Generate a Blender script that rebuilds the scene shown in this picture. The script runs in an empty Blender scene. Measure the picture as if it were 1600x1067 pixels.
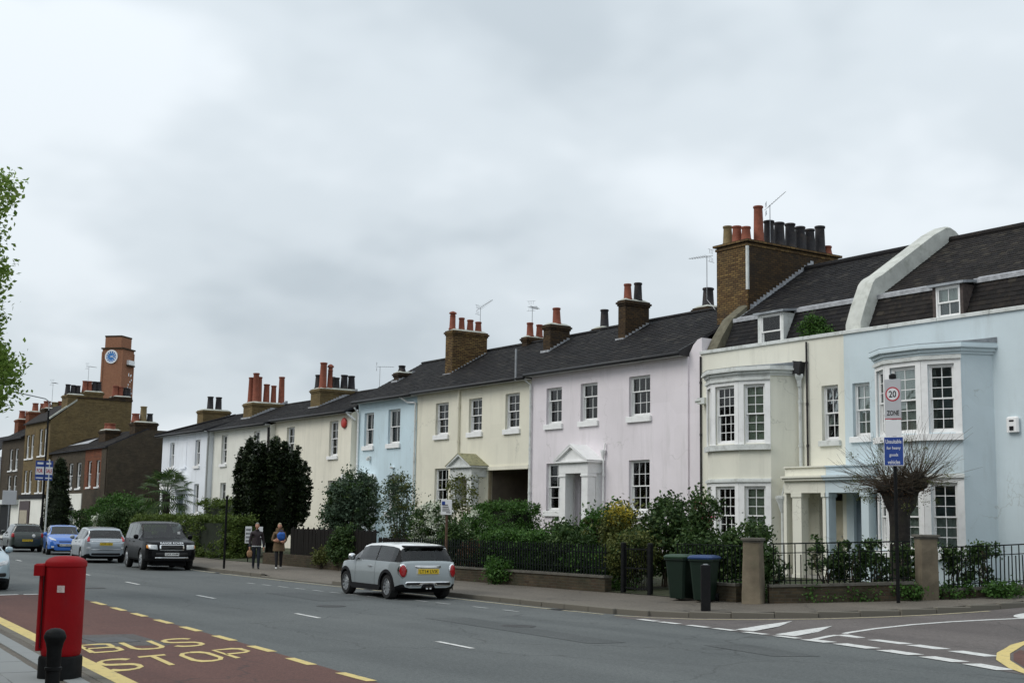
import bpy, bmesh, math, random
import numpy as np
from mathutils import Vector, Matrix

SC = bpy.context.scene
COL = SC.collection
rad = math.radians
RND = random.Random(11)

# ------------------------------------------------------------------ camera
def basis(yaw, pitch, roll):
    f = Vector((-math.sin(yaw)*math.cos(pitch), math.cos(yaw)*math.cos(pitch), math.sin(pitch)))
    r = Vector((math.cos(yaw), math.sin(yaw), 0))
    u = r.cross(f)
    c, s = math.cos(roll), math.sin(roll)
    return c*r + s*u, -s*r + c*u, f
cr, cu, cf = basis(.9715, .1373, .0165)
cam_d = bpy.data.cameras.new('camera')
cam = bpy.data.objects.new('camera', cam_d)
COL.objects.link(cam)
cam.matrix_world = Matrix(((cr.x, cu.x, -cf.x, 0), (cr.y, cu.y, -cf.y, 0), (cr.z, cu.z, -cf.z, 1.95), (0, 0, 0, 1)))
cam_d.sensor_width = 36
cam_d.lens = 36*2050/1600
cam_d.clip_end = 4000
SC.camera = cam

# ------------------------------------------------------------------ sky, sun, exposure
SUN_EL, SUN_AZ = rad(44), rad(200)      # compass-like angle from +Y, clockwise
w = bpy.data.worlds.new('World'); SC.world = w; w.use_nodes = True
nt = w.node_tree; N = nt.nodes; L = nt.links
bg = N['Background']; bg.inputs['Strength'].default_value = 0.1
sky = N.new('ShaderNodeTexSky'); sky.sky_type = 'NISHITA'; sky.sun_disc = False
sky.sun_elevation = SUN_EL; sky.sun_rotation = SUN_AZ
tc = N.new('ShaderNodeTexCoord')
sep = N.new('ShaderNodeSeparateXYZ'); L.new(tc.outputs['Generated'], sep.inputs[0])
zz = N.new('ShaderNodeMath'); zz.operation = 'MAXIMUM'; zz.inputs[1].default_value = 0; L.new(sep.outputs['Z'], zz.inputs[0])
zp = N.new('ShaderNodeMath'); zp.operation = 'ADD'; zp.inputs[1].default_value = .38; L.new(zz.outputs[0], zp.inputs[0])
dv = N.new('ShaderNodeVectorMath'); dv.operation = 'DIVIDE'; L.new(tc.outputs['Generated'], dv.inputs[0])
cb = N.new('ShaderNodeCombineXYZ'); 
for k in range(3): L.new(zp.outputs[0], cb.inputs[k])
L.new(cb.outputs[0], dv.inputs[1])
n1 = N.new('ShaderNodeTexNoise'); n1.inputs['Scale'].default_value = 2.0; n1.inputs['Detail'].default_value = 4
n1.inputs['Roughness'].default_value = .5; n1.inputs['Distortion'].default_value = .0
mp0 = N.new('ShaderNodeMapping'); mp0.inputs['Location'].default_value = (1.7, .4, 0)
L.new(dv.outputs[0], mp0.inputs[0]); L.new(mp0.outputs[0], n1.inputs['Vector'])
rp = N.new('ShaderNodeValToRGB'); L.new(n1.outputs['Fac'], rp.inputs[0])
rp.color_ramp.interpolation = 'EASE'
e = rp.color_ramp.elements
e[0].position = .35; e[0].color = (.485, .545, .59, 1)
e[1].position = .64; e[1].color = (.745, .80, .842, 1)
m1 = e.new(.5); m1.color = (.615, .675, .718, 1)
# the cloud deck of an overcast day is brighter towards the zenith, evenly all round
zr = N.new('ShaderNodeMapRange'); zr.inputs[1].default_value = 0; zr.inputs[2].default_value = 1
zr.inputs[3].default_value = 10.4; zr.inputs[4].default_value = 17.0; L.new(zz.outputs[0], zr.inputs[0])
sc_ = N.new('ShaderNodeVectorMath'); sc_.operation = 'SCALE'; L.new(rp.outputs[0], sc_.inputs[0]); L.new(zr.outputs[0], sc_.inputs['Scale'])
mx = N.new('ShaderNodeMix'); mx.data_type = 'RGBA'; mx.inputs[0].default_value = .93
L.new(sky.outputs[0], mx.inputs[6]); L.new(sc_.outputs[0], mx.inputs[7]); L.new(mx.outputs[2], bg.inputs['Color'])

sd = bpy.data.lights.new('sun', 'SUN'); sd.energy = 1.5; sd.angle = rad(35); sd.color = (1, .96, .9)
sun = bpy.data.objects.new('sun', sd); COL.objects.link(sun)
sdir = Vector((math.sin(SUN_AZ)*math.cos(SUN_EL), math.cos(SUN_AZ)*math.cos(SUN_EL), math.sin(SUN_EL)))
sun.rotation_euler = sdir.to_track_quat('Z', 'Y').to_euler()
sun.location = (0, 0, 40)

SC.view_settings.view_transform = 'Standard'
SC.view_settings.look = 'None'
SC.view_settings.exposure = 0.0
SC.view_settings.gamma = 1
SC.view_settings.use_curve_mapping = False
SC.render.engine = 'CYCLES'

# ------------------------------------------------------------------ scene graph helpers
def thing(name, label, cat, base=(0, 0, 0), group=None):
    o = bpy.data.objects.new(name, None); COL.objects.link(o)
    o.empty_display_size = .2
    o.location = base
    o['label'] = label; o['category'] = cat; o['kind'] = 'thing'
    if group: o['group'] = group
    return o
def tag(o, label, cat, group=None):
    o['label'] = label; o['category'] = cat
    if group: o['group'] = group
    return o
def structure(o): o['kind'] = 'structure'; return o
def stuff(o): o['kind'] = 'stuff'; return o
def mworld(o):
    m = Matrix.LocRotScale(o.location, o.rotation_euler, o.scale)
    if o.parent: m = mworld(o.parent) @ o.matrix_parent_inverse @ m
    return m
def adopt(o, parent):
    """parent o without moving it in the world"""
    if parent is not None:
        o.parent = parent
        o.matrix_parent_inverse = mworld(parent).inverted()
    return o
def mesh_obj(name, me, parent=None, loc=None, rot=None):
    o = bpy.data.objects.new(name, me); COL.objects.link(o)
    if loc is not None: o.location = loc
    if rot is not None: o.rotation_euler = rot
    adopt(o, parent)
    return o
def copy_tree(o, parent=None):
    c = o.copy(); COL.objects.link(c)
    c.parent = parent
    for ch in o.children: copy_tree(ch, c)
    return c

class MB:
    """collects simple solids into one mesh"""
    def __init__(s): s.v = []; s.f = []; s.m = []; s.T = None; s.mi = 0
    def add(s, verts, faces):
        b = len(s.v)
        for p in verts:
            p = Vector(p)
            if s.T is not None: p = s.T @ p
            s.v.append(tuple(p))
        for f in faces:
            s.f.append([b+i for i in f]); s.m.append(s.mi)
    def quad(s, a, b, c, d): s.add((a, b, c, d), ((0, 1, 2, 3),))
    def poly(s, pts): s.add(pts, (tuple(range(len(pts))),))
    def box(s, x0, x1, y0, y1, z0, z1):
        s.add([(x, y, z) for z in (z0, z1) for y in (y0, y1) for x in (x0, x1)],
              ((0, 2, 3, 1), (4, 5, 7, 6), (0, 1, 5, 4), (2, 6, 7, 3), (0, 4, 6, 2), (1, 3, 7, 5)))
    def bbox(s, x0, x1, y0, y1, z0, z1, b=.01):
        """box with chamfered vertical and top edges"""
        p = [(x0+b, y0), (x1-b, y0), (x1, y0+b), (x1, y1-b), (x1-b, y1), (x0+b, y1), (x0, y1-b), (x0, y0+b)]
        cx, cy = (x0+x1)/2, (y0+y1)/2
        sx, sy = (x1-x0-2*b)/max(x1-x0, 1e-6), (y1-y0-2*b)/max(y1-y0, 1e-6)
        q = [(cx+(x-cx)*sx, cy+(y-cy)*sy) for x, y in p]
        V = [(x, y, z0) for x, y in p]+[(x, y, z1-b) for x, y in p]+[(x, y, z1) for x, y in q]
        F = [tuple(reversed(range(8))), tuple(range(16, 24))]
        for l in (0, 8):
            for i in range(8): j = (i+1) % 8; F.append((l+i, l+j, l+8+j, l+8+i))
        s.add(V, F)
    def prism(s, poly, z0, z1):
        n = len(poly)
        V = [(x, y, z0) for x, y in poly]+[(x, y, z1) for x, y in poly]
        s.add(V, [tuple(reversed(range(n))), tuple(range(n, 2*n))]+[(i, (i+1) % n, n+(i+1) % n, n+i) for i in range(n)])
    def prism_x(s, poly, x0, x1):      # poly in (y,z)
        n = len(poly)
        V = [(x0, y, z) for y, z in poly]+[(x1, y, z) for y, z in poly]
        s.add(V, [tuple(reversed(range(n))), tuple(range(n, 2*n))]+[(i, (i+1) % n, n+(i+1) % n, n+i) for i in range(n)])
    def prism_y(s, poly, y0, y1):      # poly in (x,z)
        n = len(poly)
        V = [(x, y0, z) for x, z in poly]+[(x, y1, z) for x, z in poly]
        s.add(V, [tuple(range(n)), tuple(reversed(range(n, 2*n)))]+[(i, n+i, n+(i+1) % n, (i+1) % n) for i in range(n)])
    def tube(s, pts, radii, n=8, caps=True):
        pts = [Vector(p) for p in pts]
        if not hasattr(radii, '__len__'): radii = [radii]*len(pts)
        V = []; F = []
        for i, p in enumerate(pts):
            d = (pts[min(i+1, len(pts)-1)]-pts[max(i-1, 0)]).normalized()
            a = Vector((0, 0, 1)) if abs(d.z) < .9 else Vector((1, 0, 0))
            e1 = d.cross(a).normalized(); e2 = d.cross(e1)
            for k in range(n):
                t = 2*math.pi*k/n
                V.append(p+radii[i]*(math.cos(t)*e1+math.sin(t)*e2))
        for i in range(len(pts)-1):
            for k in range(n):
                F.append((i*n+k, i*n+(k+1) % n, (i+1)*n+(k+1) % n, (i+1)*n+k))
        if caps: F += [tuple(reversed(range(n))), tuple(range((len(pts)-1)*n, len(pts)*n))]
        s.add(V, F)
    def lathe(s, prof, n=12, c=(0, 0, 0), sx=1, sy=1):
        V = []; F = []
        for r, z in prof:
            for k in range(n):
                t = 2*math.pi*k/n
                V.append((c[0]+r*sx*math.cos(t), c[1]+r*sy*math.sin(t), c[2]+z))
        for i in range(len(prof)-1):
            for k in range(n): F.append((i*n+k, i*n+(k+1) % n, (i+1)*n+(k+1) % n, (i+1)*n+k))
        F += [tuple(reversed(range(n))), tuple(range((len(prof)-1)*n, len(prof)*n))]
        s.add(V, F)
    def mesh(s, name, mats, smooth=False):
        me = bpy.data.meshes.new(name)
        me.from_pydata(s.v, [], s.f)
        if not isinstance(mats, (list, tuple)): mats = [mats]
        for m in mats: me.materials.append(m)
        if len(mats) > 1: me.polygons.foreach_set('material_index', s.m)
        if smooth: me.polygons.foreach_set('use_smooth', [True]*len(s.f))
        me.validate(); me.update()
        return me
    def build(s, name, mats, parent=None, smooth=False, loc=None, rot=None):
        return mesh_obj(name, s.mesh(name, mats, smooth), parent, loc, rot)

def autosmooth(o, ang=40):
    me = o.data
    me.polygons.foreach_set('use_smooth', [True]*len(me.polygons))
    me.set_sharp_from_angle(angle=rad(ang))
    return o

# ------------------------------------------------------------------ materials
def srgb(r, g, b):
    f = lambda c: (c/255/12.92 if c <= 10 else ((c/255+.055)/1.055)**2.4)
    return (f(r), f(g), f(b))
def newmat(name):
    m = bpy.data.materials.new(name); m.use_nodes = True
    nt = m.node_tree; return m, nt.nodes, nt.links, nt.nodes['Principled BSDF']
def mixrgb(N, L, fac, a, b, mode='MIX'):
    x = N.new('ShaderNodeMix'); x.data_type = 'RGBA'; x.blend_type = mode
    for i, v in ((0, fac), (6, a), (7, b)):
        if hasattr(v, 'is_linked'): L.new(v, x.inputs[i])
        elif i == 0: x.inputs[0].default_value = v
        else: x.inputs[i].default_value = (*v, 1)
    return x.outputs[2]
def noise(N, L, vec, scale, detail=4, rough=.55, mapping=None):
    n = N.new('ShaderNodeTexNoise'); n.inputs['Scale'].default_value = scale
    n.inputs['Detail'].default_value = detail; n.inputs['Roughness'].default_value = rough
    if mapping:
        mp = N.new('ShaderNodeMapping'); mp.inputs['Scale'].default_value = mapping; L.new(vec, mp.inputs[0]); vec = mp.outputs[0]
    L.new(vec, n.inputs['Vector']); return n.outputs['Fac']
def ramp(N, L, fac, a, b, ca=(0, 0, 0), cb_=(1, 1, 1)):
    r = N.new('ShaderNodeValToRGB'); L.new(fac, r.inputs[0])
    r.color_ramp.elements[0].position = a; r.color_ramp.elements[1].position = b
    r.color_ramp.elements[0].color = (*ca, 1); r.color_ramp.elements[1].color = (*cb_, 1)
    return r.outputs[0]
def bump(N, L, P, h, strength=.3, dist=.02):
    b = N.new('ShaderNodeBump'); b.inputs['Strength'].default_value = strength; b.inputs['Distance'].default_value = dist
    L.new(h, b.inputs['Height']); L.new(b.outputs[0], P.inputs['Normal'])
def plain(name, col, rough=.6, var=.08, scale=4, bmp=.15, bscale=60, metallic=0, spec=.4, coat=0, dirt=None, dirt_amt=.5, dirt_scale=1.5, streak=False):
    m, N, L, P = newmat(name)
    t = N.new('ShaderNodeTexCoord'); v = t.outputs['Object']
    c = ramp(N, L, noise(N, L, v, scale, 5), .3, .7, tuple(x*(1-var) for x in col), tuple(min(1, x*(1+var)) for x in col))
    if dirt is not None:
        d = ramp(N, L, noise(N, L, v, dirt_scale, 6, .65, (1, 1, .18) if streak else None), .5, .78)
        k = N.new('ShaderNodeMath'); k.operation = 'MULTIPLY'; k.inputs[1].default_value = dirt_amt; L.new(d, k.inputs[0])
        c = mixrgb(N, L, k.outputs[0], c, dirt)
    L.new(c, P.inputs['Base Color'])
    P.inputs['Roughness'].default_value = rough; P.inputs['Metallic'].default_value = metallic
    P.inputs['Specular IOR Level'].default_value = spec; P.inputs['Coat Weight'].default_value = coat
    P.inputs['Coat Roughness'].default_value = .05
    if bmp: bump(N, L, P, noise(N, L, v, bscale, 3), bmp, .01)
    return m
def stucco(name, col, dirt=(.22, .22, .18)):
    m, N, L, P = newmat(name)
    t = N.new('ShaderNodeTexCoord'); v = t.outputs['Object']
    c = ramp(N, L, noise(N, L, v, .7, 6, .6), .3, .72, tuple(x*.93 for x in col), tuple(min(1, x*1.04) for x in col))
    st = ramp(N, L, noise(N, L, v, 2.2, 6, .65, (1, 1, .12)), .52, .85)
    k = N.new('ShaderNodeMath'); k.operation = 'MULTIPLY'; k.inputs[1].default_value = .3; L.new(st, k.inputs[0])
    c = mixrgb(N, L, k.outputs[0], c, dirt)
    sp = ramp(N, L, noise(N, L, v, 9, 4, .7), .66, .75)
    k2 = N.new('ShaderNodeMath'); k2.operation = 'MULTIPLY'; k2.inputs[1].default_value = .10; L.new(sp, k2.inputs[0])
    c = mixrgb(N, L, k2.outputs[0], c, dirt)
    # hairline cracks and old paint patches
    nz = N.new('ShaderNodeTexNoise'); nz.inputs['Scale'].default_value = 2.5; nz.inputs['Detail'].default_value = 5; L.new(v, nz.inputs['Vector'])
    ad = N.new('ShaderNodeVectorMath'); ad.operation = 'ADD'; L.new(v, ad.inputs[0]); L.new(nz.outputs['Color'], ad.inputs[1])
    vo = N.new('ShaderNodeTexVoronoi'); vo.feature = 'DISTANCE_TO_EDGE'; vo.inputs['Scale'].default_value = .45; L.new(ad.outputs[0], vo.inputs['Vector'])
    gate = ramp(N, L, noise(N, L, v, .5, 3), .52, .6)
    ck = N.new('ShaderNodeMath'); ck.operation = 'MULTIPLY'; L.new(ramp(N, L, vo.outputs['Distance'], .002, .009, (1, 1, 1), (0, 0, 0)), ck.inputs[0]); L.new(gate, ck.inputs[1])
    ck2 = N.new('ShaderNodeMath'); ck2.operation = 'MULTIPLY'; ck2.inputs[1].default_value = .3; L.new(ck.outputs[0], ck2.inputs[0])
    c = mixrgb(N, L, ck2.outputs[0], c, dirt)
    vp = N.new('ShaderNodeTexVoronoi'); vp.inputs['Scale'].default_value = .55; vp.distance = 'CHEBYCHEV'; L.new(v, vp.inputs['Vector']); sc2 = N.new('ShaderNodeSeparateColor'); L.new(vp.outputs['Color'], sc2.inputs[0])
    c = mixrgb(N, L, 1, c, ramp(N, L, sc2.outputs[0], 0, 1, (.96, .96, .955), (1, 1, 1)), 'MULTIPLY')
    L.new(c, P.inputs['Base Color']); P.inputs['Roughness'].default_value = .85; P.inputs['Specular IOR Level'].default_value = .25
    bump(N, L, P, noise(N, L, v, 14, 6, .7), .25, .015)
    return m
def wallvec(N, L):
    """(along the wall, height) for walls facing X or Y"""
    t = N.new('ShaderNodeTexCoord'); g = N.new('ShaderNodeNewGeometry')
    s = N.new('ShaderNodeSeparateXYZ'); L.new(t.outputs['Object'], s.inputs[0])
    sn = N.new('ShaderNodeSeparateXYZ'); L.new(g.outputs['Normal'], sn.inputs[0])
    ab = N.new('ShaderNodeMath'); ab.operation = 'ABSOLUTE'; L.new(sn.outputs['X'], ab.inputs[0])
    gt = N.new('ShaderNodeMath'); gt.operation = 'GREATER_THAN'; gt.inputs[1].default_value = .7; L.new(ab.outputs[0], gt.inputs[0])
    mx = N.new('ShaderNodeMix'); L.new(gt.outputs[0], mx.inputs[0]); L.new(s.outputs['X'], mx.inputs[2]); L.new(s.outputs['Y'], mx.inputs[3])
    cb = N.new('ShaderNodeCombineXYZ'); L.new(mx.outputs[0], cb.inputs[0]); L.new(s.outputs['Z'], cb.inputs[1])
    return cb.outputs[0], t.outputs['Object']
def brick(name, c1, c2, mortar, soot=(.03, .028, .025), soot_amt=.6, msize=.012):
    m, N, L, P = newmat(name)
    v, ov = wallvec(N, L)
    b = N.new('ShaderNodeTexBrick'); L.new(v, b.inputs['Vector'])
    b.inputs['Scale'].default_value = 1; b.inputs['Brick Width'].default_value = .225; b.inputs['Row Height'].default_value = .075
    b.inputs['Mortar Size'].default_value = msize; b.inputs['Mortar Smooth'].default_value = .3
    b.inputs['Color1'].default_value = (*c1, 1); b.inputs['Color2'].default_value = (*c2, 1); b.inputs['Mortar'].default_value = (*mortar, 1)
    d = ramp(N, L, noise(N, L, ov, 1.6, 6, .65), .4, .75)
    k = N.new('ShaderNodeMath'); k.operation = 'MULTIPLY'; k.inputs[1].default_value = soot_amt; L.new(d, k.inputs[0])
    c = mixrgb(N, L, k.outputs[0], b.outputs['Color'], soot)
    c = mixrgb(N, L, .35, c, ramp(N, L, noise(N, L, ov, 11, 4), .25, .75, (.35, .35, .35), (1, 1, 1)), 'MULTIPLY')
    L.new(c, P.inputs['Base Color']); P.inputs['Roughness'].default_value = .9; P.inputs['Specular IOR Level'].default_value = .2
    iv = N.new('ShaderNodeMath'); iv.operation = 'SUBTRACT'; iv.inputs[0].default_value = 1; L.new(b.outputs['Fac'], iv.inputs[1])
    bump(N, L, P, iv.outputs[0], .5, .01)
    return m
def island(name, cols, rough=.8, trans=0, spec=.3, moss=None):
    """colour differs from piece to piece"""
    m, N, L, P = newmat(name)
    g = N.new('ShaderNodeNewGeometry')
    r = N.new('ShaderNodeValToRGB'); L.new(g.outputs['Random Per Island'], r.inputs[0])
    el = r.color_ramp.elements
    while len(el) < len(cols): el.new(.5)
    for i, c in enumerate(cols): el[i].position = i/(len(cols)-1); el[i].color = (*c, 1)
    c = r.outputs[0]
    t = N.new('ShaderNodeTexCoord')
    if moss:
        d = ramp(N, L, noise(N, L, t.outputs['Object'], 7, 7, .75), .54, .68)
        k = N.new('ShaderNodeMath'); k.operation = 'MULTIPLY'; k.inputs[1].default_value = .55; L.new(d, k.inputs[0])
        c = mixrgb(N, L, k.outputs[0], c, moss)
    L.new(c, P.inputs['Base Color']); P.inputs['Roughness'].default_value = rough; P.inputs['Specular IOR Level'].default_value = spec
    if trans:
        tr = N.new('ShaderNodeBsdfTranslucent'); L.new(c, tr.inputs[0])
        ms = N.new('ShaderNodeMixShader'); ms.inputs[0].default_value = trans
        L.new(P.outputs[0], ms.inputs[1]); L.new(tr.outputs[0], ms.inputs[2])
        L.new(ms.outputs[0], N['Material Output'].inputs[0])
    else:
        bump(N, L, P, noise(N, L, t.outputs['Object'], 40, 3), .2, .005)
    return m
def glassmat(name, tint=(.82, .86, .85), refl=1.0):
    m, N, L, P = newmat(name); N.remove(P)
    fr = N.new('ShaderNodeFresnel'); fr.inputs[0].default_value = 1.5
    tr = N.new('ShaderNodeBsdfTransparent'); tr.inputs[0].default_value = (*tint, 1)
    gl = N.new('ShaderNodeBsdfGlossy'); gl.inputs['Roughness'].default_value = .03; gl.inputs[0].default_value = (refl, refl, refl, 1)
    t = N.new('ShaderNodeTexCoord'); b = N.new('ShaderNodeBump'); b.inputs['Strength'].default_value = .08; b.inputs['Distance'].default_value = .02
    L.new(noise(N, L, t.outputs['Object'], 2.5, 2), b.inputs['Height']); L.new(b.outputs[0], gl.inputs['Normal'])
    ms = N.new('ShaderNodeMixShader'); L.new(fr.outputs[0], ms.inputs[0]); L.new(tr.outputs[0], ms.inputs[1]); L.new(gl.outputs[0], ms.inputs[2])
    L.new(ms.outputs[0], N['Material Output'].inputs[0])
    return m
def carpaint(name, col, metallic=.0, rough=.35):
    m, N, L, P = newmat(name)
    t = N.new('ShaderNodeTexCoord')
    d = ramp(N, L, noise(N, L, t.outputs['Object'], 3, 5), .45, .8)
    k = N.new('ShaderNodeMath'); k.operation = 'MULTIPLY'; k.inputs[1].default_value = .18; L.new(d, k.inputs[0])
    c = mixrgb(N, L, k.outputs[0], col, tuple(x*.6+.03 for x in col))
    L.new(c, P.inputs['Base Color']); P.inputs['Metallic'].default_value = metallic; P.inputs['Roughness'].default_value = rough
    P.inputs['Coat Weight'].default_value = .8; P.inputs['Coat Roughness'].default_value = .06
    return m

M = {}
M['pink'] = stucco('lilac_render', srgb(229, 222, 226))
M['pale'] = stucco('pale_sage_render', srgb(228, 226, 212))
M['blue'] = stucco('grey_blue_render', srgb(203, 216, 221))
M['yellow'] = stucco('cream_render', srgb(228, 224, 207))
M['lblue'] = stucco('sky_blue_render', srgb(202, 221, 229))
M['cream'] = stucco('warm_cream_render', srgb(231, 226, 210))
M['cream2'] = stucco('off_white_render', srgb(228, 227, 218))
M['white_render'] = stucco('white_render', srgb(232, 236, 242))
M['white'] = plain('white_paint', (.82, .82, .81), .5, .04, 3, .08, 40, dirt=(.35, .34, .3), dirt_amt=.25, dirt_scale=5)
M['offwhite'] = plain('weathered_white_paint', (.62, .64, .62), .7, .08, 3, .2, 30, dirt=(.18, .18, .14), dirt_amt=.6, dirt_scale=4)
M['coping'] = plain('weathered_render_coping', (.42, .43, .38), .9, .2, 2.5, .4, 25, dirt=(.13, .14, .09), dirt_amt=.6, dirt_scale=3)
M['lead'] = plain('lead_sheet', (.25, .27, .29), .6, .25, 3, .2, 20, dirt=(.5, .52, .54), dirt_amt=.5)
M['flash'] = plain('pale_lead_flashing', (.36, .37, .39), .7, .3, 6, .3, 20, dirt=(.1, .1, .1), dirt_amt=.75, dirt_scale=5)
M['glass'] = glassmat('window_glass')
M['room'] = plain('dark_room', (.05, .05, .05), .9, .3, 1, 0)
M['net'] = plain('net_curtain', (.6, .62, .58), .9, .06, 6, .1)
M['blind'] = plain('cream_blind', (.62, .64, .5), .8, .05, 2, 0)
M['curtain'] = plain('grey_curtain', (.28, .29, .28), .9, .2, 3, .1)
M['brick_y'] = brick('london_stock_brick', srgb(140, 114, 72), srgb(98, 74, 48), srgb(50, 44, 36), soot_amt=.68)
M['brick_d'] = brick('sooty_stock_brick', srgb(92, 72, 48), srgb(66, 52, 38), srgb(48, 43, 36), soot_amt=.75)
M['brick_b'] = brick('brown_brick', srgb(128, 110, 74), srgb(108, 90, 58), srgb(112, 100, 76), soot_amt=.4)
M['brick_dk'] = brick('dark_brown_brick', srgb(88, 78, 64), srgb(72, 64, 52), srgb(82, 74, 64), soot_amt=.5)
M['brick_r'] = brick('red_brick', srgb(140, 78, 52), srgb(112, 60, 42), srgb(110, 88, 70), soot_amt=.3)
M['brick_t'] = brick('tower_brick', srgb(164, 112, 86), srgb(150, 100, 74), srgb(156, 122, 100), soot=(.12, .06, .04), soot_amt=.35)
M['brick_w'] = brick('garden_wall_brick', srgb(88, 76, 60), srgb(66, 54, 44), srgb(78, 72, 62), soot=(.035, .042, .025), soot_amt=.8)
M['slate'] = island('roof_slate', [srgb(30, 30, 32), srgb(40, 39, 40), srgb(24, 24, 26), srgb(44, 42, 41), srgb(34, 33, 35), srgb(36, 35, 36), srgb(28, 28, 30), srgb(58, 56, 53)], .8, spec=.15, moss=srgb(56, 51, 40))
M['slate_b'] = island('brown_slate', [srgb(36, 34, 34), srgb(46, 42, 40), srgb(30, 29, 29), srgb(42, 39, 38), srgb(34, 32, 32), srgb(40, 37, 36), srgb(60, 56, 50)], .85, spec=.15, moss=srgb(70, 62, 48))
M['deck'] = plain('roof_deck', (.03, .03, .035), .9, .2, 5, .2)
M['gutter'] = plain('black_gutter', (.015, .015, .017), .5, .2, 5, .05)
M['soffit'] = plain('white_soffit', (.66, .67, .67), .7, .08, 2, .1, dirt=(.2, .2, .2), dirt_amt=.4)
M['pot_r'] = plain('terracotta', srgb(128, 72, 54), .85, .25, 6, .2, 40, dirt=(.05, .04, .04), dirt_amt=.6, dirt_scale=3)
M['pot_d'] = plain('sooty_clay', srgb(36, 34, 37), .75, .3, 6, .2, 40, dirt=(.1, .07, .05), dirt_amt=.6, dirt_scale=4)
M['pot_b'] = plain('buff_clay', srgb(120, 104, 72), .85, .2, 6, .2, 40, dirt=(.05, .05, .04), dirt_amt=.5, dirt_scale=4)
M['metal'] = plain('grey_metal', (.3, .31, .32), .45, .15, 8, .05, metallic=.7)
M['black'] = plain('black_iron', (.008, .0085, .009), .55, .3, 12, .15, 60, spec=.12)
M['blackpl'] = plain('black_plastic', (.010, .010, .011), .6, .15, 8, .1, spec=.15)
M['timber'] = island('dark_weathered_board', [srgb(34, 33, 31), srgb(50, 47, 44), srgb(24, 23, 22), srgb(40, 37, 33)], .9, spec=.1, moss=srgb(38, 42, 30))
# ------------------------------------------------------------------ terrain and road
KERB = [(-200, 42), (-130, 30.5), (-95, 24.3), (-75, 21.6), (-62, 19.9), (-54, 19.15), (-49, 18.85), (-43, 18.5), (-36, 18.42), (-30, 18.58),
        (-26, 18.5), (-23.4, 18.5), (-22.3, 18.72), (-21.3, 19.25), (-20.4, 20.0), (-19.55, 20.95), (-18.95, 21.95), (-18.5, 22.95), (-18.2, 24.1), (-18.02, 25.4), (-17.85, 27.5), (-17.6, 32), (-17.2, 46)]
BACK = [(-200, 46.5), (-130, 35), (-95, 28.5), (-75, 24.6), (-62, 22.6), (-54, 21.75), (-49, 21.6), (-43, 21.42), (-36, 21.4), (-30, 21.5),
        (-26, 21.6), (-23.4, 21.7), (-22.6, 21.72), (-22.0, 21.8), (-21.5, 22.3), (-21.1, 22.9), (-20.7, 23.6), (-20.3, 24.3), (-20.0, 24.9), (-19.7, 25.6), (-19.25, 27.4), (-19.0, 32), (-18.6, 46)]
def lerp_line(line, X, i=0):
    if X <= line[0][i]: return line[0][1-i]
    for a, b in zip(line, line[1:]):
        if a[i] <= X <= b[i]: return a[1-i]+(b[1-i]-a[1-i])*(X-a[i])/max(b[i]-a[i], 1e-6)
    return line[-1][1-i]
def yk(X): return 19 if X > -45 else max(19, lerp_line(KERB, X)+.4)
def tz(X, Y): return .04*min(max(0, Y-yk(X)), 16)
def near_kerb(X): return 4.95-.095*(X+15.7)

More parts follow.
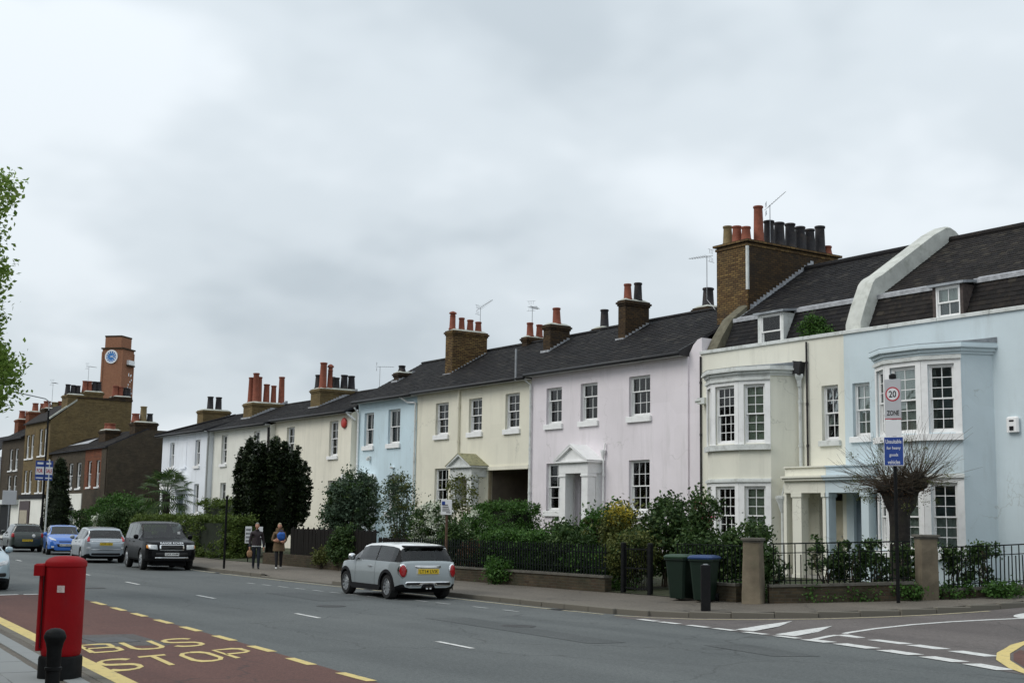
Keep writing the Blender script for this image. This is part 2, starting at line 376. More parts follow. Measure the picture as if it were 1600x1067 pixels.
def asphalt(name, c1, c2, fine=90, patch=(.06, .06, .06), crack=True):
    m, N, L, P = newmat(name)
    t = N.new('ShaderNodeTexCoord'); v = t.outputs['Object']
    c = ramp(N, L, noise(N, L, v, .35, 6, .6), .35, .7, c1, c2)
    # long tyre-polished bands along the street
    band = ramp(N, L, noise(N, L, v, .8, 4, .5, (.06, 1.0, 1)), .42, .62)
    k = N.new('ShaderNodeMath'); k.operation = 'MULTIPLY'; k.inputs[1].default_value = .5; L.new(band, k.inputs[0])
    c = mixrgb(N, L, k.outputs[0], c, tuple(x*1.22 for x in c2))
    pt = ramp(N, L, noise(N, L, v, 1.1, 5, .7, (.5, 1, 1)), .62, .72)
    k = N.new('ShaderNodeMath'); k.operation = 'MULTIPLY'; k.inputs[1].default_value = .4; L.new(pt, k.inputs[0])
    c = mixrgb(N, L, k.outputs[0], c, patch)
    sp = N.new('ShaderNodeTexVoronoi'); sp.inputs['Scale'].default_value = fine; L.new(v, sp.inputs['Vector'])
    g = N.new('ShaderNodeSeparateColor'); L.new(sp.outputs['Color'], g.inputs[0])
    c = mixrgb(N, L, .5, c, ramp(N, L, g.outputs[0], 0, 1, (.45, .45, .45), (1.5, 1.5, 1.5)), 'MULTIPLY')
    c = mixrgb(N, L, .75, c, ramp(N, L, noise(N, L, v, 16, 5, .75), .28, .74, (.62, .62, .62), (1.36, 1.36, 1.36)), 'MULTIPLY')
    oil = ramp(N, L, noise(N, L, v, .9, 7, .8), .64, .72)
    ko = N.new('ShaderNodeMath'); ko.operation = 'MULTIPLY'; ko.inputs[1].default_value = .45; L.new(oil, ko.inputs[0])
    c = mixrgb(N, L, ko.outputs[0], c, (.035, .036, .037))
    if crack:
        wv = N.new('ShaderNodeTexVoronoi'); wv.feature = 'DISTANCE_TO_EDGE'; wv.inputs['Scale'].default_value = .22
        mp = N.new('ShaderNodeMapping'); L.new(v, mp.inputs[0]); nz = N.new('ShaderNodeTexNoise'); nz.inputs['Scale'].default_value = 1.3; nz.inputs['Detail'].default_value = 5; L.new(v, nz.inputs['Vector'])
        ad = N.new('ShaderNodeVectorMath'); ad.operation = 'ADD'; L.new(mp.outputs[0], ad.inputs[0]); L.new(nz.outputs['Color'], ad.inputs[1]); L.new(ad.outputs[0], wv.inputs['Vector'])
        cr_ = ramp(N, L, wv.outputs['Distance'], .001, .006, (1, 1, 1), (0, 0, 0))
        k = N.new('ShaderNodeMath'); k.operation = 'MULTIPLY'; k.inputs[1].default_value = .55; L.new(cr_, k.inputs[0])
        c = mixrgb(N, L, k.outputs[0], c, (.03, .03, .03))
    L.new(c, P.inputs['Base Color']); P.inputs['Roughness'].default_value = .82; P.inputs['Specular IOR Level'].default_value = .3
    bump(N, L, P, sp.outputs['Distance'], .35, .006)
    return m
M['asphalt'] = asphalt('asphalt', (.080, .088, .088), (.104, .112, .110))
M['asphalt_r'] = asphalt('worn_reddish_asphalt', (.095, .082, .078), (.125, .11, .103))
M['redbus'] = asphalt('red_bus_stop_surface', (.092, .044, .036), (.12, .058, .046), patch=(.115, .08, .068))
M['footway'] = asphalt('footway_tarmac', (.098, .086, .070), (.142, .124, .102), fine=120, patch=(.07, .06, .05))
M['kerb'] = island('granite_kerb', [(.16, .145, .12), (.22, .2, .165), (.12, .11, .09), (.18, .165, .14)], .85)
M['slab'] = island('paving_slab', [(.22, .235, .23), (.26, .27, .265), (.19, .2, .2)], .85)
def paint(name, col, wear):
    m, N, L, P = newmat(name)
    t = N.new('ShaderNodeTexCoord'); v = t.outputs['Object']
    d = ramp(N, L, noise(N, L, v, 7, 7, .75), .52, .68)
    k = N.new('ShaderNodeMath'); k.operation = 'MULTIPLY'; k.inputs[1].default_value = wear; L.new(d, k.inputs[0])
    c = mixrgb(N, L, k.outputs[0], col, (.13, .12, .11))
    L.new(c, P.inputs['Base Color']); P.inputs['Roughness'].default_value = .7
    bump(N, L, P, noise(N, L, v, 90, 2), .2, .004)
    return m
M['wline'] = paint('white_road_paint', (.6, .6, .58), .75)
M['wline_f'] = paint('faded_white_road_paint', (.36, .37, .36), .9)
M['yline'] = paint('yellow_road_paint', (.6, .47, .17), .65)
M['yline_f'] = paint('faded_yellow_road_paint', (.42, .37, .24), .8)

def sheet(name, xs, ys, zf, mat):
    V = [(x, y, zf(x, y)) for y in ys for x in xs]; nx = len(xs)
    F = [(j*nx+i, j*nx+i+1, (j+1)*nx+i+1, (j+1)*nx+i) for j in range(len(ys)-1) for i in range(nx-1)]
    b = MB(); b.add(V, F); return b.build(name, mat, smooth=True)
M['earth'] = plain('far_ground', (.07, .075, .06), .95, .3, .05, .1)
structure(sheet('ground', [-1500, -400, -230, 40, 600], [-900, -60, 60, 300, 1200], lambda x, y: -.06, M['earth']))
xs = [-220, -200, -180, -160, -140, -120, -105]+[-95+2*i for i in range(48)]+[1+3*i for i in range(10)]
ys = [-30, -20, -10, -4]+[2*i for i in range(9)]+[17, 18, 18.6, 19]+[19.5+.5*i for i in range(18)]+[29, 32, 36, 42, 50]
road = structure(sheet('road', xs, ys, tz, M['asphalt']))

def on_road(pts, lift): return [(x, y, tz(x, y)+lift) for x, y in pts]
def mark(name, pts, mat, lift=.006, parent=None):
    b = MB(); b.poly(on_road(pts, lift)); return b.build(name, mat, parent or road)
def ribbon(name, line, wd, mat, lift=.006):
    b = MB(); l = [Vector((x, y, 0)) for x, y in line]; A = []; B = []
    for i, p in enumerate(l):
        d = (l[min(i+1, len(l)-1)]-l[max(i-1, 0)]).normalized(); n = Vector((-d.y, d.x, 0))*wd/2
        A.append(p+n); B.append(p-n)
    V = [(p.x, p.y, tz(p.x, p.y)+lift) for p in A]+[(p.x, p.y, tz(p.x, p.y)+lift) for p in B]; n = len(l)
    b.add(V, [(i, n+i, n+i+1, i+1) for i in range(n-1)])
    return b.build(name, mat, road)
def fine(line, step=.6):
    out = []
    for a, b in zip(line, line[1:]):
        n = max(1, int(math.hypot(b[0]-a[0], b[1]-a[1])/step))
        out += [(a[0]+(b[0]-a[0])*i/n, a[1]+(b[1]-a[1])*i/n) for i in range(n)]
    return out+[line[-1]]
# bus stop cage
bus_out = [(-8, 7.35), (-14.6, 7.97), (-20.3, 8.56), (-26, 9.03), (-30.7, 9.46), (-34, 9.7)]
o = sheet('bus_stop_surface', [0], [0, 1], lambda x, y: 0, M['redbus']); bpy.data.objects.remove(o)
b = MB(); n = 30; V = []
for i in range(n+1):
    X = -34+i*26/n; V += [(X, near_kerb(X)+.02, .004), (X, lerp_line(list(reversed(bus_out)), X), .004)]
b.add(V, [(2*i, 2*i+2, 2*i+3, 2*i+1) for i in range(n)])
b.build('bus_stop_surface', M['redbus'], road)
for (a, c2) in [((-13.5, 7.88), (-12.6, 7.78)), ((-15.53, 8.01), (-14.56, 7.95)), ((-17.46, 8.2), (-16.53, 8.1)), ((-19.37, 8.43), (-18.4, 8.36)), ((-21.28, 8.62), (-20.3, 8.54)), ((-23.23, 8.78), (-22.2, 8.70)), ((-25.0, 8.92), (-24.0, 8.84)), ((-26.81, 9.08), (-25.86, 9.0)), ((-28.63, 9.24), (-27.6, 9.15)), ((-30.69, 9.44), (-29.5, 9.33)), ((-32.9, 9.62), (-31.9, 9.53))]:
    d = (Vector(c2)-Vector(a)); d.normalize(); nn = Vector((-d.y, d.x))*.075
    mark('yellow_dash', [Vector(a)+nn, Vector(a)-nn, Vector(c2)-nn, Vector(c2)+nn], M['yline'], .008)
ribbon('yellow_kerb_line', [(X, near_kerb(X)+.33) for X in (-34, -30, -25.4, -20, -15.7, -12, -8)], .24, M['yline'], .009)
mark('white_dash', [(-33.75, 8.0), (-34.0, 8.02), (-34.15, 8.62), (-33.95, 8.62)], M['wline'], .009)
mark('white_dash', [(-33.85, 8.72), (-34.1, 8.74), (-34.1, 9.15), (-33.9, 9.15)], M['wline'], .009)
def text_mesh(txt, size=1, extrude=0, bold=0, align='CENTER'):
    cu = bpy.data.curves.new('t', 'FONT'); cu.body = txt; cu.size = size; cu.extrude = extrude; cu.offset = bold; cu.align_x = align; cu.resolution_u = 3
    ob = bpy.data.objects.new('t', cu); COL.objects.link(ob)
    dg = bpy.context.evaluated_depsgraph_get()
    me = bpy.data.meshes.new_from_object(ob.evaluated_get(dg))
    bpy.data.objects.remove(ob); bpy.data.curves.remove(cu)
    return me
def fit_text(txt, w, h, bold=.0):
    """flat mesh of the words, fitted into w x h with its lower-left corner at the origin"""
    me = text_mesh(txt, 1, 0, bold)
    co = np.zeros(len(me.vertices)*3); me.vertices.foreach_get('co', co); co = co.reshape(-1, 3)
    mn = co.min(0); mxx = co.max(0); co = (co-mn)/np.maximum(mxx-mn, 1e-6)*np.array([w, h, 0])
    me.vertices.foreach_set('co', co.ravel()); me.update(); return me
def road_text(txt, BL, BR, TR, TL, stroke):
    """painted strokes laid between the four corners of the word"""
    G = {'B': [[(0, 0), (0, 1), (.7, 1), (.95, .93), (.95, .6), (.7, .52), (0, .52)], [(.7, .52), (1, .44), (1, .1), (.7, 0), (0, 0)]],
         'U': [[(0, 1), (0, .2), (.15, .04), (.4, 0), (.65, 0), (.88, .06), (1, .2), (1, 1)]],
         'S': [[(1, .86), (.8, .97), (.5, 1), (.2, .97), (0, .85), (0, .66), (.15, .56), (.5, .5), (.85, .44), (1, .33), (1, .15), (.8, .03), (.5, 0), (.2, .03), (0, .14)]],
         'T': [[(0, 1), (1, 1)], [(.5, 1), (.5, 0)]],
         'O': [[(.5, 1), (.82, .95), (1, .78), (1, .22), (.82, .05), (.5, 0), (.18, .05), (0, .22), (0, .78), (.18, .95), (.5, 1)]],
         'P': [[(0, 0), (0, 1), (.75, 1), (1, .9), (1, .58), (.75, .48), (0, .48)]]}
    BL, BR, TR, TL = map(Vector, (BL, BR, TR, TL)); n = len(txt); cw = 1/(n+(n-1)*.45); r = (BR-BL).normalized(); u = (TL-BL).normalized()
    at = lambda a, b_: (BL*(1-a)+BR*a)*(1-b_)+(TL*(1-a)+TR*a)*b_
    for k, ch in enumerate(txt):
        b = MB()
        q = 0
        for st in G[ch]:
            pts = [at(cw*1.45*k+p[0]*cw, p[1]) for p in st]
            A = []; B = []
            for i, p in enumerate(pts):
                d0 = (pts[i]-pts[max(i-1, 0)]) if i else pts[1]-pts[0]; d1 = (pts[min(i+1, len(pts)-1)]-pts[i]) if i < len(pts)-1 else d0
                d = (d0.normalized()+d1.normalized()).normalized()
                nn = Vector((-d.y, d.x)); nn = Vector((r.dot(nn)*r.x*stroke+u.dot(nn)*u.x*stroke*1.6, r.dot(nn)*r.y*stroke+u.dot(nn)*u.y*stroke*1.6))
                A.append(p+nn/2); B.append(p-nn/2)
            m_ = len(pts); zl = .0085+.0006*q; q += 1
            b.add([(p.x, p.y, zl) for p in A]+[(p.x, p.y, zl) for p in B], [(i, m_+i, m_+i+1, i+1) for i in range(m_-1)])
        b.build('road_letter', M['yline'], road)
road_text('BUS', (-19.3, 5.98), (-19.75, 7.85), (-21.0, 8.02), (-20.45, 6.12), .11)
road_text('STOP', (-16.9, 5.5), (-17.95, 8.02), (-19.1, 8.1), (-18.2, 5.7), .12)
M['cover'] = plain('cast_iron_grate', (.05, .05, .05), .65, .3, 6, .5, 30, spec=.2); M['patch'] = asphalt('old_tarmac_patch', (.066, .072, .072), (.088, .094, .093), crack=False)
b = MB(); b.prism([(-21.6, 6.5), (-20.7, 6.5), (-20.7, 7.15), (-21.6, 7.15)], .0, .012)
b.build('manhole_cover', plain('cast_iron_cover', (.07, .07, .072), .6, .3, 6, .6, 30, metallic=.3), road)
mark('tarmac_patch', [(-22.3, 6.3), (-20.2, 6.3), (-20.0, 7.4), (-22.1, 7.5)], asphalt('dark_patch', (.075, .07, .068), (.1, .092, .088), crack=False), .0065)
for gx in (-24.6, -33.6, -45.2):
    gy = lerp_line(KERB, gx)-.24; b = MB(); b.box(gx-.24, gx+.24, gy-.2, gy+.2, -.02, .006)
    for k in range(6): b.box(gx-.2+k*.075, gx-.17+k*.075, gy-.17, gy+.17, .006, .012)
    b.build('gully_grate', M['cover'], road)
for gx, gy in ((-27.5, 13.9), (-21.0, 14.6), (-36.5, 11.2)):
    b = MB(); b.lathe([(.34, -.02), (.34, .006), (.31, .008), (.30, .0075)], 20, (gx, gy, 0)); b.build('manhole_cover', M['cover'], road)
for pts in ([(-23.5, 14.0), (-17.5, 13.6), (-17.4, 14.3), (-23.4, 14.9)], [(-33, 14.7), (-29.3, 14.5), (-29.2, 15.6), (-32.9, 15.7)], [(-16.5, 15.2), (-14.6, 14.9), (-14.3, 15.6), (-16.3, 16.0)]):
    mark('tarmac_patch', pts, M['patch'], .0045)
# centre line
for (a, c2) in [((-12.2, 10.85), (-11.0, 10.7)), ((-18.84, 11.48), (-17.58, 11.36)), ((-25.6, 12.12), (-24.24, 12.0)), ((-32.41, 12.6), (-30.98, 12.5)), ((-39.64, 13.15), (-38.06, 13.01)), ((-46, 13.62), (-44.4, 13.5)), ((-53, 14.3), (-51.5, 14.15)), ((-60, 15.0), (-58.5, 14.85))]:
    d = (Vector(c2)-Vector(a)).normalized(); nn = Vector((-d.y, d.x))*.05
    mark('white_dash', [Vector(a)+nn, Vector(a)-nn, Vector(c2)-nn, Vector(c2)+nn], M['wline'], .008)
ribbon('faded_kerb_line', [(X, lerp_line(KERB, X)-.32) for X in (-49, -46, -43, -40, -36, -33, -30, -27, -24.5, -23)], .1, M['yline_f'], .007)
for X in [-37.6, -36.5, -35.4, -34.3, -33.2, -32.2, -31.2, -30.2, -29.2, -28.2, -27.2, -25.6, -24.4]:
    y = 16.42+.022*(X+37.6)+(.25 if X > -29 else 0)
    mark('parking_dash', [(X, y-.05), (X, y+.05), (X-.62, y+.05), (X-.62, y-.05)], M['wline_f'], .007)
# mouth of the side street
b = MB(); fp = fine([(-22.4, 18.0), (-21.2, 17.9), (-16, 17.55), (-13.6, 17.1), (-11.6, 16.4), (-8, 15.2), (0, 13.5)], .5)
V = []; 
for i, (x, y) in enumerate(fp):
    ytop = max(y+.3, min(30, lerp_line([(p[0], p[1]) for p in KERB[10:]], x))) if x < -17.9 else 30
    for k in range(13): yy = y+(ytop-y)*k/12; V.append((x, yy, tz(x, yy)+.0045))
b.add(V, [(13*i+k, 13*(i+1)+k, 13*(i+1)+k+1, 13*i+k+1) for i in range(len(fp)-1) for k in range(12)])
b.build('side_street_surface', M['asphalt_r'], road)
gw1 = [((-21.47, 18.0), (-20.88, 17.97)), ((-20.75, 17.95), (-20.15, 17.92)), ((-19.84, 17.9), (-19.24, 17.86)), ((-19.04, 17.84), (-18.46, 17.81)), ((-18.16, 17.78), (-17.58, 17.75)), ((-17.3, 17.72), (-16.71, 17.68)), ((-16.5, 17.66), (-15.9, 17.6)), ((-15.66, 17.57), (-14.8, 17.4)), ((-14.53, 17.34), (-13.75, 17.17)), ((-13.5, 17.1), (-12.72, 16.9)), ((-12.48, 16.82), (-11.7, 16.55))]
for a, c2 in gw1:
    d = (Vector(c2)-Vector(a)).normalized(); nn = Vector((-d.y, d.x))*(.1 if a[0] < -16.6 else .16)
    mark('give_way_dash', [Vector(a)+nn, Vector(a)-nn, Vector(c2)-nn, Vector(c2)+nn], M['wline'], .011)
for a, c2 in [((-16.9, 19.0), (-16.3, 18.92)), ((-15.94, 18.78), (-15.11, 18.62)), ((-14.95, 18.58), (-14.2, 18.42)), ((-13.91, 18.34), (-13.05, 18.12))]:
    d = (Vector(c2)-Vector(a)).normalized(); nn = Vector((-d.y, d.x))*.16
    mark('give_way_dash', [Vector(a)+nn, Vector(a)-nn, Vector(c2)-nn, Vector(c2)+nn], M['wline'], .011)
ribbon('curved_white_line', fine([(-16.42, 17.72), (-16.82, 18.6), (-17.08, 19.4), (-17.21, 20.3), (-17.21, 21.4), (-17.06, 22.3), (-16.79, 23.2), (-16.4, 24.2)], .3), .13, M['wline'], .0105)
for k, pts in enumerate(([(-18.62, 17.98), (-18.18, 18.02), (-18.75, 19.3), (-19.3, 20.25), (-19.15, 19.3)], [(-17.5, 17.9), (-17.05, 17.95), (-17.55, 19.1), (-18.1, 20.1), (-17.98, 19.2)])):
    mark('hatch_marking', pts, M['wline'], .0125)
ribbon('faded_kerb_line', [(-22.6, 18.25), (-21.7, 18.55), (-20.9, 19.15), (-20.0, 19.95), (-19.2, 21.0), (-18.6, 22.2), (-18.2, 23.3), (-17.9, 24.8)], .1, M['yline_f'], .0115)
b = MB(); cx, cy = -16.5, 25.0; n = 24; V = []
for i in range(n): 
    t = 2*math.pi*i/n
    for r in (1, .72): x, y = cx+.62*r*math.cos(t), cy+1.05*r*math.sin(t); V.append((x, y, tz(x, y)+.012))
b.add(V, [(2*i, 2*i+1, (2*i+3) % (2*n), (2*i+2) % (2*n)) for i in range(n)]); b.build('white_ring_marking', M['wline'], road)
yc = [(-14.6, 24), (-14.3, 21.6), (-13.85, 19.9), (-13.3, 18.75), (-12.6, 17.75), (-11.75, 16.85), (-10.8, 16.1), (-9.5, 15.3), (-7, 14.3), (0, 12.6)]
ribbon('yellow_kerb_line', fine(yc, .5), .2, M['yline'], .013)
b = MB(); V = []; yl = fine(yc, .5)
for (x, y) in yl: V += [(x+.1, y+.12, tz(x, y)+.0085), (x+3.5, y+7, tz(x, y+4)+.02)]
b.add(V, [(2*i, 2*i+2, 2*i+3, 2*i+1) for i in range(len(yl)-1)]); b.build('red_corner_surface', M['redbus'], road)

# ------------------------------------------------------------------ footways
kl = fine(KERB[2:], .5)
def offset_line(line, d):
    l = [Vector((x, y)) for x, y in line]; out = []
    for i in range(len(l)):
        t = (l[min(i+1, len(l)-1)]-l[max(i-1, 0)]).normalized(); out.append((l[i].x-t.y*d, l[i].y+t.x*d))
    return out
def nearest_back(i, n):   # matching station on BACK
    t = i/(n-1)
    return t
# arc-length matched strips between kerb back edge and wall line
def resample(line, n):
    l = [Vector((x, y)) for x, y in line]; s = [0]
    for a, b_ in zip(l, l[1:]): s.append(s[-1]+(b_-a).length)
    out = []; j = 0
    for i in range(n):
        q = s[-1]*i/(n-1)
        while j < len(s)-2 and s[j+1] < q: j += 1
        t = (q-s[j])/max(s[j+1]-s[j], 1e-9); out.append(tuple(l[j].lerp(l[j+1], t)))
    return out
def paired(A, B, per=8):
    P = []; Q = []
    for (a0, a1), (b0, b1) in zip(zip(A, A[1:]), zip(B, B[1:])):
        for i in range(per):
            t = i/per; P.append((a0[0]+(a1[0]-a0[0])*t, a0[1]+(a1[1]-a0[1])*t)); Q.append((b0[0]+(b1[0]-b0[0])*t, b0[1]+(b1[1]-b0[1])*t))
    return P+[A[-1]], Q+[B[-1]]
def drop(X, Y):   # dropped kerb by the driveway
    if Y > 22 or not -42.2 < X < -36.0: return 0
    e_ = min(X+42.2, -36.0-X); return .085*min(1, e_/.9)*max(0, 1-max(0, Y-18.6)/1.2)
def pv(x, y): return tz(x, y)+.12-drop(x, y)
PK, PB = paired(KERB, BACK)
b = MB(); V = []
PKo = offset_line(PK, .15)
for a, c2 in zip(PKo, PB):
    for k in range(4): x = a[0]+(c2[0]-a[0])*k/3; y = a[1]+(c2[1]-a[1])*k/3; V.append((x, y, pv(x, y)))
b.add(V, [(4*i+k, 4*(i+1)+k, 4*(i+1)+k+1, 4*i+k+1) for i in range(len(PK)-1) for k in range(3)])
pave = structure(b.build('pavement', M['footway'], smooth=True))
b = MB(); V = []
for (x, y) in PB:
    for k in range(6): yy = y+(50-y)*(0, .06, .15, .3, .6, 1)[k]; xx = x-(0 if x < -23 else (x+23)*1.0*(0, .06, .15, .3, .6, 1)[k]); V.append((xx, yy, tz(xx, min(yy, 33))+.135))
b.add(V, [(6*i+k, 6*(i+1)+k, 6*(i+1)+k+1, 6*i+k+1) for i in range(len(PB)-1) for k in range(5)])
M['soil'] = plain('garden_soil_and_moss', (.04, .045, .022), .95, .5, 2.5, .5, 25, dirt=(.05, .08, .02), dirt_amt=.8)
structure(b.build('garden_ground', M['soil'], smooth=True))
# kerb stones, one by one
KS = MB(); KS.bbox(-.445, .445, 0, .15, -.12, .125, .014); ksm = KS.mesh('kerb_stone', M['kerb'])
def lay_kerb(line, parent, side=1, z=lambda x, y: tz(x, y)):
    l = [Vector(p) for p in line]; i = 0; acc = 0
    s = [0]
    for a, c2 in zip(l, l[1:]): s.append(s[-1]+(c2-a).length)
    q = .45
    while q < s[-1]-.45:
        j = max(k for k in range(len(s)-1) if s[k] <= q)
        d = (l[j+1]-l[j]).normalized(); p = l[j]+d*(q-s[j])
        o = bpy.data.objects.new('kerb_stone', ksm); COL.objects.link(o)
        o.location = (p.x, p.y, z(p.x, p.y)-drop(p.x, p.y)+RND.uniform(-.004, .004)); o.rotation_euler = (RND.uniform(-.01, .01), 0, math.atan2(d.y, d.x)+(0 if side > 0 else math.pi)+RND.uniform(-.006, .006))
        adopt(o, parent); q += .9
lay_kerb(fine([p for p in KERB if -95 < p[0] and p[1] < 33], .3), pave)
# near footway with flags
b = MB(); V = []; NX = [-120, -90, -70, -55]+[-46+2*i for i in range(28)]+[14]
for X in NX:
    for yy in (near_kerb(X)-.15, near_kerb(X)-1.2, -12): V.append((X, yy, .12))
b.add(V, [(3*i+k+1, 3*(i+1)+k+1, 3*(i+1)+k, 3*i+k) for i in range(len(NX)-1) for k in range(2)])
npave = structure(b.build('near_pavement', M['footway']))
lay_kerb([(X, near_kerb(X)) for X in range(0, -60, -1)], npave, 1, lambda x, y: 0)
FS = MB(); FS.bbox(0, .59, 0, .44, -.02, .012, .006); fsm = FS.mesh('paving_slab', M['slab'])
for i in range(22):
    for j in range(7):
        X = -27+i*.6+(.3 if j % 2 else 0); Y = near_kerb(-16)-1.05-j*.45-.095*(X+16)
        o = bpy.data.objects.new('paving_slab', fsm); COL.objects.link(o)
        o.location = (X, Y, .122+RND.uniform(-.003, .003)); o.rotation_euler = (RND.uniform(-.004, .004), RND.uniform(-.004, .004), -.095); adopt(o, npave)
for i in range(14):
    X = -26.5+i*.9; o = bpy.data.objects.new('paving_slab', fsm); COL.objects.link(o)
    o.location = (X, near_kerb(X)-.5, .122); o.rotation_euler = (0, 0, -.095); o.scale = (1.5, .5, 1); adopt(o, npave)
# ------------------------------------------------------------------ building helpers
def holed(mb, x0, x1, z0, z1, Y, holes, rev=.22):
    """front face at Y (facing -Y) with rectangular openings and their reveals"""
    xs_ = sorted({x0, x1, *[h[0] for h in holes], *[h[1] for h in holes]}); zs_ = sorted({z0, z1, *[h[2] for h in holes], *[h[3] for h in holes]})
    xs_ = [x for x in xs_ if x0-1e-6 <= x <= x1+1e-6]; zs_ = [z for z in zs_ if z0-1e-6 <= z <= z1+1e-6]
    for a, b in zip(xs_, xs_[1:]):
        for c, d in zip(zs_, zs_[1:]):
            mxx, mz = (a+b)/2, (c+d)/2
            if any(h[0] < mxx < h[1] and h[2] < mz < h[3] for h in holes): continue
            mb.quad((a, Y, c), (b, Y, c), (b, Y, d), (a, Y, d))
    for a, b, c, d in holes:
        r = Y+rev
        mb.quad((a, Y, c), (a, Y, d), (a, r, d), (a, r, c)); mb.quad((b, Y, c), (b, r, c), (b, r, d), (b, Y, d))
        mb.quad((a, Y, d), (b, Y, d), (b, r, d), (a, r, d)); mb.quad((a, Y, c), (a, r, c), (b, r, c), (b, Y, c))
pane_cache = {}
def pane_mesh(w_, h_):
    k = (round(w_, 3), round(h_, 3))
    if k not in pane_cache:
        b = MB(); b.box(0, w_, 0, .005, 0, h_); pane_cache[k] = b.mesh('pane', M['glass'])
    return pane_cache[k]
def child(name, me, parent, loc=(0, 0, 0), rot=(0, 0, 0)):
    o = bpy.data.objects.new(name, me); COL.objects.link(o); o.parent = parent; o.location = loc; o.rotation_euler = rot; return o
def wavy(w_, h_, amp, n, mat, name):
    b = MB(); V = []
    for i in range(n+1):
        x = w_*i/n; y = amp*math.sin(i*2.1)+RND.uniform(-.3, .3)*amp
        V += [(x, y, 0), (x, y, h_)]
    b.add(V, [(2*i, 2*i+2, 2*i+3, 2*i+1) for i in range(n)])
    V2 = [(x, y+.006, z) for x, y, z in V]; b.add(V2, [(2*i+1, 2*i+3, 2*i+2, 2*i) for i in range(n)])
    return b.mesh(name, mat, True)
def sash(parent, org, ang, w_, h_, cols=2, rt=2, rb=2, rec=.1, curtain=None, sill=.18, sillmat=None, paint=None, split=.5, name='window', sw=None):
    pm = paint or M['white']; b = MB(); fr = .045; y0 = rec; st = .042; br = .02
    b.box(0, fr, y0-.01, y0+.12, 0, h_); b.box(w_-fr, w_, y0-.01, y0+.12, 0, h_); b.box(fr, w_-fr, y0-.01, y0+.12, h_-fr, h_); b.box(fr, w_-fr, y0-.01, y0+.12, 0, .05)
    W0, W1 = fr, w_-fr; Z0, Z1 = .05, h_-fr; zm = Z0+(Z1-Z0)*split
    P = []
    for (za, zb, yy, rows, bot) in ((zm-.02, Z1, y0+.012, rt, .04), (Z0, zm+.02, y0+.058, rb, .065)):
        b.box(W0, W0+st, yy, yy+.042, za, zb); b.box(W1-st, W1, yy, yy+.042, za, zb)
        b.box(W0+st, W1-st, yy, yy+.042, za, za+bot); b.box(W0+st, W1-st, yy, yy+.042, zb-.04, zb)
        gx0, gx1, gz0, gz1 = W0+st, W1-st, za+bot, zb-.04
        pw = (gx1-gx0-(cols-1)*br)/cols; ph = (gz1-gz0-(rows-1)*br)/rows
        for i in range(1, cols): x = gx0+i*(pw+br)-br; b.box(x, x+br, yy+.008, yy+.034, gz0, gz1)
        for j in range(1, rows):
            z = gz0+j*(ph+br)-br
            for i in range(cols): xa = gx0+i*(pw+br); b.box(xa, xa+pw, yy+.008, yy+.034, z, z+br)
        for i in range(cols):
            for j in range(rows): P.append((gx0+i*(pw+br), yy+.02, gz0+j*(ph+br), pw, ph))
    o = b.build(name, pm, None, loc=org, rot=(0, 0, ang)); adopt(o, parent)
    for x, y, z, pw, ph in P: child('pane', pane_mesh(pw, ph), o, (x, y, z), (RND.uniform(-.006, .006), 0, RND.uniform(-.008, .008)))
    if sill:
        s = MB(); e_ = .09 if sw is None else sw; s.bbox(-e_, w_+e_, -.09, rec+.02, -sill, 0, .012); child('sill', s.mesh('sill', sillmat or pm), o)
    if curtain is None and w_ > .55: curtain = RND.choice([NET, SIDE, [('net', .03, .97, .02, .52)], [('blind', .03, .97, .55, .98)], [('net', .02, .98, .02, .98)], [('curtain', .03, .3, .02, .98)]])
    if curtain:
        for kind, x0, x1, z0, z1 in curtain:
            m_ = M[kind]; amp = .0 if kind == 'blind' else .022
            me = wavy((x1-x0)*w_, (z1-z0)*h_, amp, max(6, int((x1-x0)*w_*22)), m_, 'blind' if kind == 'blind' else 'curtain')
            child(me.name.split('.')[0], me, o, (x0*w_, y0+.15, z0*h_))
    return o
NET = [('net', .02, .98, .02, .98)]
SIDE = [('curtain', .03, .24, .02, .98), ('curtain', .76, .97, .02, .98)]
def slates(mb, O, U, V, wd, ln, sw=.28, ex=.2, keep=None, lift=.012):
    O = Vector(O); U = Vector(U).normalized(); V = Vector(V).normalized(); Nn = U.cross(V).normalized()
    if Nn.z < 0: Nn = -Nn
    rows = int(ln/ex)+1
    for r in range(rows):
        off = -(sw/2 if r % 2 else 0); x = off
        while x < wd:
            a, b_ = max(0, x+.004), min(wd, x+sw-.004); x += sw
            if b_-a < .04: continue
            v0 = r*ex-RND.uniform(0, .008); v1 = min(ln, (r+1)*ex+.03)
            if v1 <= v0: continue
            if keep and not keep(O+U*(a+b_)/2+V*(v0+v1)/2): continue
            l0 = lift+RND.uniform(0, .009); l1 = l0+RND.uniform(-.003, .003)
            p = [O+U*a+V*v0+Nn*l0, O+U*b_+V*v0+Nn*l1, O+U*b_+V*v1+Nn*.001, O+U*a+V*v1+Nn*.001, O+U*a+V*v0-Nn*.004, O+U*b_+V*v0-Nn*.004]
            mb.add(p, ((0, 1, 2, 3), (4, 5, 1, 0)))
def slate_part(parent, specs, mat, name='slates'):
    mb = MB()
    for s_ in specs: slates(mb, *s_[:5], **(s_[5] if len(s_) > 5 else {}))
    return stuff(mb.build(name, mat, parent))
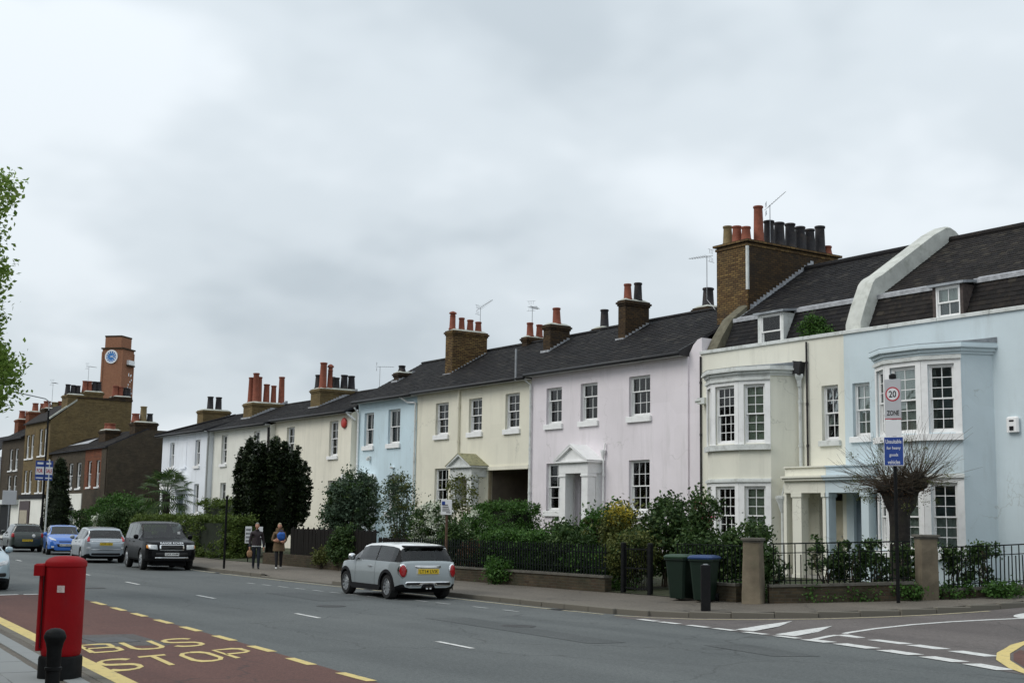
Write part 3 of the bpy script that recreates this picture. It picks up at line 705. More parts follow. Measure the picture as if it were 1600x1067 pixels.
def pot(parent, x, y, z, h_, r, kind):
    key = (round(h_, 2), round(r, 2), kind)
    if key not in pot_cache:
        b = MB(); mat = {'r': M['pot_r'], 'd': M['pot_d'], 'b': M['pot_b']}[kind[0]]
        if len(kind) > 1 and kind[1] == 'c':      # capped cowl
            b.lathe([(r*1.15, 0), (r*1.15, .06), (r*.95, .1), (r*.85, h_*.72), (r*1.0, h_*.74), (r*.8, h_*.76), (r*.8, h_*.86), (r*1.2, h_*.87), (r*1.05, h_*.94), (r*.3, h_)], 12)
        else:
            b.lathe([(r*1.18, -.03), (r*1.18, .05), (r*1.05, .08), (r*.88, h_-.1), (r*.9, h_-.085), (r*1.02, h_-.07), (r*1.04, h_-.02), (r*.96, h_), (r*.76, h_), (r*.74, h_-.25)], 12)
        me = b.mesh('chimney_pot', mat, True); me.set_sharp_from_angle(angle=rad(50)); pot_cache[key] = me
    o = bpy.data.objects.new('chimney_pot', pot_cache[key]); COL.objects.link(o); o.location = (x, y, z); o.rotation_euler = (RND.uniform(-.02, .02), RND.uniform(-.02, .02), RND.uniform(0, 6)); adopt(o, parent); return o
pot_cache = {}
def chimney(parent, x0, x1, y0, y1, zb, zt, mat, pots, flash=None, render=False, name='chimney'):
    b = MB(); b.box(x0, x1, y0, y1, zb, zt-.26)
    for k, (e_, h_) in enumerate(((.035, .075), (.075, .075), (.03, .06))): 
        z = zt-.26+sum((.075, .075, .06)[:k]); b.box(x0-e_, x1+e_, y0-e_, y1+e_, z, z+h_)
    o = b.build(name, mat, parent)
    c = MB()     # mortar flaunching
    c.add([(x0-.02, y0-.02, zt-.05), (x1+.02, y0-.02, zt-.05), (x1+.02, y1+.02, zt-.05), (x0-.02, y1+.02, zt-.05), (x0+.12, y0+.12, zt+.04), (x1-.12, y0+.12, zt+.04), (x1-.12, y1-.12, zt+.04), (x0+.12, y1-.12, zt+.04)],
          ((3, 2, 1, 0), (4, 5, 6, 7), (0, 1, 5, 4), (1, 2, 6, 5), (2, 3, 7, 6), (3, 0, 4, 7)))
    c.build('flaunching', M['coping'], o)
    for p in pots: pot(o, p[0], p[1], zt, *p[2:])
    if flash:        # stepped lead along the roof slope: (z at y0, dz/dy)
        z_, k_ = flash; f = MB(); n = max(2, int((y1-y0)/.15)); st = (y1-y0)/n
        for i in range(n): 
            ya = y0+i*st; za = z_+k_*(ya-y0); f.box(x1+.004, x1+.014, ya, ya+st, za-.05, za+.05+k_*st)
        f.box(x0-.04, x1+.04, y0-.12, y0-.005, z_-.1, z_+.04)
        f.build('flashing', M['flash'], o)
    return o
def pipe(parent, pts, r=.04, mat=None, name='downpipe', brackets=True):
    b = MB(); b.tube(pts, r, 8)
    if brackets:
        a = Vector(pts[0])
        for p, q in zip(pts, pts[1:]):
            p, q = Vector(p), Vector(q); d = q-p
            if abs(d.z) > 1.2:
                n = int(abs(d.z)/1.8)+1
                for i in range(n): c = p+d*((i+.5)/n); b.lathe([(r*1.35, -.04), (r*1.35, .04)], 8, c)
    return autosmooth(b.build(name, mat or M['offwhite'], parent))
def aerial(parent, base, top, head='yagi', ang=0.6, tilt=0):
    b = MB(); b.tube([base, top], .014, 6)
    T = Vector(top); d = Vector((math.cos(ang), math.sin(ang), tilt)).normalized(); n = Vector((-math.sin(ang), math.cos(ang), 0))
    b.tube([T-d*.25, T+d*.75], .01, 6)
    for i in range(8): c = T+d*(-.05+i*.1); l = .22-.012*i; b.tube([c-n*l, c+n*l], .006, 5)
    z = Vector((0, 0, .22)); c = T-d*.18
    for s in (-1, 1):
        for k in (-.09, 0, .09): b.tube([c+z*s*.3+n*k, c+z*s+n*k*1.2], .006, 5)
        b.tube([c+z*s-n*.2, c+z*s+n*.2], .006, 5)
    return b.build('aerial', M['metal'], parent)
def gable_house(name, label, X0, X1, Yf, eave, Yr, zr, mat, wins, group=None, extra_holes=(), over=.36, base=None, slate=None, hipL=False, gutter=True, rec_edges=(0, 0), overR=.0, overL=.0):
    """two-storey terrace house; wins: (x0,x1,z0,z1,dict)"""
    base = base if base is not None else tz((X0+X1)/2, Yf)+.13
    h = thing(name, label, 'house', ((X0+X1)/2, Yf, base), group)
    Yb = 2*Yr-Yf; b = MB()
    holes = [w_[:4] for w_ in wins]+list(extra_holes)
    holed(b, X0, X1, .1, eave, Yf, holes)
    b.quad((X1, Yf, .1), (X1, Yb, .1), (X1, Yb, eave), (X1, Yf, eave)); b.quad((X0, Yb, .1), (X0, Yf, .1), (X0, Yf, eave), (X0, Yb, eave)); b.quad((X1, Yb, .1), (X0, Yb, .1), (X0, Yb, eave), (X1, Yb, eave))
    k = (zr-eave)/(Yr-Yf)
    ze = zr-.12
    for X, skip in ((X1, False), (X0, hipL)):
        if not skip: b.poly([(X, Yf, eave), (X, Yb, eave), (X, Yr, ze)])
    b.quad((X0, Yf, .15), (X1, Yf, .15), (X1, Yb, .15), (X0, Yb, .15))
    wall = b.build('wall', mat, h)
    r = MB(); Ye = Yf-over; zeav = eave+.1
    kk = (zr-zeav)/(Yr-Ye); XL, XR = X0-overL, X1+overR
    XrL = X0+3.2 if hipL else XL
    t = .09
    def slab(p):  # roof slab from a polygon
        n = len(p); q = [(x, y, z-t) for x, y, z in p]
        r.add(list(p)+q, [tuple(range(n)), tuple(reversed(range(n, 2*n)))]+[(i, n+i, n+(i+1) % n, (i+1) % n) for i in range(n)])
    slab([(XL, Ye, zeav), (XR, Ye, zeav), (XR, Yr, zr), (XrL, Yr, zr)])
    slab([(XR, Yb+over, zeav), (XL, Yb+over, zeav), (XrL, Yr, zr), (XR, Yr, zr)])
    if hipL: slab([(XL, Yb+over, zeav), (XL, Ye, zeav), (XrL, Yr, zr)])
    roof = r.build('roof', M['deck'], h)
    ln = math.hypot(Yr-Ye, zr-zeav)
    keep = None
    if hipL: keep = lambda p: (p.x-XL) > (p.y-Ye)/(Yr-Ye)*(XrL-XL)
    sl = MB(); slates(sl, (XL, Ye, zeav), (1, 0, 0), (0, Yr-Ye, zr-zeav), XR-XL, ln, keep=keep)
    if hipL: 
        keep2 = lambda p: min(p.y-Ye, Yb+over-p.y)/(Yr-Ye) > (p.x-XL)/(XrL-XL)
        slates(sl, (XL, Yb+over, zeav), (0, -1, 0), (XrL-XL, 0, zr-zeav), Yb+over-Ye, math.hypot(XrL-XL, zr-zeav), keep=keep2)
    s_ = stuff(sl.build('slates', slate or M['slate'], roof))
    rt = MB(); n = int((XR-XrL)/.45)
    for i in range(n): 
        xa = XrL+(XR-XrL)*i/n; xb = XrL+(XR-XrL)*(i+1)/n-.012
        rt.add([(xa, Yr-.13, zr-.02), (xb, Yr-.13, zr-.02), (xb, Yr-.06, zr+.065), (xa, Yr-.06, zr+.065), (xa, Yr+.06, zr+.065), (xb, Yr+.06, zr+.065), (xa, Yr+.13, zr-.02), (xb, Yr+.13, zr-.02)],
               ((0, 1, 2, 3), (3, 2, 5, 4), (4, 5, 7, 6), (0, 3, 4, 6), (1, 7, 5, 2)))
    stuff(rt.build('ridge_tiles', slate or M['slate'], roof))
    if hipL:
        hp = MB(); hp.tube([(XL, Ye, zeav+.05), (XrL, Yr, zr+.05)], .07, 6); hp.build('hip_tiles', slate or M['slate'], roof)
    so = MB(); so.box(XL+.01, XR-.01, Ye+.07, Yf-.004, eave+.005, eave+.035); so.box(XL+.01, XR-.01, Ye+.05, Ye+.07, eave-.02, eave+.085)
    so.build('soffit', M['soffit'], h)
    if gutter:
        g = MB(); g.tube([(XL, Ye-.03, eave+.045), (XR, Ye-.03, eave+.045)], .062, 8); g.build('gutter', M['gutter'], h, True)
    for (x0, x1, z0, z1, kw) in wins:
        sash(h, (x0, Yf, z0), 0, x1-x0, z1-z0, **kw)
    return h

# ------------------------------------------------------------------ lilac house
T9 = dict(rec=.12, sill=.2)
lil = gable_house('lilac_house', 'lilac rendered house with white pedimented porch and slate roof', -41.78, -32.72, 29.5, 7.6, 33, 9.85, M['pink'],
    [(-40.77, -39.78, 5.70, 7.09, dict(cols=2, rt=1, rb=2, split=.66, curtain=SIDE, **T9)), (-38.61, -37.6, 5.70, 7.10, dict(cols=2, rt=1, rb=2, split=.66, curtain=[('blind', .02, .98, .02, .66)], **T9)), (-35.8, -34.65, 5.71, 7.13, dict(cols=3, rt=1, rb=2, split=.63, **T9)),
     (-40.72, -39.6, 2.43, 4.21, dict(cols=2, rt=2, rb=2, curtain=NET, **T9)), (-35.79, -34.67, 2.40, 4.19, dict(cols=3, rt=2, rb=2, **T9))],
    extra_holes=[(-38.62, -37.62, 1.2, 3.7)])
b = MB(); b.prism_y([(-32.72, .1), (-32.095, .1), (-32.095, 8.15), (-32.3, 8.1), (-32.5, 7.95), (-32.72, 7.65)], 29.56, 33.5); b.build('link_wall', M['pink'], lil)
b = MB(); b.prism_x([(29.1, 7.58), (29.1, 7.74), (30.0, 8.2), (30.0, 7.58)], -32.76, -32.70); b.build('eaves_end_board', M['gutter'], lil)
def porch(h, X0, X1, Yf, Yw, zc, ze, zp, zap, zb, mat, colw, side_mat=None, topmat=None, Xp=(.25, .1)):
    p = MB(); p.box(X0, X1, Yf, Yw+.02, zc, ze); p.box(X0-.05, X1+.05, Yf-.05, Yw+.01, ze, ze+.035); p.box(X0-.12, X1+.12, Yf-.12, Yw+.005, ze+.035, ze+.09)
    xa, xb = X0-.18, X1+.12; xm = (xa+xb)/2
    # open-bed pediment: tympanum and raking cornices, roof carried back to the wall
    p.prism_y([(xa+.12, ze+.09), (xb-.12, ze+.09), (xm, zap-.08)], Yf-.03, Yw)
    for s, xe in ((-1, xa), (1, xb)):
        d = Vector((xm-xe, zap-ze-.09)).normalized(); n_ = Vector((-d.y, d.x))*(1 if s < 0 else -1)
        q0 = Vector((xe, ze+.092)); q1 = Vector((xm, zap)); th = .07
        p.prism_y([tuple(q0), (q0.x+(.12 if s < 0 else -.12), q0.y), (xm, zap-.085), tuple(q1)], Yf-.13, Yw)
    o = p.build('porch', mat, h)
    for x in (X0+.03, X1-.03-colw):
        c = MB(); c.box(x, x+colw, Yf+.02, Yf+.02+colw, zb, zc-.12); c.box(x-.035, x+colw+.035, Yf-.012, Yf+.055+colw, zc-.12, zc-.06); c.box(x-.02, x+colw+.02, Yf+.0, Yf+.04+colw, zc-.06, zc-.002); c.box(x-.03, x+colw+.03, Yf-.01, Yf+.05+colw, zb-.02, zb+.14)
        c.build('column', mat, o)
    for x in (X0+.05, X1-.17):
        c = MB(); c.box(x, x+.12, Yf+.05+colw, Yw+.02, zb, zc-.003); c.build('side_wall', side_mat or mat, o)
    r = MB()
    for s, xe in ((-1, xa), (1, xb)):
        r.prism_y([(xe-.02*(-s)*-1, ze+.094), (xm, zap+.002), (xm, zap+.03), (xe+s*.03, ze+.115)], Yf-.14, Yw)
    r.build('porch_roof', topmat or mat, o)
    return o
po = porch(lil, -39.05, -37.3, 28.85, 29.5, 3.77, 4.12, 4.22, 4.80, 1.15, M['white'], .36)
def door(h, x0, x1, z0, z1, Y, mat, fan=True, panels=4):
    d = MB(); d.box(x0, x1, Y, Y+.05, z0, z1); w_ = x1-x0
    for i in range(2):
        for j in range(panels//2):
            xa = x0+.1+i*(w_/2-.04); za = z0+.12+j*((z1-z0)/(panels//2)-.04); d.box(xa, xa+w_/2-.16, Y-.014, Y-.001, za, za+(z1-z0)/(panels//2)-.2)
    o = d.build('door', mat, h)
    k = MB(); k.lathe([(.03, 0), (.03, .03), (.012, .04)], 10, (x1-.12, Y-.04, (z0+z1)/2)); k.build('handle', M['metal'], o)
    return o
M['door_g'] = plain('grey_door_paint', (.16, .17, .17), .45, .1)
M['door_b'] = plain('slate_blue_door_paint', (.16, .2, .23), .45, .1)
M['door_c'] = plain('stone_coloured_door_paint', (.42, .39, .3), .5, .1)
M['step'] = plain('stone_step', (.3, .29, .26), .9, .2, 3, .3)
door(lil, -38.62, -37.62, 1.2, 3.5, 29.62, M['door_g'])
b = MB()
for i in range(5): b.box(-39.0, -37.35, 28.85-.28*(i+1), 29.48-.28*i if i == 0 else 28.85-.28*i, .3, 1.18-.17*i)
st = b.build('steps', M['step'], lil)
b = MB(); b.tube([(-39.05, 28.6, 2.05), (-39.05, 27.4, 1.35), (-39.05, 27.3, 1.25)], .018, 6)
for i in range(5): y = 28.55-.27*i; b.tube([(-39.05, y, .35), (-39.05, y, 2.03-.16*i)], .01, 6)
b.build('handrail', M['black'], lil)
pipe(lil, [(-37.13, 29.42, 4.35), (-37.13, 29.42, .5)], .035, M['white']); 
b = MB(); b.lathe([(.04, -.18), (.09, -.02), (.11, .05), (.11, .1), (.06, .1)], 8, (-37.13, 29.4, 4.5)); b.tube([(-37.05, 29.44, 4.85), (-37.1, 29.42, 4.6)], .03, 6); b.build('hopper', M['white'], lil)
pipe(lil, [(-41.95, 29.2, 7.55), (-41.72, 29.42, 7.3), (-41.72, 29.42, 2.3), (-41.6, 29.38, 2.1), (-41.6, 29.38, .6)], .045, M['offwhite'])
chimney(lil, -38.83, -38.40, 31.45, 32.63, 8.3, 10.52, M['brick_d'], [(-38.62, 31.75, .62, .15, 'r'), (-38.62, 32.25, .72, .16, 'd')], (8.95, .571))
chimney(lil, -37.6, -36.8, 34.2, 35.0, 8.8, 10.36, M['brick_d'], [(-37.2, 34.6, .75, .22, 'd')])

# ------------------------------------------------------------------ cream house with the carriage arch
yel = gable_house('cream_archway_house', 'cream rendered house with mossy pedimented porch beside a dark carriage arch', -50.6, -41.785, 29.5, 7.52, 33, 9.8, M['yellow'],
    [(-48.99, -47.93, 5.66, 7.05, dict(cols=2, rt=2, rb=2, curtain=NET, **T9)), (-46.3, -45.3, 5.65, 7.06, dict(cols=2, rt=2, rb=2, curtain=SIDE, **T9)), (-43.58, -42.58, 5.65, 7.08, dict(cols=2, rt=2, rb=2, curtain=SIDE, **T9)),
     (-48.95, -47.83, 2.42, 4.22, dict(cols=3, rt=2, rb=2, curtain=NET, **T9))],
    extra_holes=[(-44.77, -41.92, .2, 4.04), (-46.05, -45.15, 1.3, 3.6)])
b = MB()   # walls of the covered carriage way
b.box(-44.87, -44.77, 29.72, 36.3, .2, 4.15); b.box(-41.92, -41.82, 29.72, 36.3, .2, 4.15); b.box(-44.87, -41.82, 29.72, 36.3, 4.15, 4.25); b.box(-44.87, -41.82, 36.3, 36.4, .2, 4.15)
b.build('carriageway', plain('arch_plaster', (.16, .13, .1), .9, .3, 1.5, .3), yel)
b = MB(); b.box(-44.768, -44.70, 29.53, 29.66, .3, 4.03); b.build('arch_jamb', plain('mellow_stone', (.28, .23, .15), .9, .25, 4, .3), yel)
b = MB(); b.box(-44.9, -41.86, 29.44, 29.5, 4.05, 4.2); b.build('lintel_band', M['yellow'], yel)
po = porch(yel, -46.5, -44.85, 28.76, 29.5, 3.78, 4.12, 4.2, 4.72, 1.3, M['offwhite'], .34, M['yellow'], plain('mossy_porch_roof', (.26, .25, .15), .95, .4, 8, .5, 30, dirt=(.1, .11, .04), dirt_amt=.7, dirt_scale=9))
door(yel, -46.05, -45.15, 1.3, 3.5, 29.62, M['door_g'])
b = MB(); pr = [(-46.9, .3), (-44.85, .3), (-44.85, 2.62), (-45.1, 2.62), (-45.35, 2.57), (-45.6, 2.45), (-45.85, 2.32), (-46.1, 2.23), (-46.4, 2.18), (-46.9, 2.17)]
b.prism_y(pr, 28.58, 28.70); c = MB()
tp = pr[2:]; 
for (xa, za), (xb, zb) in zip(tp, tp[1:]): c.prism_y([(xa, za), (xb, zb), (xb, zb+.05), (xa, za+.05)], 28.54, 28.73)
sw_ = b.build('stair_wall', M['yellow'], yel); c.build('wall_coping', M['offwhite'], sw_)
b = MB(); b.box(-44.85, -44.73, 28.7, 29.48, .3, 2.6); b.build('stair_return_wall', M['yellow'], yel)
b = MB()
for i in range(5): b.box(-47.9-.28*i, -46.5 if i == 0 else -47.9-.28*(i-1)-.0, 28.72, 29.45, .3, 1.3-.18*i)
b.box(-46.5, -44.9, 28.72, 29.49, .3, 1.28); b.build('steps', M['step'], yel)
pipe(yel, [(-47.0, 29.42, 7.5), (-47.0, 29.42, 4.6)], .05, M['yellow']); pipe(yel, [(-50.62, 29.42, 7.2), (-50.62, 29.42, .6)], .045, M['offwhite'])
pipe(yel, [(-42.3, 29.1, 7.5), (-42.3, 29.1, 8.75)], .045, M['metal'], 'vent_pipe', False)
chimney(yel, -43.95, -43.45, 31.6, 32.6, 8.4, 10.18, M['brick_d'], [(-43.7, 32.1, .7, .17, 'r')], (9.0, .571))
chimney(yel, -47.1, -46.7, 32.7, 33.9, 9, 10.1, M['brick_d'], [(-46.9, 33.0, .62, .15, 'r'), (-46.9, 33.5, .58, .15, 'r')])
big = chimney(yel, -50.49, -49.89, 30.84, 32.70, 8, 10.58, M['brick_y'], [(-50.2, 31.0, .85, .15, 'rc'), (-50.2, 31.5, .6, .14, 'r'), (-50.2, 31.95, .55, .15, 'r'), (-50.2, 32.4, .5, .15, 'r')], (8.52, .571))
chimney(yel, -44.25, -43.55, 34.4, 35.2, 8.8, 10.32, M['brick_d'], [(-43.9, 34.8, .8, .18, 'd')])
aerial(yel, (-50.2, 32.5, 10.6), (-50.2, 32.5, 11.75), ang=.4, tilt=.5); aerial(yel, (-46.9, 33.1, 10.1), (-46.9, 33.1, 11.45), ang=2.2)

# ------------------------------------------------------------------ sky-blue house
lbl = gable_house('sky_blue_house', 'narrow sky blue rendered house between the two cream houses', -56.17, -50.605, 29.5, 7.48, 33, 9.75, M['lblue'],
    [(-55.54, -54.61, 5.44, 7.01, dict(cols=2, rt=1, rb=1, curtain=NET, **T9)), (-53.21, -52.1, 5.45, 7.03, dict(cols=2, rt=1, rb=1, curtain=NET, **T9)), (-53.11, -52.06, 2.35, 4.03, dict(cols=3, rt=2, rb=2, curtain=SIDE, **T9))],
    extra_holes=[(-55.6, -54.6, 1.0, 3.4)])
door(lbl, -55.6, -54.6, 1.0, 3.2, 29.62, M['door_b'])
b = MB(); b.box(-56.1, -54.1, 28.5, 29.49, 3.62, 3.8); b.prism_y([(-56.1, 3.8), (-54.1, 3.8), (-54.3, 4.1), (-55.9, 4.1)], 28.55, 29.49); b.box(-56.05, -55.95, 28.55, 29.48, .6, 3.62); b.box(-54.25, -54.15, 28.55, 29.48, .6, 3.62); b.build('porch', M['white'], lbl)
pipe(lbl, [(-51.55, 29.12, 7.5), (-51.3, 29.4, 7.25), (-50.66, 29.4, 7.2)], .045, M['white']); pipe(lbl, [(-56.05, 29.2, 7.3), (-56.02, 29.42, 7.0), (-56.02, 29.42, .6)], .045, M['white'])
b = MB(); b.box(-54.95, -54.75, 29.4, 29.5, 4.75, 4.95); b.lathe([(.02, 0), (.07, .03), (.08, .12), (.05, .18)], 8, (-54.85, 29.36, 4.72)); b.build('wall_lamp', M['offwhite'], lbl)
b = MB(); b.lathe([(.03, 0), (.1, .03), (.12, .08), (.02, .1)], 10, (-52.6, 29.42, 4.3)); b.build('bulkhead_lamp', M['white'], lbl)
chimney(lbl, -55.5, -55.0, 31.0, 31.9, 8.2, 9.1, M['brick_d'], [(-55.25, 31.3, .32, .17, 'd')], (8.62, .571))
chimney(lbl, -54.3, -53.0, 33.3, 33.9, 9, 9.5, M['brick_d'], [(-54.1, 33.6, 1.35, .14, 'd'), (-53.65, 33.6, 1.1, .17, 'r'), (-53.15, 33.6, .62, .2, 'dc')])
b = MB(); b.box(-54.32, -53.9, 33.42, 33.8, 10.62, 10.9); b.lathe([(.2, 0), (.03, .08)], 8, (-54.1, 33.6, 10.9)); b.build('cowl', M['metal'], lbl)

# ------------------------------------------------------------------ warm cream, off-white and white houses further along
S9 = dict(rec=.12, sill=.16)
cre = gable_house('warm_cream_house', 'plain warm cream house with a red alarm bell, behind the dark yew', -64.9, -56.18, 29.14, 7.05, 32.6, 8.7, M['cream'],
    [(-63.44, -62.5, 5.04, 6.71, dict(cols=2, rt=2, rb=2, **S9)), (-58.49, -57.56, 5.04, 6.76, dict(cols=2, rt=2, rb=2, curtain=SIDE, **S9)), (-58.48, -57.56, 2.1, 3.86, dict(cols=2, rt=2, rb=2, **S9)), (-63.44, -62.5, 2.1, 3.86, dict(cols=2, rt=2, rb=2, **S9))])
b = MB(); b.lathe([(.05, 0), (.24, .02), (.26, .06), (.22, .1), (.08, .13)], 14); b.build('alarm_bell', plain('alarm_red', (.5, .05, .04), .4, .05), cre, True, loc=(-56.85, 29.13, 6.6), rot=(math.pi/2, 0, 0))
pipe(cre, [(-56.3, 28.9, 7.05), (-56.1, 29.3, 6.7)], .05, M['white'])
chimney(cre, -63.58, -62.46, 30.5, 32.7, 7.4, 8.85, M['brick_b'], [(-63.3, 30.8, .75, .2, 'd'), (-62.7, 30.75, 1.35, .19, 'r'), (-62.7, 31.15, 1.3, .15, 'rc'), (-62.8, 31.6, .62, .18, 'd'), (-62.8, 32.05, .8, .19, 'd'), (-62.8, 32.5, .78, .19, 'd'), (-63.3, 31.6, .7, .18, 'd')], (7.82, .475))
aerial(cre, (-61.5, 33.5, 8.0), (-61.5, 33.5, 10.1), ang=1.0)
off = gable_house('off_white_house', 'off-white rendered house half hidden behind the dark yew', -72.84, -64.905, 28.85, 6.9, 32.3, 8.55, M['cream2'],
    [(-71.6, -70.78, 5.0, 6.65, dict(cols=2, rt=2, rb=2, **S9)), (-67.06, -66.25, 5.0, 6.67, dict(cols=2, rt=2, rb=2, **S9)), (-71.5, -70.66, 2.1, 3.94, dict(cols=2, rt=2, rb=2, curtain=SIDE, **S9)), (-67.06, -66.25, 2.1, 3.94, dict(cols=2, rt=2, rb=2, **S9))])
pipe(off, [(-64.98, 28.78, 6.8), (-64.98, 28.78, .6)], .06, M['pot_d'])
chimney(off, -71.86, -70.6, 30.2, 32.4, 7.3, 8.62, M['brick_b'], [(-71.6, 30.5, 1.5, .17, 'r'), (-71.0, 30.75, 1.5, .17, 'r'), (-70.95, 30.55, 1.7, .19, 'r'), (-70.95, 31.2, 1.1, .18, 'r'), (-70.95, 31.65, 1.05, .16, 'r'), (-70.95, 32.15, 1.6, .18, 'r')], (7.7, .475))
chimney(off, -79.0, -78.0, 33.6, 35.0, 7.3, 8.9, M['brick_dk'], [])
b = MB(); b.tube([(-66.8, 34.0, 8), (-66.7, 34, 9.0)], .03, 5)
for i in range(7): a = i*.9; b.tube([(-66.7, 34, 8.9), (-66.7+.25*math.cos(a), 34+.25*math.sin(a), 9.25), (-66.7+.4*math.cos(a), 34+.4*math.sin(a), 9.05)], .05, 5)
b.build('roof_finial', M['pot_d'], off)
whi = gable_house('white_end_house', 'white rendered house with a hipped end, last of the terrace beside the palm', -80.55, -72.845, 28.57, 6.92, 32.0, 8.3, M['white_render'],
    [(-79.2, -78.44, 5.0, 6.51, dict(cols=2, rt=1, rb=1, curtain=NET, **S9)), (-74.94, -74.17, 4.98, 6.51, dict(cols=2, rt=1, rb=1, curtain=NET, **S9)), (-74.82, -74.06, 2.2, 3.92, dict(cols=2, rt=1, rb=1, **S9)), (-79.2, -78.44, 2.2, 3.92, dict(cols=2, rt=1, rb=1, **S9))], hipL=True, overL=.35,
    extra_holes=[(-77.5, -76.5, .9, 3.3)])
door(whi, -77.5, -76.5, .9, 3.1, 28.7, M['door_b'])
b = MB(); b.box(-77.14, -76.3, 28.545, 28.58, 4.97, 6.5); b.box(-77.2, -76.24, 28.47, 28.58, 4.85, 4.96); b.build('blind_window', M['white_render'], whi)
b = MB(); b.box(-78.0, -76.0, 27.6, 28.56, 3.6, 4.0); b.box(-78.1, -75.9, 27.5, 28.55, 4.0, 4.12)
for x in (-77.95, -76.25): b.lathe([(.13, .5), (.12, 3.6)], 10, (x+.1, 27.75, 0))
b.build('porch', M['white'], whi)
b = MB(); b.box(-72.95, -72.8, 28.50, 28.566, .3, 6.9); b.build('corner_strip', plain('grey_render_strip', (.3, .31, .31), .9, .1), whi)
chimney(whi, -80.2, -79.2, 30.6, 32.4, 7.2, 8.75, M['brick_b'], [(-79.6, 31.2, .85, .2, 'd'), (-79.6, 31.75, .85, .2, 'd')], (7.75, .36))
chimney(whi, -85.2, -84.0, 30.2, 31.5, 6.2, 7.75, M['brick_d'], [(-84.5, 30.4, .75, .2, 'd'), (-84.5, 30.85, .75, .2, 'd'), (-84.5, 31.3, .75, .2, 'd')]) if False else None
chimney(whi, -80.1, -79.4, 33.2, 34.6, 6.9, 8.3, M['brick_dk'], [])

# ------------------------------------------------------------------ the mansard pair with bow windows
BAY = [(-24.62, 29.5), (-24.2, 28.8), (-23.5, 28.35), (-22.3, 28.33), (-21.35, 28.72), (-20.95, 29.5)]
def off_poly(pts, d):
    l = [Vector(p) for p in pts]; out = []
    for i, p in enumerate(l):
        a = (p-l[i-1]).normalized() if i else None; c = (l[i+1]-p).normalized() if i < len(l)-1 else None
        na = Vector((a.y, -a.x)) if a else None; nc = Vector((c.y, -c.x)) if c else None
        if na is None: out.append((p.x+nc.x*d*1.0, p.y)); continue
        if nc is None: out.append((p.x+na.x*d, p.y)); continue
        m_ = (na+nc); m_ = m_/max(m_.length_squared/2, .2); out.append((p.x+m_.x*d, p.y+m_.y*d))
    return out
def band(mb, pts, d, z0, z1, Y=29.5):
    q = off_poly(pts, d); mb.prism(q, z0, z1)
def bow(h, dx, mat, floors, cornice_mat):
    P = [(x+dx, y) for x, y in BAY]
    base = MB(); trim = MB(); bay = base.build('x', mat) ; bpy.data.objects.remove(bay)
    body = MB(); surs = [MB() for _ in floors]; sur = surs[0]
    for i, (a, c) in enumerate(zip(P, P[1:])):
        a, c = Vector(a), Vector(c); ln = (c-a).length; ang = math.atan2(c.y-a.y, c.x-a.x)
        T = Matrix.Translation((a.x, a.y, 0)) @ Matrix.Rotation(ang, 4, 'Z')
        body.T = T
        for q_ in surs: q_.T = T
        if 1 <= i <= 3:
            m_ = .17 if i > 1 else .1; hs = [(m_, ln-m_, z0, z1) for z0, z1 in floors]
            holed(body, 0, ln, .2, 6.62, 0, hs, .16)
            for fi_, (z0, z1) in enumerate(floors):
                sur = surs[fi_]
                for xa, xb in ((0.0, m_), (ln-m_, ln)): sur.box(xa, xb, -.035, .02, z0-.03, z1+.12)
                sur.box(m_, ln-m_, -.035, .02, z1, z1+.12)
        else: body.quad((0, 0, .2), (ln, 0, .2), (ln, 0, 6.62), (0, 0, 6.62))
    body.T = None
    body.poly([(x, y, 6.62) for x, y in P])
    o = body.build('bow', mat, h); [q_.build('window_surround', M['white'], o) for q_ in surs]
    for fi, (z0, z1) in enumerate(floors):
        t = MB(); q = P[1:5]; e_ = off_poly(P, .12)[1:5]; inn = off_poly(P, -.1)[1:5]
        t.prism(list(e_)+list(reversed(inn)), z0-.2, z0-.03)
        t.build('bow_sill', M['white'] if dx == 0 else M['offwhite'], o)
        t = MB(); e_ = off_poly(P, .09)[1:5]; t.prism(list(e_)+list(reversed(inn)), z1+.12, z1+.19)
        e_ = off_poly(P, .05)[1:5]; t.prism(list(e_)+list(reversed(inn)), z1+.19, z1+.23); t.build('bow_head', M['offwhite'], o)
    t = MB(); band(t, P, .05, 6.50, 6.57); band(t, P, .11, 6.57, 6.66); band(t, P, .2, 6.66, 6.72); band(t, P, .17, 6.72, 6.80)
    t.build('cornice', cornice_mat, o)
    t = MB(); q = off_poly(P, .18); n = len(q); t.add([(x, y, 6.80) for x, y in q]+[(p[0], 29.49, 6.95) for p in q], [(i, i+1, n+i+1, n+i) for i in range(n-1)]+[tuple(range(n-1, -1, -1))]); t.build('bow_roof', M['lead'], o)
    for i in (1, 2, 3):
        a, c = Vector(P[i]), Vector(P[i+1]); ln = (c-a).length; ang = math.atan2(c.y-a.y, c.x-a.x); d = (c-a).normalized()
        for fi, (z0, z1) in enumerate(floors):
            mg = .17 if i > 1 else .1; p = a+d*mg
            if dx == 0: kw = dict(cols=2, rt=3, rb=3, curtain=[('net', .03, .97, .02, .5 if i != 2 else .98)] if fi == 0 or i != 3 else SIDE)
            else: kw = dict(cols=3 if i == 2 else 2, rt=3, rb=3, curtain=[('blind', .02, .98, .02, .98)] if i == 3 else ([('net', .5, .97, .02, .22)] if i == 2 else None))
            sash(h, (p.x, p.y, z0), ang, ln-2*mg, z1-z0, rec=.05, sill=0, **kw)
    return o
FL = [(1.40, 3.17), (4.46, 6.26)]
def mansard_house(name, label, X0, X1, mat, base):
    h = thing(name, label, 'house', ((X0+X1)/2, 29.5, base)); return h
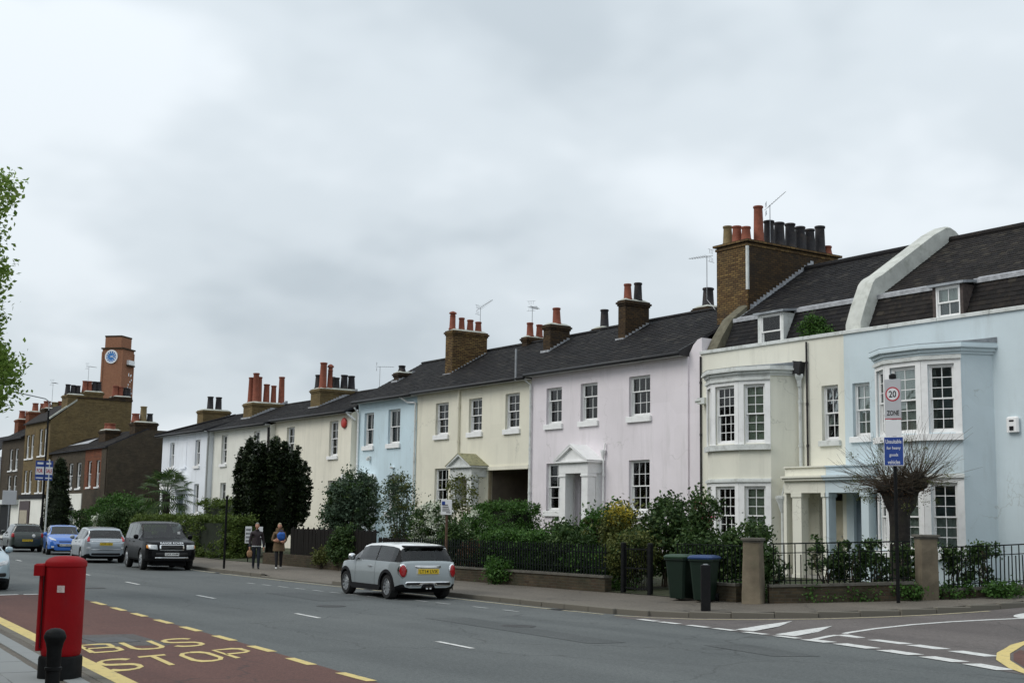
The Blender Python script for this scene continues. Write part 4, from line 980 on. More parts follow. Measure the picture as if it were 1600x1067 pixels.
def mansard_roof(h, X0, X1, dorm, mat):
    Y0, z0 = 29.92, 7.45; Y1, z1 = 30.55, 8.74; Yr, zr = 34.0, 10.92; Yb = 38.5
    r = MB()
    prof = [(Y0, z0), (Y1, z1), (Yr, zr), (Yb-.63, 8.74), (Yb, 7.45)]
    n = len(prof); V = [(X0, y, z) for y, z in prof]+[(X1, y, z) for y, z in prof]
    r.add(V, [(i, n+i, n+i+1, i+1) for i in range(n-1)]+[tuple(range(n)), tuple(reversed(range(n, 2*n)))])
    roof = r.build('roof', M['deck'], h)
    nd = lambda p: not (dorm[0]-.02 < p.x < dorm[1]+.02)
    s = MB(); slates(s, (X0, Y0, z0), (1, 0, 0), (0, Y1-Y0, z1-z0), X1-X0, math.hypot(Y1-Y0, z1-z0), .26, .15, nd, .014)
    slates(s, (X0, Y1, z1), (1, 0, 0), (0, Yr-Y1, zr-z1), X1-X0, math.hypot(Yr-Y1, zr-z1), .26, .17)
    stuff(s.build('slates', mat, roof))
    f = MB(); 
    for xa, xb in ((X0, dorm[0]-.1), (dorm[1]+.1, X1)): f.box(xa, xb, Y1-.09, Y1+.02, z1-.07, z1+.06); f.quad((xa, Y1-.02, z1+.045), (xb, Y1-.02, z1+.045), (xb, Y1+.16, z1+.14), (xa, Y1+.16, z1+.14))
    f.build('lead_flashing', M['flash'], roof)
    rd = MB(); rd.tube([(X0, Yr, zr+.01), (X1, Yr, zr+.01)], .12, 8); rd.build('ridge_tiles', mat, roof)
    return roof
def dormer(h, x0, x1, z0, z1, Yf, roofmat, cols, curtain=None):
    d = MB(); d.box(x0-.1, x0, Yf, 31.0, z0, z1); o = d.build('dormer', roofmat, h); d = MB(); d.box(x1, x1+.1, Yf, 31.0, z0, z1); d.build('dormer_cheek', roofmat, o)
    t = MB(); t.add([(x0-.2, Yf-.12, z1), (x1+.2, Yf-.12, z1), (x1+.2, 31.4, z1+.2), (x0-.2, 31.4, z1+.2), (x0-.2, Yf-.12, z1+.07), (x1+.2, Yf-.12, z1+.07), (x1+.2, 31.4, z1+.27), (x0-.2, 31.4, z1+.27)],
          ((3, 2, 1, 0), (4, 5, 6, 7), (0, 1, 5, 4), (1, 2, 6, 5), (2, 3, 7, 6), (3, 0, 4, 7))); t.build('dormer_roof', M['lead'], o)
    sash(h, (x0, Yf, z0), 0, x1-x0, z1-z0, cols=cols, rt=1, rb=1, rec=.02, sill=.05, curtain=curtain, sw=0)
    return o
XB = -25.96
M['coping_w'] = plain('pale_render_coping', (.52, .53, .49), .9, .15, 2.5, .4, 25, dirt=(.15, .16, .11), dirt_amt=.5, dirt_scale=3)
pal = mansard_house('pale_sage_bow_house', 'pale sage rendered house with white bow windows and a slate mansard roof', -32.09, XB, M['pale'], .54)
blu = mansard_house('grey_blue_bow_house', 'grey-blue rendered corner house with bow windows behind the pollarded tree', XB, -19.3, M['blue'], .54)
def front(h, X0, X1, mat, holes, wins):
    b = MB(); holed(b, X0, X1, .2, 7.58, 29.5, holes)
    Yb = 38.5
    b.quad((X1, 29.5, .2), (X1, Yb, .2), (X1, Yb, 7.58), (X1, 29.5, 7.58)); b.quad((X0, Yb, .2), (X0, 29.5, .2), (X0, 29.5, 7.58), (X0, Yb, 7.58)); b.quad((X1, Yb, .2), (X0, Yb, .2), (X0, Yb, 7.58), (X1, Yb, 7.58))
    b.quad((X0, 29.92, 7.44), (X1, 29.92, 7.44), (X1, 29.5, 7.44), (X0, 29.5, 7.44)); b.quad((X0, 29.5, .25), (X1, 29.5, .25), (X1, Yb, .25), (X0, Yb, .25))
    b.build('wall', mat, h)
    c = MB(); n = max(2, int((X1-X0)/1.5))
    for i in range(n): xa = X0+(X1-X0)*i/n; xb = X0+(X1-X0)*(i+1)/n-.008; c.bbox(xa, xb, 29.44, 29.93, 7.58, 7.68, .012)
    c.build('parapet_coping', M['offwhite'], h)
    for (x0, x1, z0, z1, kw) in wins: sash(h, (x0, 29.5, z0), 0, x1-x0, z1-z0, **kw)
front(pal, -32.09, XB, M['pale'], [(-26.84, -26.2, 4.5, 6.13), (-27.0, -26.1, .6, 3.0)], [(-26.84, -26.2, 4.5, 6.13, dict(cols=2, rt=2, rb=2, rec=.12, sill=.16, sillmat=M['offwhite']))])
front(blu, XB, -19.3, M['blue'], [(-25.66, -25.03, 4.56, 6.11), (-25.7, -24.8, .6, 3.0)], [(-25.66, -25.03, 4.56, 6.11, dict(cols=2, rt=2, rb=2, rec=.12, sill=.16))])
bow(pal, -6.81, M['pale'], FL, M['offwhite']); bow(blu, 0, M['blue'], FL, M['blue'])
dP = (-29.82, -28.9); dB = (-23.05, -22.25)
mansard_roof(pal, -31.55, -26.1, dP, M['slate']); mansard_roof(blu, -25.5, -19.3, dB, M['slate_b'])
dormer(pal, *dP, 7.55, 8.66, 29.98, M['offwhite'], 1, [('net', .02, .98, 0, .5)]); dormer(blu, *dB, 7.72, 8.62, 29.98, plain('brown_tile_hanging', (.07, .055, .05), .85, .3, 8, .4), 2, [('net', .02, .98, .5, .98)])
def coping_wall(h, X0, X1, prof, dz, mat, name):
    """raised party wall following the roof: prof in (y, z of top)"""
    p = MB(); n = len(prof)
    top = prof; V = []
    for X, e_ in ((X0, 0), (X0+.09, .05), (X1-.09, .05), (X1, 0)): V += [(X, y, z+e_) for y, z in top]
    bot = 4*n
    V += [(X0, y, z-dz) for y, z in prof]+[(X1, y, z-dz) for y, z in prof]
    F = []
    for k in range(3):
        for i in range(n-1): F.append((k*n+i, (k+1)*n+i, (k+1)*n+i+1, k*n+i+1))
    for i in range(n-1): F += [(bot+i, i, i+1, bot+i+1), (3*n+i, bot+n+i, bot+n+i+1, 3*n+i+1)]
    F += [(bot, bot+n, 3*n, 2*n, n, 0), (n-1, 2*n-1, 3*n-1, 4*n-1, bot+2*n-1, bot+n-1)]
    p.add(V, F); return autosmooth(p.build(name, mat, h), 35)
coping_wall(blu, -26.06, -25.5, [(29.72, 7.9), (29.95, 8.45), (30.3, 9.15), (30.42, 9.28), (30.7, 9.42), (33.2, 11.0), (33.8, 11.3), (34.0, 11.33), (34.25, 11.25), (34.9, 10.85), (37.6, 9.2), (38.4, 7.7)], 1.25, M['coping_w'], 'party_wall')
coping_wall(pal, -32.09, -31.62, [(29.72, 7.66), (30.05, 8.2), (30.5, 8.82), (31.25, 9.36)], .8, plain('mossy_coping', (.13, .12, .085), .95, .3, 6, .4, dirt=(.09, .08, .05), dirt_amt=.7, dirt_scale=4), 'party_wall')
b = MB(); b.prism_x([(30.0, 7.5), (30.6, 8.78), (33.0, 10.3), (33.0, 7.5)], -31.6, -31.52); b.build('lead_gutter', M['lead'], pal)
stk = MB(); stk.box(-33.1, -31.6, 31.2, 35.7, 7.6, 11.55); stk.box(-33.14, -31.56, 31.16, 35.76, 11.42, 11.5); stk.box(-33.2, -31.5, 31.1, 35.82, 11.55, 11.63)
big = stk.build('chimney', [M['brick_y']], pal)
b = MB(); b.box(-31.598, -31.585, 31.24, 35.66, 8, 11.41); b.build('sooty_flank', M['brick_d'], big)
b = MB(); b.box(-31.66, -31.57, 31.175, 31.25, 9.9, 11.41); b.build('corner_pipe', M['offwhite'], big)
b = MB(); n = 20
for i in range(n): y = 31.3+i*.155; z = 8.8+(y-30.55)*.632; b.box(-31.583, -31.572, y, y+.155, z-.08, z+.13)
b.build('flashing', M['flash'], big)
c = MB(); c.add([(-33.15, 31.15, 11.63), (-31.55, 31.15, 11.63), (-31.55, 35.77, 11.63), (-33.15, 35.77, 11.63), (-32.9, 31.4, 11.7), (-31.8, 31.4, 11.7), (-31.8, 35.5, 11.7), (-32.9, 35.5, 11.7)], ((4, 5, 6, 7), (0, 1, 5, 4), (1, 2, 6, 5), (2, 3, 7, 6), (3, 0, 4, 7))); c.build('flaunching', M['coping'], big)
for x, y, hh, rr, k in [(-32.85, 31.5, .68, .165, 'b'), (-32.4, 31.5, .6, .165, 'r'), (-31.95, 31.5, .5, .165, 'r'), (-31.85, 32.0, 1.28, .17, 'r'), (-31.9, 32.55, .85, .19, 'd'), (-31.9, 33.05, .86, .19, 'd'), (-31.9, 33.6, .9, .19, 'd'), (-31.9, 34.1, .86, .19, 'd'), (-31.9, 34.6, .84, .18, 'd'), (-31.9, 35.1, 1.02, .19, 'd'), (-31.9, 35.5, .35, .15, 'r')]:
    pot(big, x, y, 11.66, hh, rr, k)
aerial(pal, (-31.7, 32.4, 11.6), (-31.7, 32.4, 13.0), ang=.9, tilt=.9); aerial(pal, (-33.6, 31.2, 9.8), (-33.6, 31.2, 11.35), ang=3.4)
b = MB(); b.tube([(-33.6, 31.2, 9.8), (-33.2, 31.22, 9.4)], .012, 5); b.build('aerial_bracket', M['metal'], pal)
# shared entrance porch, half of it painted with each house
def half_porch(h, X0, X1, mat, cols, dmat, dx):
    p = MB(); Yf = 28.62
    p.box(X0, X1, Yf, 29.49, 2.95, 3.3); p.box(X0, X1, Yf-.1, 29.49, 3.3, 3.38); p.box(X0, X1, Yf-.16, 29.49, 3.38, 3.44); p.box(X0, X1, Yf+.04, 29.49, 3.44, 3.68); p.box(X0, X1, Yf-.02, 29.49, 3.68, 3.72)
    o = p.build('porch', mat, h)
    for a, c in cols:
        q = MB(); q.box(a, c, Yf+.02, Yf+.32, .4, 2.83); q.box(a-.03, c+.03, Yf-.01, Yf+.35, 2.83, 2.949); q.box(a-.02, c+.02, Yf, Yf+.34, .4, .62); q.build('pilaster', mat if h is pal else M['blue'], o)
    door(h, dx, dx+.9, .65, 2.75, 29.62, dmat)
    s = MB(); s.box(X0+.1, X1-.1, 28.7, 29.48, .3, .6); s.build('step', M['step'], o)
half_porch(pal, -27.55, -25.965, M['pale'], [(-27.25, -26.9), (-26.09, -25.975)], M['door_c'], -27.0)
half_porch(blu, -25.955, -24.2, M['blue'], [(-25.945, -25.86), (-24.68, -24.42)], M['door_b'], -25.7)
b = MB(); b.box(-27.62, -27.5, 28.66, 29.48, .3, 2.95); b.build('porch_side_wall', M['pale'], pal)
pipe(pal, [(-27.62, 29.42, 6.35), (-27.62, 29.42, 3.75)], .055, M['offwhite']); pipe(pal, [(-27.36, 29.44, 7.5), (-27.36, 29.44, 3.75)], .03, M['pot_d'])
b = MB(); b.lathe([(.06, -.3), (.1, -.1), (.17, .0), (.17, .08), (.1, .1)], 4, (-27.62, 29.38, 6.45)); b.build('hopper', M['offwhite'], pal)
b = MB(); b.prism_y([(-27.75, 6.55), (-27.5, 6.5), (-27.45, 6.9), (-27.75, 6.95)], 29.25, 29.48); b.build('gutter_outlet', M['gutter'], pal)
b = MB(); b.lathe([(.06, -.35), (.13, -.12), (.2, .05), (.2, .12), (.1, .14)], 8, (-27.75, 28.75, 2.75)); b.tube([(-27.75, 28.75, 2.45), (-27.75, 28.75, .5)], .045, 8); b.tube([(-27.7, 28.7, 2.9), (-27.6, 28.75, 3.35)], .03, 6); b.build('rainwater_head', M['offwhite'], pal)
b = MB(); b.tube([(-31.55, 29.0, 5.98), (-31.7, 28.9, 5.95)], .05, 8); b.box(-31.95, -31.6, 29.2, 29.48, 5.9, 6.1); b.build('cctv_housing', M['offwhite'], pal)
b = MB(); b.bbox(-20.55, -20.2, 29.38, 29.5, 4.45, 4.85, .04); b.build('alarm_box', M['white'], blu); b = MB(); b.box(-20.43, -20.32, 29.36, 29.379, 4.5, 4.6); b.box(-20.44, -20.31, 29.37, 29.379, 4.72, 4.76); b.build('alarm_strobe', M['blackpl'], blu)
pipe(pal, [(-32.05, 29.46, 7.5), (-32.05, 29.46, .6)], .03, M['pot_d'])
# ------------------------------------------------------------------ brick buildings further down the street
G4 = 'brick buildings further down the street'
def brick_block(name, label, X0, X1, Yf, Yb, z0, eave, mat, wins, gf=None, sidepoly=None, cat='house'):
    h = thing(name, label, cat, ((X0+X1)/2, Yf, z0)); b = MB()
    holed(b, X0, X1, z0-.3, eave, Yf, [w_[:4] for w_ in wins])
    sp = sidepoly or [(Yf, z0-.3), (Yf, eave), (Yb, eave), (Yb, z0-.3)]
    for X, r_ in ((X1, 1), (X0, 0)): q = [(X, y, z) for y, z in sp]; b.poly(q if not r_ else list(reversed(q)))
    b.quad((X1, Yb, z0-.3), (X0, Yb, z0-.3), (X0, Yb, eave), (X1, Yb, eave)); b.quad((X0, Yf, z0-.2), (X1, Yf, z0-.2), (X1, Yb, z0-.2), (X0, Yb, z0-.2))
    b.build('wall', mat, h)
    for (x0, x1, za, zb, kw) in wins: sash(h, (x0, Yf, za), 0, x1-x0, zb-za, **kw)
    return h
def pitched(h, X0, X1, Ye, ze, Yr, zr, Yb, mat, t=.08):
    r = MB(); P = [(X0, Ye, ze), (X1, Ye, ze), (X1, Yr, zr), (X0, Yr, zr)]; Q = [(X1, Yb, ze), (X0, Yb, ze), (X0, Yr, zr), (X1, Yr, zr)]
    for p in (P, Q): q = [(x, y, z-t) for x, y, z in p]; r.add(p+q, [(0, 1, 2, 3), (7, 6, 5, 4)]+[(i, 4+i, 4+(i+1) % 4, (i+1) % 4) for i in range(4)])
    o = r.build('roof', M['deck'], h); s = MB(); slates(s, (X0, Ye, ze), (1, 0, 0), (0, Yr-Ye, zr-ze), X1-X0, math.hypot(Yr-Ye, zr-ze), .3, .22); stuff(s.build('slates', mat, o)); return o
M['ink0'] = plain('dark_pane', (.02, .022, .024), .1, .1, 2, 0)
WP = M['white']; C9 = dict(cols=1, rt=1, rb=1, rec=.1, sill=.1)
M['winwhite'] = plain('white_blind', (.75, .77, .78), .7, .05)
BL = [('net', .03, .97, .02, .98)]
g = .35
red = brick_block('red_brick_cottage', 'small red brick cottage with a dark brown gable wall beside the white house', -89.7, -85, 26.5, 31.5, g, 6.45, M['brick_r'],
    [(-89.0, -88.2, 3.85, 5.6, C9), (-87.2, -86.4, 3.85, 5.6, C9)], sidepoly=[(26.5, .05), (26.5, 6.45), (29.0, 7.6), (31.5, 6.45), (31.5, .05)])
b = MB(); b.prism_x([(26.49, .05), (26.49, 6.44), (29.0, 7.62), (30.3, 7.62), (32.6, 6.9), (32.6, .05)], -84.995, -84.78); b.build('gable_wall', M['brick_dk'], red)
b = MB(); b.box(-85.9, -84.9, 26.42, 26.49, .1, 6.4); b.box(-89.7, -85.9, 26.44, 26.49, .1, 3.7); b.build('brown_facing', M['brick_dk'], red)
pitched(red, -89.7, -84.85, 26.3, 6.42, 29, 7.72, 31.7, M['slate_b'])
b = MB(); b.box(-84.5, -84.2, 30.6, 34.0, .1, 6.6); b.box(-84.6, -84.1, 30.5, 34.1, 6.6, 6.75); b.build('rear_wing', M['brick_dk'], red)
chimney(red, -89.6, -88.2, 27.3, 28.3, 6.5, 7.75, M['brick_d'], [(-89.2, 27.8, .45, .3, 'r'), (-88.6, 27.8, .42, .28, 'r')])
chimney(red, -86.0, -84.9, 28.2, 29.7, 6.6, 8.15, M['brick_d'], [(-85.5, 28.4, .55, .25, 'r'), (-85.5, 28.9, 1.05, .22, 'b'), (-85.5, 29.35, .6, .2, 'd')])
bro = brick_block('brown_brick_shop', 'low brown brick shop building with pale ground floor behind the cypress', -98, -89.72, 26.5, 31.5, g, 6.4, M['brick_dk'],
    [(-93.4, -92.4, 3.8, 5.55, dict(curtain=BL, **C9)), (-91.5, -90.5, 3.8, 5.55, dict(curtain=BL, **C9)), (-97.2, -96.2, 3.8, 5.55, dict(curtain=BL, **C9)), (-95.4, -94.4, 3.8, 5.55, dict(curtain=BL, **C9))])
b = MB(); b.box(-98, -89.75, 26.4, 26.498, .1, 3.45); b.build('rendered_ground_floor', M['cream2'], bro)
b = MB(); b.box(-92.3, -91.3, 26.36, 26.398, .4, 2.5); b.build('door', M['door_g'], bro)
pitched(bro, -98, -89.72, 26.3, 6.42, 29, 7.6, 31.7, M['slate_b'])
b = MB(); b.add([(-97.9, 27.6, 7.0), (-93.0, 27.6, 7.0), (-93.0, 28.3, 7.4), (-97.9, 28.3, 7.1)], ((0, 1, 2, 3),)); b.build('lead_valley', M['flash'], bro)
tall = brick_block('tall_brown_house', 'tall brown stock brick building with a broad blank gable wall', -105, -98.02, 26.3, 32.2, g, 8.85, M['brick_b'],
    [(-104.5, -103.6, 6.2, 8.0, dict(curtain=BL, **C9)), (-103.2, -102.3, 6.2, 8.0, C9), (-100.9, -100.0, 6.3, 8.3, dict(curtain=BL, **C9)), (-99.6, -98.7, 6.3, 8.3, dict(curtain=BL, **C9)),
     (-104.5, -103.6, 3.6, 5.3, C9), (-103.2, -102.3, 3.6, 5.3, C9), (-100.9, -100.0, 3.6, 5.3, dict(curtain=BL, **C9)), (-99.6, -98.7, 3.6, 5.3, dict(curtain=BL, **C9))],
    sidepoly=[(26.3, .05), (26.3, 8.85), (28.1, 10.3), (28.1, 10.55), (32.2, 10.6), (32.2, .05)])
b = MB(); b.box(-105, -98.03, 26.28, 26.299, 3.4, 8.85)
b.v = []; b.f = []; b.m = []
r = MB(); P = [(-105, 26.1, 8.85), (-98.05, 26.1, 8.85), (-98.05, 28.1, 10.3), (-105, 28.1, 10.3)]; r.add(P+[(x, y, z-.08) for x, y, z in P], [(0, 1, 2, 3), (7, 6, 5, 4)]+[(i, 4+i, 4+(i+1) % 4, (i+1) % 4) for i in range(4)]); r.box(-105, -98.1, 28.1, 32.2, 10.2, 10.3); r.build('roof', M['slate_b'], tall)
b = MB(); b.prism_x([(26.2, 8.9), (28.1, 10.35), (28.1, 10.5), (26.2, 9.03)], -98.25, -97.95); b.build('verge_coping', M['coping'], tall)
b = MB(); b.box(-98.35, -97.95, 28.1, 32.25, 10.55, 10.7); b.build('parapet_coping', M['brick_d'], tall)
chimney(tall, -99.5, -98.0, 27.4, 28.6, 9.2, 10.85, M['brick_b'], [(-98.7, 27.55, .75, .19, 'd'), (-98.7, 27.95, .72, .19, 'd'), (-98.7, 28.3, .7, .19, 'd')])
chimney(tall, -99.4, -98.0, 28.65, 30.0, 10.3, 11.15, M['brick_b'], [(-98.7, 28.8, .8, .19, 'r'), (-98.7, 29.15, .8, .19, 'r'), (-98.7, 29.5, .8, .19, 'd'), (-98.7, 29.85, .8, .19, 'd')])
chimney(tall, -99.4, -98.2, 30.9, 32.2, 10.3, 10.95, M['brick_d'], [(-98.7, 31.1, .8, .22, 'r'), (-98.7, 31.5, .75, .2, 'r'), (-98.7, 31.9, .7, .2, 'd'), (-98.7, 32.1, .65, .2, 'd')])
chimney(tall, -105.2, -104.0, 27.4, 29.3, 8.8, 10.2, M['brick_d'], [(-104.6, 27.7, .55, .28, 'r'), (-104.6, 28.3, .5, .28, 'b'), (-104.6, 28.8, .6, .28, 'r')])
aerial(tall, (-100, 29.4, 10.4), (-100, 29.4, 13.2), ang=2.0); aerial(tall, (-104.4, 28.0, 10.2), (-104.4, 28.0, 12.2), ang=2.4)
b = MB(); b.box(-105, -98.1, 26.05, 26.29, 3.15, 3.45); b.build('shop_fascia', M['blackpl'], tall)
b = MB(); b.box(-105, -98.1, 26.15, 26.298, .1, 3.15); b.build('shop_wall', M['cream2'], tall)
b = MB(); b.box(-104.4, -101.6, 26.06, 26.149, .4, 3.0); fr = b.build('shop_front', plain('dark_shop_paint', (.05, .03, .03), .5), tall)
b = MB(); b.box(-104.1, -102.0, 26.04, 26.059, .5, 2.3); b.build('shutter', plain('buff_shutter', (.36, .32, .24), .7, .1, 3, .3), fr)
lef = brick_block('brown_terrace_house', 'brown brick terrace house with paired white windows beyond the tall building', -112, -105.02, 26.3, 32, g, 7.9, M['brick_dk'],
    [(-109.4, -108.4, 5.4, 7.1, dict(curtain=BL, **C9)), (-107.7, -106.7, 5.4, 7.1, dict(curtain=BL, **C9)), (-109.4, -108.4, 3.3, 5.0, dict(curtain=BL, **C9)), (-107.7, -106.7, 3.3, 5.0, dict(curtain=BL, **C9))])
pitched(lef, -112, -105.03, 26.0, 7.9, 29.1, 9.6, 32.2, M['slate'])
b = MB(); b.box(-112, -105.05, 26.2, 26.298, .1, 3.1); b.build('shop_wall', M['cream2'], lef)
b = MB(); b.box(-110.5, -107.5, 26.1, 26.199, .4, 2.7); b.build('shop_window', M['blackpl'], lef)
b = MB(); b.prism([(-112.2, 25.8), (-105.1, 25.8), (-105.1, 26.19), (-112.2, 26.19)], 2.75, 3.1); b.build('shop_fascia', M['offwhite'], lef)
chimney(lef, -112, -111, 28, 30, 8, 10.4, M['brick_r'], [(-111.5, 28.6, .7, .25, 'r'), (-111.5, 29.2, .7, .25, 'r')])
wl = brick_block('white_gabled_house', 'white fronted house at the far end of the street', -122, -112.02, 25.6, 31, g, 6.6, M['white_render'], [(-120.6, -119.6, 4, 5.6, C9), (-115, -114, 4, 5.6, C9)])
pitched(wl, -122, -112.03, 25.3, 6.6, 28.3, 8.7, 31.2, M['slate'])
chimney(wl, -113.4, -112.2, 27.5, 28.8, 7.5, 9.8, M['brick_r'], [(-112.8, 27.9, .7, .25, 'r'), (-112.8, 28.4, .7, .25, 'r')])

# ------------------------------------------------------------------ clock tower
tw = thing('clock_tower', 'square red brick clock tower with a blue clock face rising behind the roofs', 'clock tower', (-369.8, 116.8, 0))
TT = Matrix.Translation((-369.8, 116.8, 0)) @ Matrix.Rotation(rad(42), 4, 'Z')
def tpart(name, mat, f, parent=tw, smooth=False):
    b = MB(); b.T = TT; f(b); return b.build(name, mat, parent, smooth)
s_ = 3.15
tpart('shaft', M['brick_t'], lambda b: b.box(-s_, s_, -s_, s_, 0, 48.8))
for sx in (-1, 1):
    for k in range(2): tpart('pilaster_strip', M['brick_t'], lambda b: b.box(sx*s_-.35 if sx > 0 else -s_-.15, sx*s_+.15 if sx > 0 else -s_+.35, (-s_-.15) if k == 0 else s_-.35, (-s_+.35) if k == 0 else s_+.15, 0, 48))
tpart('string_course', M['brick_d'], lambda b: b.box(-s_-.3, s_+.3, -s_-.3, s_+.3, 48.8, 49.2))
tpart('top_stage', M['brick_t'], lambda b: b.box(-s_+.5, s_-.7, -s_+.3, s_-.5, 49.2, 52.3))
tpart('parapet', M['brick_d'], lambda b: b.box(-s_+.4, s_-.6, -s_+.2, s_-.4, 52.3, 52.7))
M['clock_b'] = plain('clock_blue', (.05, .2, .5), .5, .05); M['clock_w'] = plain('clock_white', (.8, .82, .84), .5, .03)
def disc(b, r0, r1, y0, y1, cz, n=32):
    V = [];
    for y in (y0, y1):
        for r in (r0, r1): V += [(r*math.cos(2*math.pi*i/n), y, cz+r*math.sin(2*math.pi*i/n)) for i in range(n)]
    F = []
    for i in range(n):
        j = (i+1) % n; F += [(n+i, n+j, j, i), (2*n+i, 2*n+j, 3*n+j, 3*n+i), (n+j, n+i, 3*n+i, 3*n+j), (i, j, 2*n+j, 2*n+i)]
    b.add(V, F)
def clock(T):
    def mk(name, mat, f, par):
        b = MB(); b.T = T; f(b); return b.build(name, mat, par)
    c = mk('clock_face', M['clock_b'], lambda b: disc(b, 0.01, 1.75, -.18, 0, 0), tw)
    mk('clock_rim', M['clock_w'], lambda b: disc(b, 1.55, 1.95, -.26, 0, 0), c)
    for k in range(12):
        a = k*math.pi/6; d = Vector((math.sin(a), 0, math.cos(a))); n_ = Vector((math.cos(a), 0, -math.sin(a)))*.11
        p0, p1 = d*1.05, d*1.45
        mk('hour_mark', M['clock_w'], lambda b: b.add([(*(p+o_),) for y in (-.24, -.185) for p, o_ in ((p0+Vector((0, y, 0)), -n_), (p0+Vector((0, y, 0)), n_), (p1+Vector((0, y, 0)), n_), (p1+Vector((0, y, 0)), -n_))], ((0, 1, 2, 3), (7, 6, 5, 4), (0, 4, 5, 1), (1, 5, 6, 2), (2, 6, 7, 3), (3, 7, 4, 0))), c)
    for a, ln, y in ((rad(110), 1.25, -.28), (rad(65), .85, -.32)):
        d = Vector((math.sin(a), 0, math.cos(a))); n_ = Vector((math.cos(a), 0, -math.sin(a)))*.1
        mk('clock_hand', M['clock_w'], lambda b: b.add([tuple(p+q+Vector((0, yy, 0))) for yy in (y, y+.03) for p, q in ((-d*.2, -n_), (-d*.2, n_), (d*ln, n_*.4), (d*ln, -n_*.4))], ((0, 1, 2, 3), (7, 6, 5, 4), (0, 4, 5, 1), (1, 5, 6, 2), (2, 6, 7, 3), (3, 7, 4, 0))), c)
clock(TT @ Matrix.Translation((-.2, -s_, 46.6)))
tpart('balcony', M['clock_w'], lambda b: (b.box(s_, s_+.7, -.6, 2.6, 44.6, 45.9)))
tpart('balcony_floor', M['brick_d'], lambda b: b.box(s_, s_+.8, -.8, 2.7, 44.2, 44.59))
for i in range(16): 
    yy = RND.uniform(.2, 2.6); z0 = RND.uniform(36, 42); tpart('relief', M['clock_w'], lambda b: b.box(s_, s_+.12, yy, yy+.35, z0, z0+.45))

# ------------------------------------------------------------------ unseen near-side houses behind the viewer, added for car and window reflections
for i, (xa, xb, hh, mt, lab) in enumerate(((-78, -66, 8.2, 'brick_dk', 'unseen dark brick house opposite the white end house, added for reflections'), (-65.9, -54, 7.6, 'brick_b', 'unseen brown brick house opposite the warm cream house, added for reflections'), (-53.9, -42, 8.4, 'brick_r', 'unseen red brick house opposite the cream archway house, added for reflections'), (-41.9, -29, 7.8, 'brick_dk', 'unseen dark brick house opposite the lilac house, added for reflections'), (-28.9, -17, 8.3, 'brick_b', 'unseen brown brick house opposite the bow windowed pair, added for reflections'), (-16.9, -5, 8.0, 'brick_r', 'unseen red brick house opposite the side street, added for reflections'))):
    h = thing('reflection_house', lab, 'house', ((xa+xb)/2, -5, .12)); b = MB(); b.box(xa, xb, -14, -5, 0, hh); b.build('wall', M[mt], h)
    r = MB(); r.prism_x([(-14.3, hh), (-4.7, hh), (-9.5, hh+2.4)], xa, xb); r.build('roof', M['slate_b'], h)
    for k in range(3):
        for z0 in (1.2, 4.6):
            X = xa+1.6+k*(xb-xa-4.2)/2; f = MB(); f.box(X, X+1.1, -5.02, -4.94, z0, z0+1.8); f.box(X-.1, X+1.2, -4.99, -4.86, z0-.12, z0-.001); o = f.build('window', M['white'], h)
            g_ = MB(); g_.box(X+.08, X+1.02, -4.939, -4.93, z0+.08, z0+1.72); g_.build('pane', M['ink0'], o)
# ------------------------------------------------------------------ vegetation
def leafmat(name, cols, trans=.25): return island(name, cols, .6, trans, .25)
M['leaf_yew'] = leafmat('yew_leaf', [srgb(24, 36, 20), srgb(34, 48, 25), srgb(48, 60, 31), srgb(20, 30, 18)], .1)
M['leaf_dark'] = leafmat('dark_green_leaf', [srgb(38, 60, 30), srgb(60, 84, 40), srgb(44, 66, 32), srgb(88, 108, 58)], .2)
M['leaf_mid'] = leafmat('green_leaf', [srgb(52, 84, 34), srgb(72, 108, 44), srgb(40, 66, 30), srgb(88, 122, 54)])
M['leaf_lime'] = leafmat('fresh_green_leaf', [srgb(74, 94, 38), srgb(92, 110, 48), srgb(56, 76, 32), srgb(108, 122, 58)])
M['leaf_grey'] = leafmat('grey_green_leaf', [srgb(64, 84, 66), srgb(84, 104, 84), srgb(50, 68, 50), srgb(100, 116, 92)])
M['leaf_olive'] = leafmat('olive_leaf', [srgb(74, 84, 40), srgb(98, 104, 52), srgb(60, 70, 34), srgb(116, 118, 60)])
M['leaf_plane'] = leafmat('young_tree_leaf', [srgb(110, 140, 58), srgb(134, 160, 76), srgb(86, 116, 46), srgb(150, 168, 92)], .4)
M['leaf_brown'] = leafmat('bronze_leaf', [srgb(74, 52, 36), srgb(92, 66, 44), srgb(60, 46, 32)])
M['blossom_w'] = leafmat('white_blossom', [srgb(226, 230, 214), srgb(206, 212, 190), srgb(236, 236, 226)], .2)
M['blossom_y'] = leafmat('yellow_blossom', [srgb(196, 178, 62), srgb(170, 156, 66)], .2)
M['blossom_p'] = leafmat('pink_blossom', [srgb(170, 74, 92), srgb(196, 110, 124)], .2)
M['bark'] = plain('bark', (.024, .020, .017), .95, .4, 9, .7, 30, dirt=(.06, .07, .03), dirt_amt=.5)
M['twig'] = plain('twig', (.085, .065, .045), .9, .3, 9, .3)
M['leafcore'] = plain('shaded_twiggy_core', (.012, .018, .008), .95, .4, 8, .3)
NR = np.random.default_rng(5)
